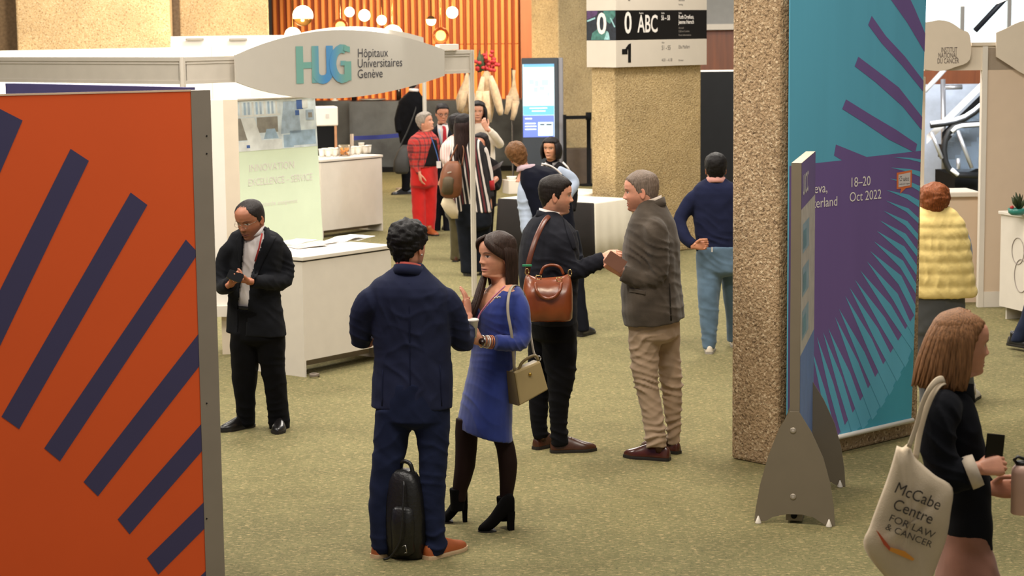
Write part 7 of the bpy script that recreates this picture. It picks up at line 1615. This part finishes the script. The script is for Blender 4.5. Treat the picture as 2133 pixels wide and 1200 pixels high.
# ================================================================== people farther back
def far(p, top, arms, bot, legs, tm, bm_, tn='jacket', bn_='trousers', tk=None, **kw):
    return clothe(p, top, arms, bot, legs, tn, tm, bn_, bm_, vt=0.014, vb=0.014, smooth=4, tk=tk, **kw)
GREYH = hairmat('silver_hair', (150, 140, 130), 0.25); DKH = hairmat('near_black_hair', (28, 23, 24), 0.3)
# 9 woman in red plaid shirt and red trousers
def plaid_mat():
    m = bpy.data.materials.new('red_plaid'); m.use_nodes = True; nt = m.node_tree; L = nt.links; b = nt.nodes['Principled BSDF']; b.inputs['Roughness'].default_value = 0.9
    tc = nt.nodes.new('ShaderNodeTexCoord'); sp = nt.nodes.new('ShaderNodeSeparateXYZ'); L.new(tc.outputs['Object'], sp.inputs[0])
    def band(src, w, f, th):
        mm = nt.nodes.new('ShaderNodeMath'); mm.operation = 'MULTIPLY'; L.new(src, mm.inputs[0]); mm.inputs[1].default_value = f
        fr = nt.nodes.new('ShaderNodeMath'); fr.operation = 'FRACT'; L.new(mm.outputs[0], fr.inputs[0])
        gt = nt.nodes.new('ShaderNodeMath'); gt.operation = 'LESS_THAN'; L.new(fr.outputs[0], gt.inputs[0]); gt.inputs[1].default_value = th; return gt.outputs[0]
    ad = nt.nodes.new('ShaderNodeMath'); ad.operation = 'ADD'; L.new(sp.outputs[0], ad.inputs[0]); L.new(sp.outputs[1], ad.inputs[1])
    last = None
    for src, f, th, c in ((sp.outputs[2], 11, 0.30, (60, 34, 40)), (ad.outputs[0], 11, 0.28, (60, 34, 40)), (sp.outputs[2], 22, 0.10, (150, 90, 80)), (ad.outputs[0], 22, 0.10, (150, 90, 80))):
        mx = nt.nodes.new('ShaderNodeMix'); mx.data_type = 'RGBA'
        if last is None: mx.inputs[6].default_value = (*lin((184, 48, 44)), 1)
        else: L.new(last, mx.inputs[6])
        mx.inputs[7].default_value = (*lin(c), 1); s_ = nt.nodes.new('ShaderNodeMath'); s_.operation = 'MULTIPLY'; s_.inputs[1].default_value = 0.65; L.new(band(src, 0, f, th), s_.inputs[0]); L.new(s_.outputs[0], mx.inputs[0]); last = mx.outputs[2]
    L.new(last, b.inputs['Base Color']); return m
p = Person(880, 488, 62, 'person with short grey hair in red plaid shirt and red trousers', (204, 146, 118))
p.head(885, 236, 272, 72, pitch=-10, Hh=0.235, smile=1, fem=0.5)
p.hair(hl(0.84, 0.74, 0.42, 0.08), lambda az, z: np.interp(z, [0.1, 0.4, 0.8, 1.0], [0.03, 0.06, 0.09, 0.09]) + 0 * az, GREYH, 0.03, 8, 4)
p.hand((874, 362, -0.24), (0.15, -0.1, -1), (0.9, 0.3, 0), 'R', 0.35, 1.0, voxel=0.005)
top = [(348, 857, 912), (338, 856, 912), (320, 852, 913), (305, 850, 914), (292, 853, 912), (284, 858, 908), (278, 866, 902), (273, 872, 900)]
arm = [(861, 295, -0.13), (858, 320, -0.17), (864, 340, -0.18), (873, 362, -0.22)]; arm2 = [(903, 296, 0.13), (908, 325, 0.15), (910, 350, 0.12)]
bot = [(338, 858, 910), (360, 857, 910), (375, 857, 911), (385, 857, 911)]
legs = [[(375, 856, 886, -0.03), (410, 857, 886, -0.03), (445, 859, 886, -0.03), (470, 860, 887, -0.03), (485, 860, 888, -0.03)], [(375, 882, 912, 0.03), (410, 884, 910, 0.03), (445, 886, 908, 0.03), (470, 887, 906, 0.03), (487, 886, 906, 0.03)]]
RT = fabric('scarlet_trouser', (196, 34, 30), 0.85)
jk, tr, bd = far(p, top, [(arm, [0.06, 0.055, 0.05, 0.04]), (arm2, [0.055, 0.05, 0.04])], bot, legs, plaid_mat(), RT, 'plaid_shirt', folds=[(870, 330, -0.1, 0.2, (0.4, 0, 1), 0.006, 0.07)])
p.patch('black_top', jk, [(900, 290), (908, 292), (913, 320), (912, 346), (884, 346), (890, 325), (896, 305)], fabric('black_knit', (26, 24, 26)), 0.006, 0.004)
p.collar(p.P(886, 274, 0), 0.075, 0.08, 62, 0.05, 0.03, 60, plaid_mat(), 0.006, 1.2)
m = MB().use(fabric('blue_ribbon', (70, 110, 180))); m.tube(spline([p.P(898, 286, -0.17), p.P(905, 305, -0.22), p.P(911, 325, -0.22), p.P(914, 338, -0.22)], 4), 0.009, 6, flat=0.3); m.use(WSHIRT).rbox(p.P(914, 343, -0.23), Vector((0.03, 0, 0)), Vector((0, 0.003, 0)), Vector((0, 0, 0.045))); p.part('lanyard', m)
p.shoe((868, 490), (882, 492), SH_TAN, SOLE_B, 0.24); p.shoe((890, 489), (905, 491), SH_TAN, SOLE_B, 0.24)
# 10 man in suit with red tie and glasses
p = Person(918, 480, -4, 'person in dark suit with red tie and glasses facing this way', (190, 132, 104))
p.head(921, 215, 254, 12, pitch=14, Hh=0.245)
p.hair(hl(0.84, 0.72, 0.42, 0.1), lambda az, z: np.interp(az, [0, 60, 180], [0.05, 0.04, 0.04]) + 0 * z, DKH, 0.012, 8, 4)
top = [(365, 894, 950), (340, 892, 952), (310, 890, 953), (290, 889, 954), (276, 892, 950), (269, 898, 944), (264, 906, 936), (259, 911, 932)]
bot = [(350, 897, 946), (370, 896, 946), (392, 896, 946), (400, 897, 946)]
legs = [[(392, 896, 922), (430, 898, 920), (470, 901, 918), (482, 902, 918)], [(392, 920, 946, -0.02), (430, 922, 944, -0.02), (470, 923, 940, -0.02), (482, 924, 940, -0.02)]]
MSU = fabric('midnight_suiting', (26, 28, 36))
jk, tr, bd = far(p, top, [([(896, 285, 0), (888, 320, 0), (892, 355, -0.05)], [0.065, 0.055, 0.045]), ([(948, 285, 0), (956, 320, 0), (952, 355, -0.05)], [0.065, 0.055, 0.045])], bot, legs, MSU, MSU)
p.patch('shirt_front', jk, [(911, 259), (932, 259), (934, 270), (930, 300), (924, 320), (918, 302), (912, 275)], WSHIRT, 0.006, 0.004)
p.patch('tie', jk, [(921, 264), (927, 264), (929, 270), (932, 300), (928, 312), (922, 300), (923, 271)], fabric('red_tie', (170, 40, 52)), 0.014, 0.006)
p.collar(p.P(922, 260, 0), 0.068, 0.072, 0, 0.05, 0.03, 30, WSHIRT, 0.004, 1.1)
m = MB().use(mat('dark_frame', (40, 34, 32), 0.4, var=0)); T = p.h['T']
for q in (-1, 1):
    m.tube([Vector(v) for v in T([[q * (0.15 + 0.09 * math.cos(a)), 0.47 - 0.02 * abs(math.cos(a)), 0.495 + 0.06 * math.sin(a)] for a in np.linspace(0, 6.2832, 14)])], 0.003, 5); m.tube([Vector(v) for v in T([[q * 0.24, 0.43, 0.51], [q * 0.345, 0.2, 0.52], [q * 0.345, 0.0, 0.5]])], 0.003, 5)
p.part('eyeglasses', m)
m = MB().use(fabric('pale_ribbon', (150, 180, 206))); m.tube([p.P(914, 268, -0.16), p.P(918, 290, -0.18), p.P(922, 310, -0.18)], 0.008, 6, flat=0.3); p.part('lanyard', m)
p.shoe((908, 475), (905, 486), SH_BLACK, SOLE_B, 0.28); p.shoe((930, 475), (922, 485), SH_BLACK, SOLE_B, 0.28)
# 12 person in pink striped shirt, mostly hidden
def stripes_mat(name, bands, f, vert=None, base=(0, 0, 0)):
    m = bpy.data.materials.new(name); m.use_nodes = True; nt = m.node_tree; L = nt.links; b = nt.nodes['Principled BSDF']; b.inputs['Roughness'].default_value = 0.9
    tc = nt.nodes.new('ShaderNodeTexCoord'); mp = nt.nodes.new('ShaderNodeMapping'); L.new(tc.outputs['Object'], mp.inputs[0]); mp.inputs['Rotation'].default_value = vert or (0, 0, 0)
    sp = nt.nodes.new('ShaderNodeSeparateXYZ'); L.new(mp.outputs[0], sp.inputs[0])
    mm = nt.nodes.new('ShaderNodeMath'); mm.operation = 'MULTIPLY'; L.new(sp.outputs[0], mm.inputs[0]); mm.inputs[1].default_value = f
    fr = nt.nodes.new('ShaderNodeMath'); fr.operation = 'FRACT'; L.new(mm.outputs[0], fr.inputs[0])
    r = nt.nodes.new('ShaderNodeValToRGB'); r.color_ramp.interpolation = 'CONSTANT'; e = r.color_ramp.elements
    e[0].position = bands[0][0]; e[0].color = (*lin(bands[0][1]), 1); e[1].position = bands[1][0]; e[1].color = (*lin(bands[1][1]), 1)
    for q, c in bands[2:]: k = e.new(q); k.color = (*lin(c), 1)
    L.new(fr.outputs[0], r.inputs[0]); L.new(r.outputs[0], b.inputs['Base Color']); return m
p = Person(948, 545, 120, 'person in pink and white striped shirt hidden behind the striped blouse', (206, 150, 124))
p.head(953, 240, 280, 130, Hh=0.235)
p.hair(hl(0.84, 0.74, 0.40, 0.05), lambda az, z: np.interp(z, [0.1, 0.4, 0.8, 1.0], [0.03, 0.08, 0.10, 0.09]) + 0 * az, DKH, 0.02, 8, 2)
p.hand((928, 362, -0.16), (-0.45, -0.2, -0.85), (0.5, 0.8, 0), 'L', 0.2, 1.0, elbow=(944, 336, -0.1), voxel=0.005)
top = [(420, 926, 972), (390, 924, 974), (350, 922, 976), (315, 921, 978), (298, 924, 974), (289, 932, 968), (283, 940, 964)]
arms = [([(930, 305, -0.1), (926, 330, -0.13), (940, 342, -0.12)], [0.06, 0.055, 0.05]), ([(970, 305, 0.1), (976, 340, 0.1), (974, 370, 0.1)], [0.06, 0.05, 0.045])]
bot = [(410, 928, 970), (435, 927, 972), (450, 928, 972)]
legs = [[(440, 932, 958), (490, 937, 958), (520, 938, 957), (542, 937, 957)], [(440, 948, 972, 0.1), (490, 950, 972, 0.1), (530, 952, 970, 0.1), (542, 952, 970, 0.1)]]
far(p, top, arms, bot, legs, stripes_mat('pink_stripes', [(0.0, (216, 196, 190)), (0.5, (196, 120, 112)), (0.62, (222, 206, 200))], 34), fabric('olive_trouser', (74, 66, 40)), 'striped_shirt')
p.shoe((948, 546), (956, 538), SH_BROWN, SOLE_B, 0.26); p.shoe((962, 544), (970, 536), SH_BROWN, SOLE_B, 0.26)
# 13 woman in white sweater, hand at her face
p = Person(1006, 485, -10, 'person with dark hair and cream sweater raising a hand to the face', (204, 148, 122))
p.head(996, 210, 250, -4, pitch=10, Hh=0.235, fem=1)
p.hair(hl(0.86, 0.76, 0.40, 0.0), lambda az, z: np.interp(z, [0.0, 0.4, 0.8, 1.0], [0.07, 0.08, 0.09, 0.08]) + 0 * az, DKH, 0.015, 8, 7)
rr = random.Random(2); st = []
for i in range(26):
    az = math.radians(rr.uniform(75, 285)); sx, sy = math.sin(az), math.cos(az); st.append(([(sx * 0.2, sy * 0.2, 0.95), (sx * 0.42, sy * 0.46 - 0.02, 0.55), (sx * 0.44, sy * 0.48 - 0.02, 0.1), (sx * 0.42, sy * 0.44, -0.3), (sx * 0.40, sy * 0.42, -0.55)], [0.02, 0.035, 0.035, 0.03, 0.01], 0.5, False))
p.locks(st, DKH)
p.hand((1013, 268, -0.32), (-0.35, 0.1, 0.9), (0.1, 0.95, 0.2), 'L', 0.4, 1.0, elbow=(1030, 280, -0.25), voxel=0.005)
top = [(400, 984, 1034), (370, 984, 1034), (330, 983, 1032), (300, 981, 1030), (280, 980, 1028), (268, 982, 1024), (261, 988, 1016), (256, 992, 1010)]
arms = [([(1022, 280, 0), (1040, 300, -0.1), (1034, 288, -0.22), (1020, 272, -0.30)], [0.06, 0.06, 0.055, 0.042]), ([(986, 280, 0), (978, 310, 0), (984, 345, -0.1)], [0.06, 0.055, 0.045])]
far(p, top, arms, [(380, 988, 1030), (405, 988, 1030), (415, 988, 1030)], [[(405, 988, 1010), (450, 990, 1008), (480, 992, 1006)], [(405, 1008, 1030), (450, 1010, 1028), (480, 1012, 1026)]], fabric('cream_sweater', (214, 202, 186)), TROB, 'sweater')
p.shoe((998, 480), (995, 490), SH_BLACK, SOLE_B, 0.25); p.shoe((1018, 480), (1016, 490), SH_BLACK, SOLE_B, 0.25)
# 14 woman in black holding a tablet
p = Person(1012, 528, -28, 'person with long dark hair in black holding a small dark tablet', (200, 138, 112))
p.head(1002, 276, 318, -30, pitch=8, Hh=0.225, fem=1)
p.hair(hl(0.86, 0.74, 0.40, 0.0), lambda az, z: np.interp(z, [0.0, 0.4, 0.8, 1.0], [0.05, 0.06, 0.07, 0.06]) + 0 * az, DKH, 0.01, 8, 3)
rr = random.Random(3); st = []
for i in range(26):
    az = math.radians(rr.uniform(85, 275)); sx, sy = math.sin(az), math.cos(az); st.append(([(sx * 0.2, sy * 0.2, 0.95), (sx * 0.38, sy * 0.46 - 0.02, 0.55), (sx * 0.39, sy * 0.46 - 0.02, 0.1), (sx * 0.37, sy * 0.42, -0.3), (sx * 0.36, sy * 0.40, -0.6)], [0.02, 0.03, 0.03, 0.028, 0.01], 0.5, False))
p.locks(st, DKH)
p.hand((1026, 380, -0.24), (-0.6, -0.3, 0.4), (-0.3, 0.2, 0.9), 'L', 0.6, 0.95, elbow=(1034, 372, -0.1), voxel=0.005)
top = [(430, 986, 1034), (400, 986, 1034), (370, 986, 1034), (345, 986, 1033), (334, 988, 1030), (328, 993, 1024), (323, 997, 1014)]
arms = [([(1028, 342, 0), (1036, 370, 0), (1034, 390, -0.1), (1028, 382, -0.2)], [0.058, 0.055, 0.05, 0.04]), ([(990, 342, 0), (984, 370, 0), (992, 388, -0.12)], [0.058, 0.05, 0.042])]
far(p, top, arms, [(410, 990, 1030), (435, 990, 1030), (445, 990, 1030)], [[(440, 990, 1011), (480, 992, 1009), (520, 993, 1008)], [(440, 1009, 1030), (480, 1011, 1028), (520, 1012, 1026)]], fabric('black_jacket', (24, 22, 24)), TROB)
p.shoe((1000, 522), (996, 533), SH_BLACK, SOLE_B, 0.25); p.shoe((1019, 522), (1016, 533), SH_BLACK, SOLE_B, 0.25)
m = MB().use(mat('tablet_case', (52, 44, 44), 0.3, var=0)); a, b = p.P(1014, 359, -0.32), p.P(1046, 341, -0.32); d = (b - a).normalized(); m.rbox((a + b) / 2, d * 0.10, Vector((0.02, 0.06, 0.03)), d.cross(Vector((0.02, 0.06, 0.03))).normalized() * 0.004); tag(m.build('tablet'), 'small dark tablet held by the person in black behind the white post', 'tablet')
# 11 woman in striped blouse with brown backpack
p = Person(982, 574, 150, 'person with long dark hair in black, white and maroon striped blouse', (196, 134, 106))
p.head(966, 238, 282, 145, pitch=2, Hh=0.23, fem=1)
p.hair(hl(0.86, 0.74, 0.40, 0.0), lambda az, z: np.interp(z, [0.0, 0.4, 0.8, 1.0], [0.04, 0.06, 0.06, 0.05]) + 0 * az, DKH, 0.01, 8, 5)
rr = random.Random(6); st = []
LHB = hairmat('long_dark_hair', (40, 24, 22), 0.35)
for i in range(44):
    az = math.radians(rr.uniform(85, 275)); sx, sy = math.sin(az), math.cos(az); e = rr.uniform(-0.75, -0.1); st.append(([(sx * 0.2, sy * 0.2, 0.96), (sx * 0.38, sy * 0.45 - 0.02, 0.55), (sx * 0.38, sy * 0.47 - 0.03, 0.1), (sx * 0.36 , sy * 0.50 - 0.05, -0.35), (sx * 0.34 + 0.0, sy * 0.50 - 0.08, -0.75 + e)], [0.02, 0.026, 0.026, 0.022, 0.006], 0.5, False))
p.locks(st, LHB)
p.hand((1021, 420, 0.0), (0.1, 0, -1), (-0.9, 0.2, 0), 'R', 0.4, 0.9, voxel=0.005)
top = [(442, 944, 1024, 0, dict(slope=0.0)), (420, 945, 1021), (390, 944, 1018), (360, 943, 1015), (330, 944, 1012), (308, 947, 1010), (297, 953, 1004), (290, 960, 998), (285, 966, 990)]
arms = [([(1004, 312, 0), (1014, 350, 0.02), (1019, 380, 0.02), (1022, 412, 0.0)], [0.06, 0.055, 0.05, 0.042]), ([(952, 312, 0), (944, 350, 0.0), (946, 385, 0.1)], [0.06, 0.055, 0.045])]
bot = [(420, 950, 1020), (450, 949, 1024), (470, 949, 1024)]
legs = [[(455, 948, 992), (500, 954, 992), (540, 958, 992), (568, 960, 994)], [(455, 984, 1024, 0.05), (500, 988, 1022, 0.05), (540, 990, 1020, 0.05), (566, 990, 1018, 0.05)]]
jk, tr, bd = far(p, top, arms, bot, legs, stripes_mat('bold_stripes', [(0.0, (26, 22, 26)), (0.30, (216, 206, 200)), (0.46, (26, 22, 26)), (0.60, (92, 30, 36)), (0.74, (26, 22, 26)), (0.86, (206, 196, 190))], 8.5, (0, 0.16, 0.3)), fabric('blue_black_trouser', (24, 27, 34)), 'striped_blouse')
m = MB().use(fabric('red_cuff', (160, 30, 34))); m.tube([p.P(1019, 376, 0.02), p.P(1021, 396, 0.02)], 0.056, 14); p.part('cuff', m, None, jk)
p.shoe((978, 576), (968, 566), SH_BLACK, SOLE_B, 0.26); p.shoe((1006, 574), (1008, 564), SH_BLACK, SOLE_B, 0.26)
BK2 = mat('brown_canvas', (108, 62, 34), 0.6, var=0.2, vs=8); yo = -0.22
bk = empty('backpack', p.P(940, 412, yo), 'brown and olive backpack on the person in the striped blouse', 'backpack')
m = MB().use(BK2)
def bring(y, xl, xr, dd): c0, c1 = p.P(xl, y, yo), p.P(xr, y, yo); return [c0.lerp(c1, 0.5 + 0.5 * math.copysign(abs(math.cos(t)) ** 0.6, math.cos(t))) + Vector((0, dd * math.copysign(abs(math.sin(t)) ** 0.8, math.sin(t)), 0)) for t in np.linspace(0, 6.2832, 28, endpoint=False)]
m.loft([bring(y, a, b, d) for y, a, b, d in ((412, 926, 950, 0.05), (406, 918, 960, 0.09), (385, 914, 963, 0.11), (360, 918, 962, 0.1), (345, 924, 960, 0.08), (336, 932, 954, 0.04))]); m.build('bag_body', None, bk)
m = MB().use(mat('olive_canvas', (70, 56, 32), 0.7, var=0.15)); m.loft([[q - Vector((0, 0.05, 0)) for q in bring(y, a, b, d)] for y, a, b, d in ((404, 924, 944, 0.05), (398, 920, 946, 0.08), (372, 922, 948, 0.08), (366, 926, 944, 0.05))]); m.build('front_pocket', None, bk)
m = MB().use(BK2); m.tube(spline([p.P(936, 338, yo), p.P(945, 318, -0.16), p.P(956, 300, -0.1), p.P(966, 312, -0.14), p.P(962, 345, -0.2)], 5), 0.014, 8, flat=0.4); m.build('strap', None, bk)
m = MB().use(mat('grey_label', (170, 160, 150), 0.5, var=0)); m.rbox(p.P(936, 359, yo - 0.11), Vector((0.022, 0, 0.004)), Vector((0, 0.003, 0)), Vector((0, 0, 0.007))); m.build('label', None, bk)
m = MB().use(fabric('cream_cloth_bag', (198, 182, 154), 0.95, var=0.08)); m.loft([bring(y, a, b, d) for y, a, b, d in ((455, 940, 954, 0.03), (440, 926, 955, 0.06), (425, 918, 950, 0.07), (414, 922, 944, 0.05), (408, 928, 940, 0.02))]); tag(m.build('cloth_bag'), 'cream cloth bag hanging under the brown backpack', 'bag')
# 15 tall man in black, head behind the sign
p = Person(842, 404, 158, 'person in long black suit with the head behind the grey sign', (186, 130, 106))
p.head(861, 156, 190, 160, Hh=0.245)
p.hair(hl(), lambda az, z: 0.03 + 0 * az + 0 * z, DKH, 0.01, 8, 3)
top = [(300, 834, 882), (280, 830, 882), (255, 827, 882), (230, 828, 884), (212, 830, 884), (203, 836, 881), (196, 844, 876), (189, 852, 872)]
arms = [([(838, 222, 0), (830, 250, 0), (832, 275, -0.05)], [0.075, 0.07, 0.055]), ([(876, 222, 0), (884, 250, 0), (882, 285, 0)], [0.075, 0.065, 0.05])]
far(p, top, arms, [(285, 836, 880), (310, 836, 878), (322, 836, 876)], [[(315, 835, 858), (350, 836, 856), (385, 837, 855), (397, 837, 855)], [(315, 854, 876, 0.1), (350, 856, 874, 0.1), (385, 856, 872, 0.1), (396, 857, 871, 0.1)]], TROB, TROB, feet=[((848, 404), (818, 406)), ((866, 403), (845, 404))])
p.collar(p.P(862, 187, 0), 0.075, 0.078, 158, 0.05, 0.02, 30, WSHIRT, 0.005, 1.05)
p.shoe((848, 404), (818, 406), SH_BLACK, SOLE_B, 0.3); p.shoe((866, 403), (845, 404), SH_BLACK, SOLE_B, 0.3)
yo = -0.40; bg = empty('shoulder_bag', p.P(836, 362, yo), 'dark grey bag hanging behind the plaid shirt', 'bag'); m = MB().use(mat('charcoal_nylon', (52, 50, 48), 0.7, var=0.1)); m.loft([bring(y, a, b, d) for y, a, b, d in ((362, 826, 848, 0.05), (356, 819, 852, 0.10), (335, 820, 852, 0.11), (315, 828, 852, 0.08), (302, 838, 852, 0.04))]); m.build('bag_body', None, bg)
m = MB().use(mat('charcoal_nylon', (0, 0, 0))); m.tube(spline([p.P(828, 325, yo), p.P(836, 300, -0.28), p.P(848, 275, -0.25), p.P(862, 240, -0.22), p.P(872, 206, -0.05)], 5), 0.02, 8, flat=0.3); m.build('strap', None, bg)
# 16 man in dark vest leaning over the table
NVV = fabric('dark_navy_vest', (20, 22, 34)); LB = fabric('light_blue_shirt', (168, 180, 200)); BRH = hairmat('chestnut_hair', (112, 76, 46), 0.3)
p = Person(1212, 700, -148, 'person with chestnut hair in dark vest and light blue sleeves leaning left', (206, 148, 122))
p.head(1078, 297, 348, -168, pitch=6, roll=26, Hh=0.222, dy=0.0, neck=0.9)
p.hair(hl(0.82, 0.72, 0.38, 0.06), lambda az, z: np.interp(z, [0.1, 0.4, 0.8, 1.0], [0.02, 0.05, 0.075, 0.08]) + 0 * az, BRH, 0.03, 8, 9)
top = [(490, 1120, 1200), (460, 1108, 1196), (430, 1096, 1192), (405, 1088, 1188), (385, 1084, 1184), (368, 1083, 1176), (356, 1085, 1160), (348, 1088, 1136), (342, 1088, 1116)]
jk, tr, bd = far(p, top, [], [(480, 1136, 1204), (520, 1150, 1212), (545, 1158, 1216)], [[(530, 1176, 1216, -0.03), (580, 1188, 1217, -0.03), (630, 1193, 1220, -0.03), (670, 1198, 1226, -0.03), (690, 1202, 1228, -0.03)], [(530, 1155, 1195, 0.1), (580, 1160, 1190, 0.1), (640, 1166, 1190, 0.12), (685, 1168, 1190, 0.12)]], NVV, fabric('ink_trouser', (22, 24, 32)), 'vest', core=0.6)
for a_, r_ in (([(1096, 378, -0.05), (1092, 410, -0.08), (1094, 440, -0.1), (1098, 475, -0.15), (1104, 500, -0.2)], [0.062, 0.066, 0.062, 0.055, 0.045]), ([(1160, 358, 0.08), (1180, 368, 0.1), (1194, 382, 0.1), (1186, 400, 0.0), (1170, 425, -0.05)], [0.062, 0.06, 0.058, 0.052, 0.045])):
    m = MB(); p.limb(m, a_, r_); p.garment('sleeve', m, LB, 0.01, 3, 0.003, [(1092, 430, -0.1, 0.15, (0.3, 0, 1), 0.006, 0.06)])
p.collar(p.P(1096, 347, 0), 0.072, 0.076, -148, 0.05, 0.03, 40, fabric('lilac_collar', (196, 172, 182)), 0.005, 1.12)
m = MB().use(WSHIRT); m.tube(spline([p.P(1128, 341, -0.06), p.P(1145, 345, -0.06), p.P(1160, 354, -0.05), p.P(1170, 364, -0.04)], 4), 0.008, 6); p.part('piping', m, None, jk)
p.shoe((1207, 702), (1232, 694), SH_BLACK, SOLE_B, 0.28); p.shoe((1172, 692), (1192, 686), SH_BLACK, SOLE_B, 0.28)
# 17 woman with dark bob in a black jacket
p = Person(1152, 570, -18, 'person with dark bob and black jacket with white piping by the table', (200, 142, 110))
p.head(1148, 287, 330, -22, pitch=2, Hh=0.225, fem=1)
p.hair(hl(0.80, 0.70, 0.30, 0.0), lambda az, z: np.interp(z, [0.0, 0.4, 0.8, 1.0], [0.09, 0.10, 0.085, 0.07]) * np.interp(az, [0, 40, 80, 180], [0.5, 0.8, 1, 1]), DKH, 0.012, 8, 5)
rr = random.Random(8); st = []
for i in range(30):
    az = math.radians(62 + 236 * i / 29); sx, sy = math.sin(az), math.cos(az); st.append(([(sx * 0.2, sy * 0.2, 0.97), (sx * 0.44, sy * 0.48 - 0.02, 0.62), (sx * 0.48, sy * 0.5 - 0.02, 0.3), (sx * 0.44, sy * 0.46, -0.02)], [0.02, 0.028, 0.03, 0.016], 0.5, False))
p.locks(st, DKH)
top = [(470, 1120, 1192), (430, 1118, 1194), (390, 1118, 1194), (365, 1119, 1192), (352, 1122, 1188), (344, 1129, 1180), (338, 1137, 1166), (332, 1140, 1158)]
jk, tr, bd = far(p, top, [([(1124, 366, 0), (1116, 400, 0), (1118, 440, -0.1)], [0.062, 0.055, 0.045]), ([(1186, 366, 0), (1194, 400, 0), (1192, 440, -0.1)], [0.062, 0.055, 0.045])], [(450, 1124, 1188), (478, 1124, 1188), (486, 1124, 1188)], [[(480, 1124, 1157), (566, 1128, 1154)], [(480, 1155, 1188), (566, 1158, 1184)]], fabric('black_jacket', (0, 0, 0)), TROB)
m = MB().use(WSHIRT)
for pts in ([(1172, 338), (1182, 348), (1190, 362)], [(1124, 352), (1130, 344), (1138, 340)]): m.tube([p.P(x, y, -0.12) for x, y in pts], 0.010, 6, flat=0.4)
p.part('piping', m, None, jk)
p.collar(p.P(1150, 336, 0), 0.07, 0.075, -18, 0.05, 0.04, 40, fabric('grey_knit', (120, 116, 116)), 0.006, 1.15)
p.shoe((1140, 566), (1138, 580), SH_BLACK, SOLE_B, 0.25); p.shoe((1172, 566), (1170, 580), SH_BLACK, SOLE_B, 0.25)
# 18 someone walking out at the right edge
DN = fabric('dark_denim', (32, 38, 56))
p = Person(2190, 742, 95, 'person in dark trousers striding out at the right edge, one shoe seen', (200, 142, 116))
p.head(2196, 320, 376, 95, Hh=0.23); p.hair(hl(), lambda az, z: 0.04 + 0 * az + 0 * z, DKH, 0.01, 8, 3)
top = [(530, 2150, 2240), (480, 2152, 2238), (430, 2154, 2236), (400, 2158, 2230), (385, 2170, 2220), (374, 2180, 2210)]
far(p, top, [([(2190, 410, -0.2), (2186, 470, -0.22), (2200, 520, -0.22)], [0.06, 0.05, 0.045])], [(510, 2154, 2236), (550, 2154, 2236), (570, 2156, 2234)], [[(560, 2156, 2200, -0.05), (620, 2140, 2184, -0.05), (670, 2122, 2162, -0.05), (700, 2108, 2142, -0.05), (712, 2104, 2134, -0.05)], [(560, 2190, 2236, 0.1), (640, 2216, 2256, 0.1), (720, 2230, 2262, 0.1)]], fabric('black_jacket', (0, 0, 0)), DN)
p.shoe((2100, 726), (2150, 734), SH_BLACK, SOLE_B, 0.29, lift=0.03); p.shoe((2232, 738), (2290, 738), SH_BLACK, SOLE_B, 0.29)
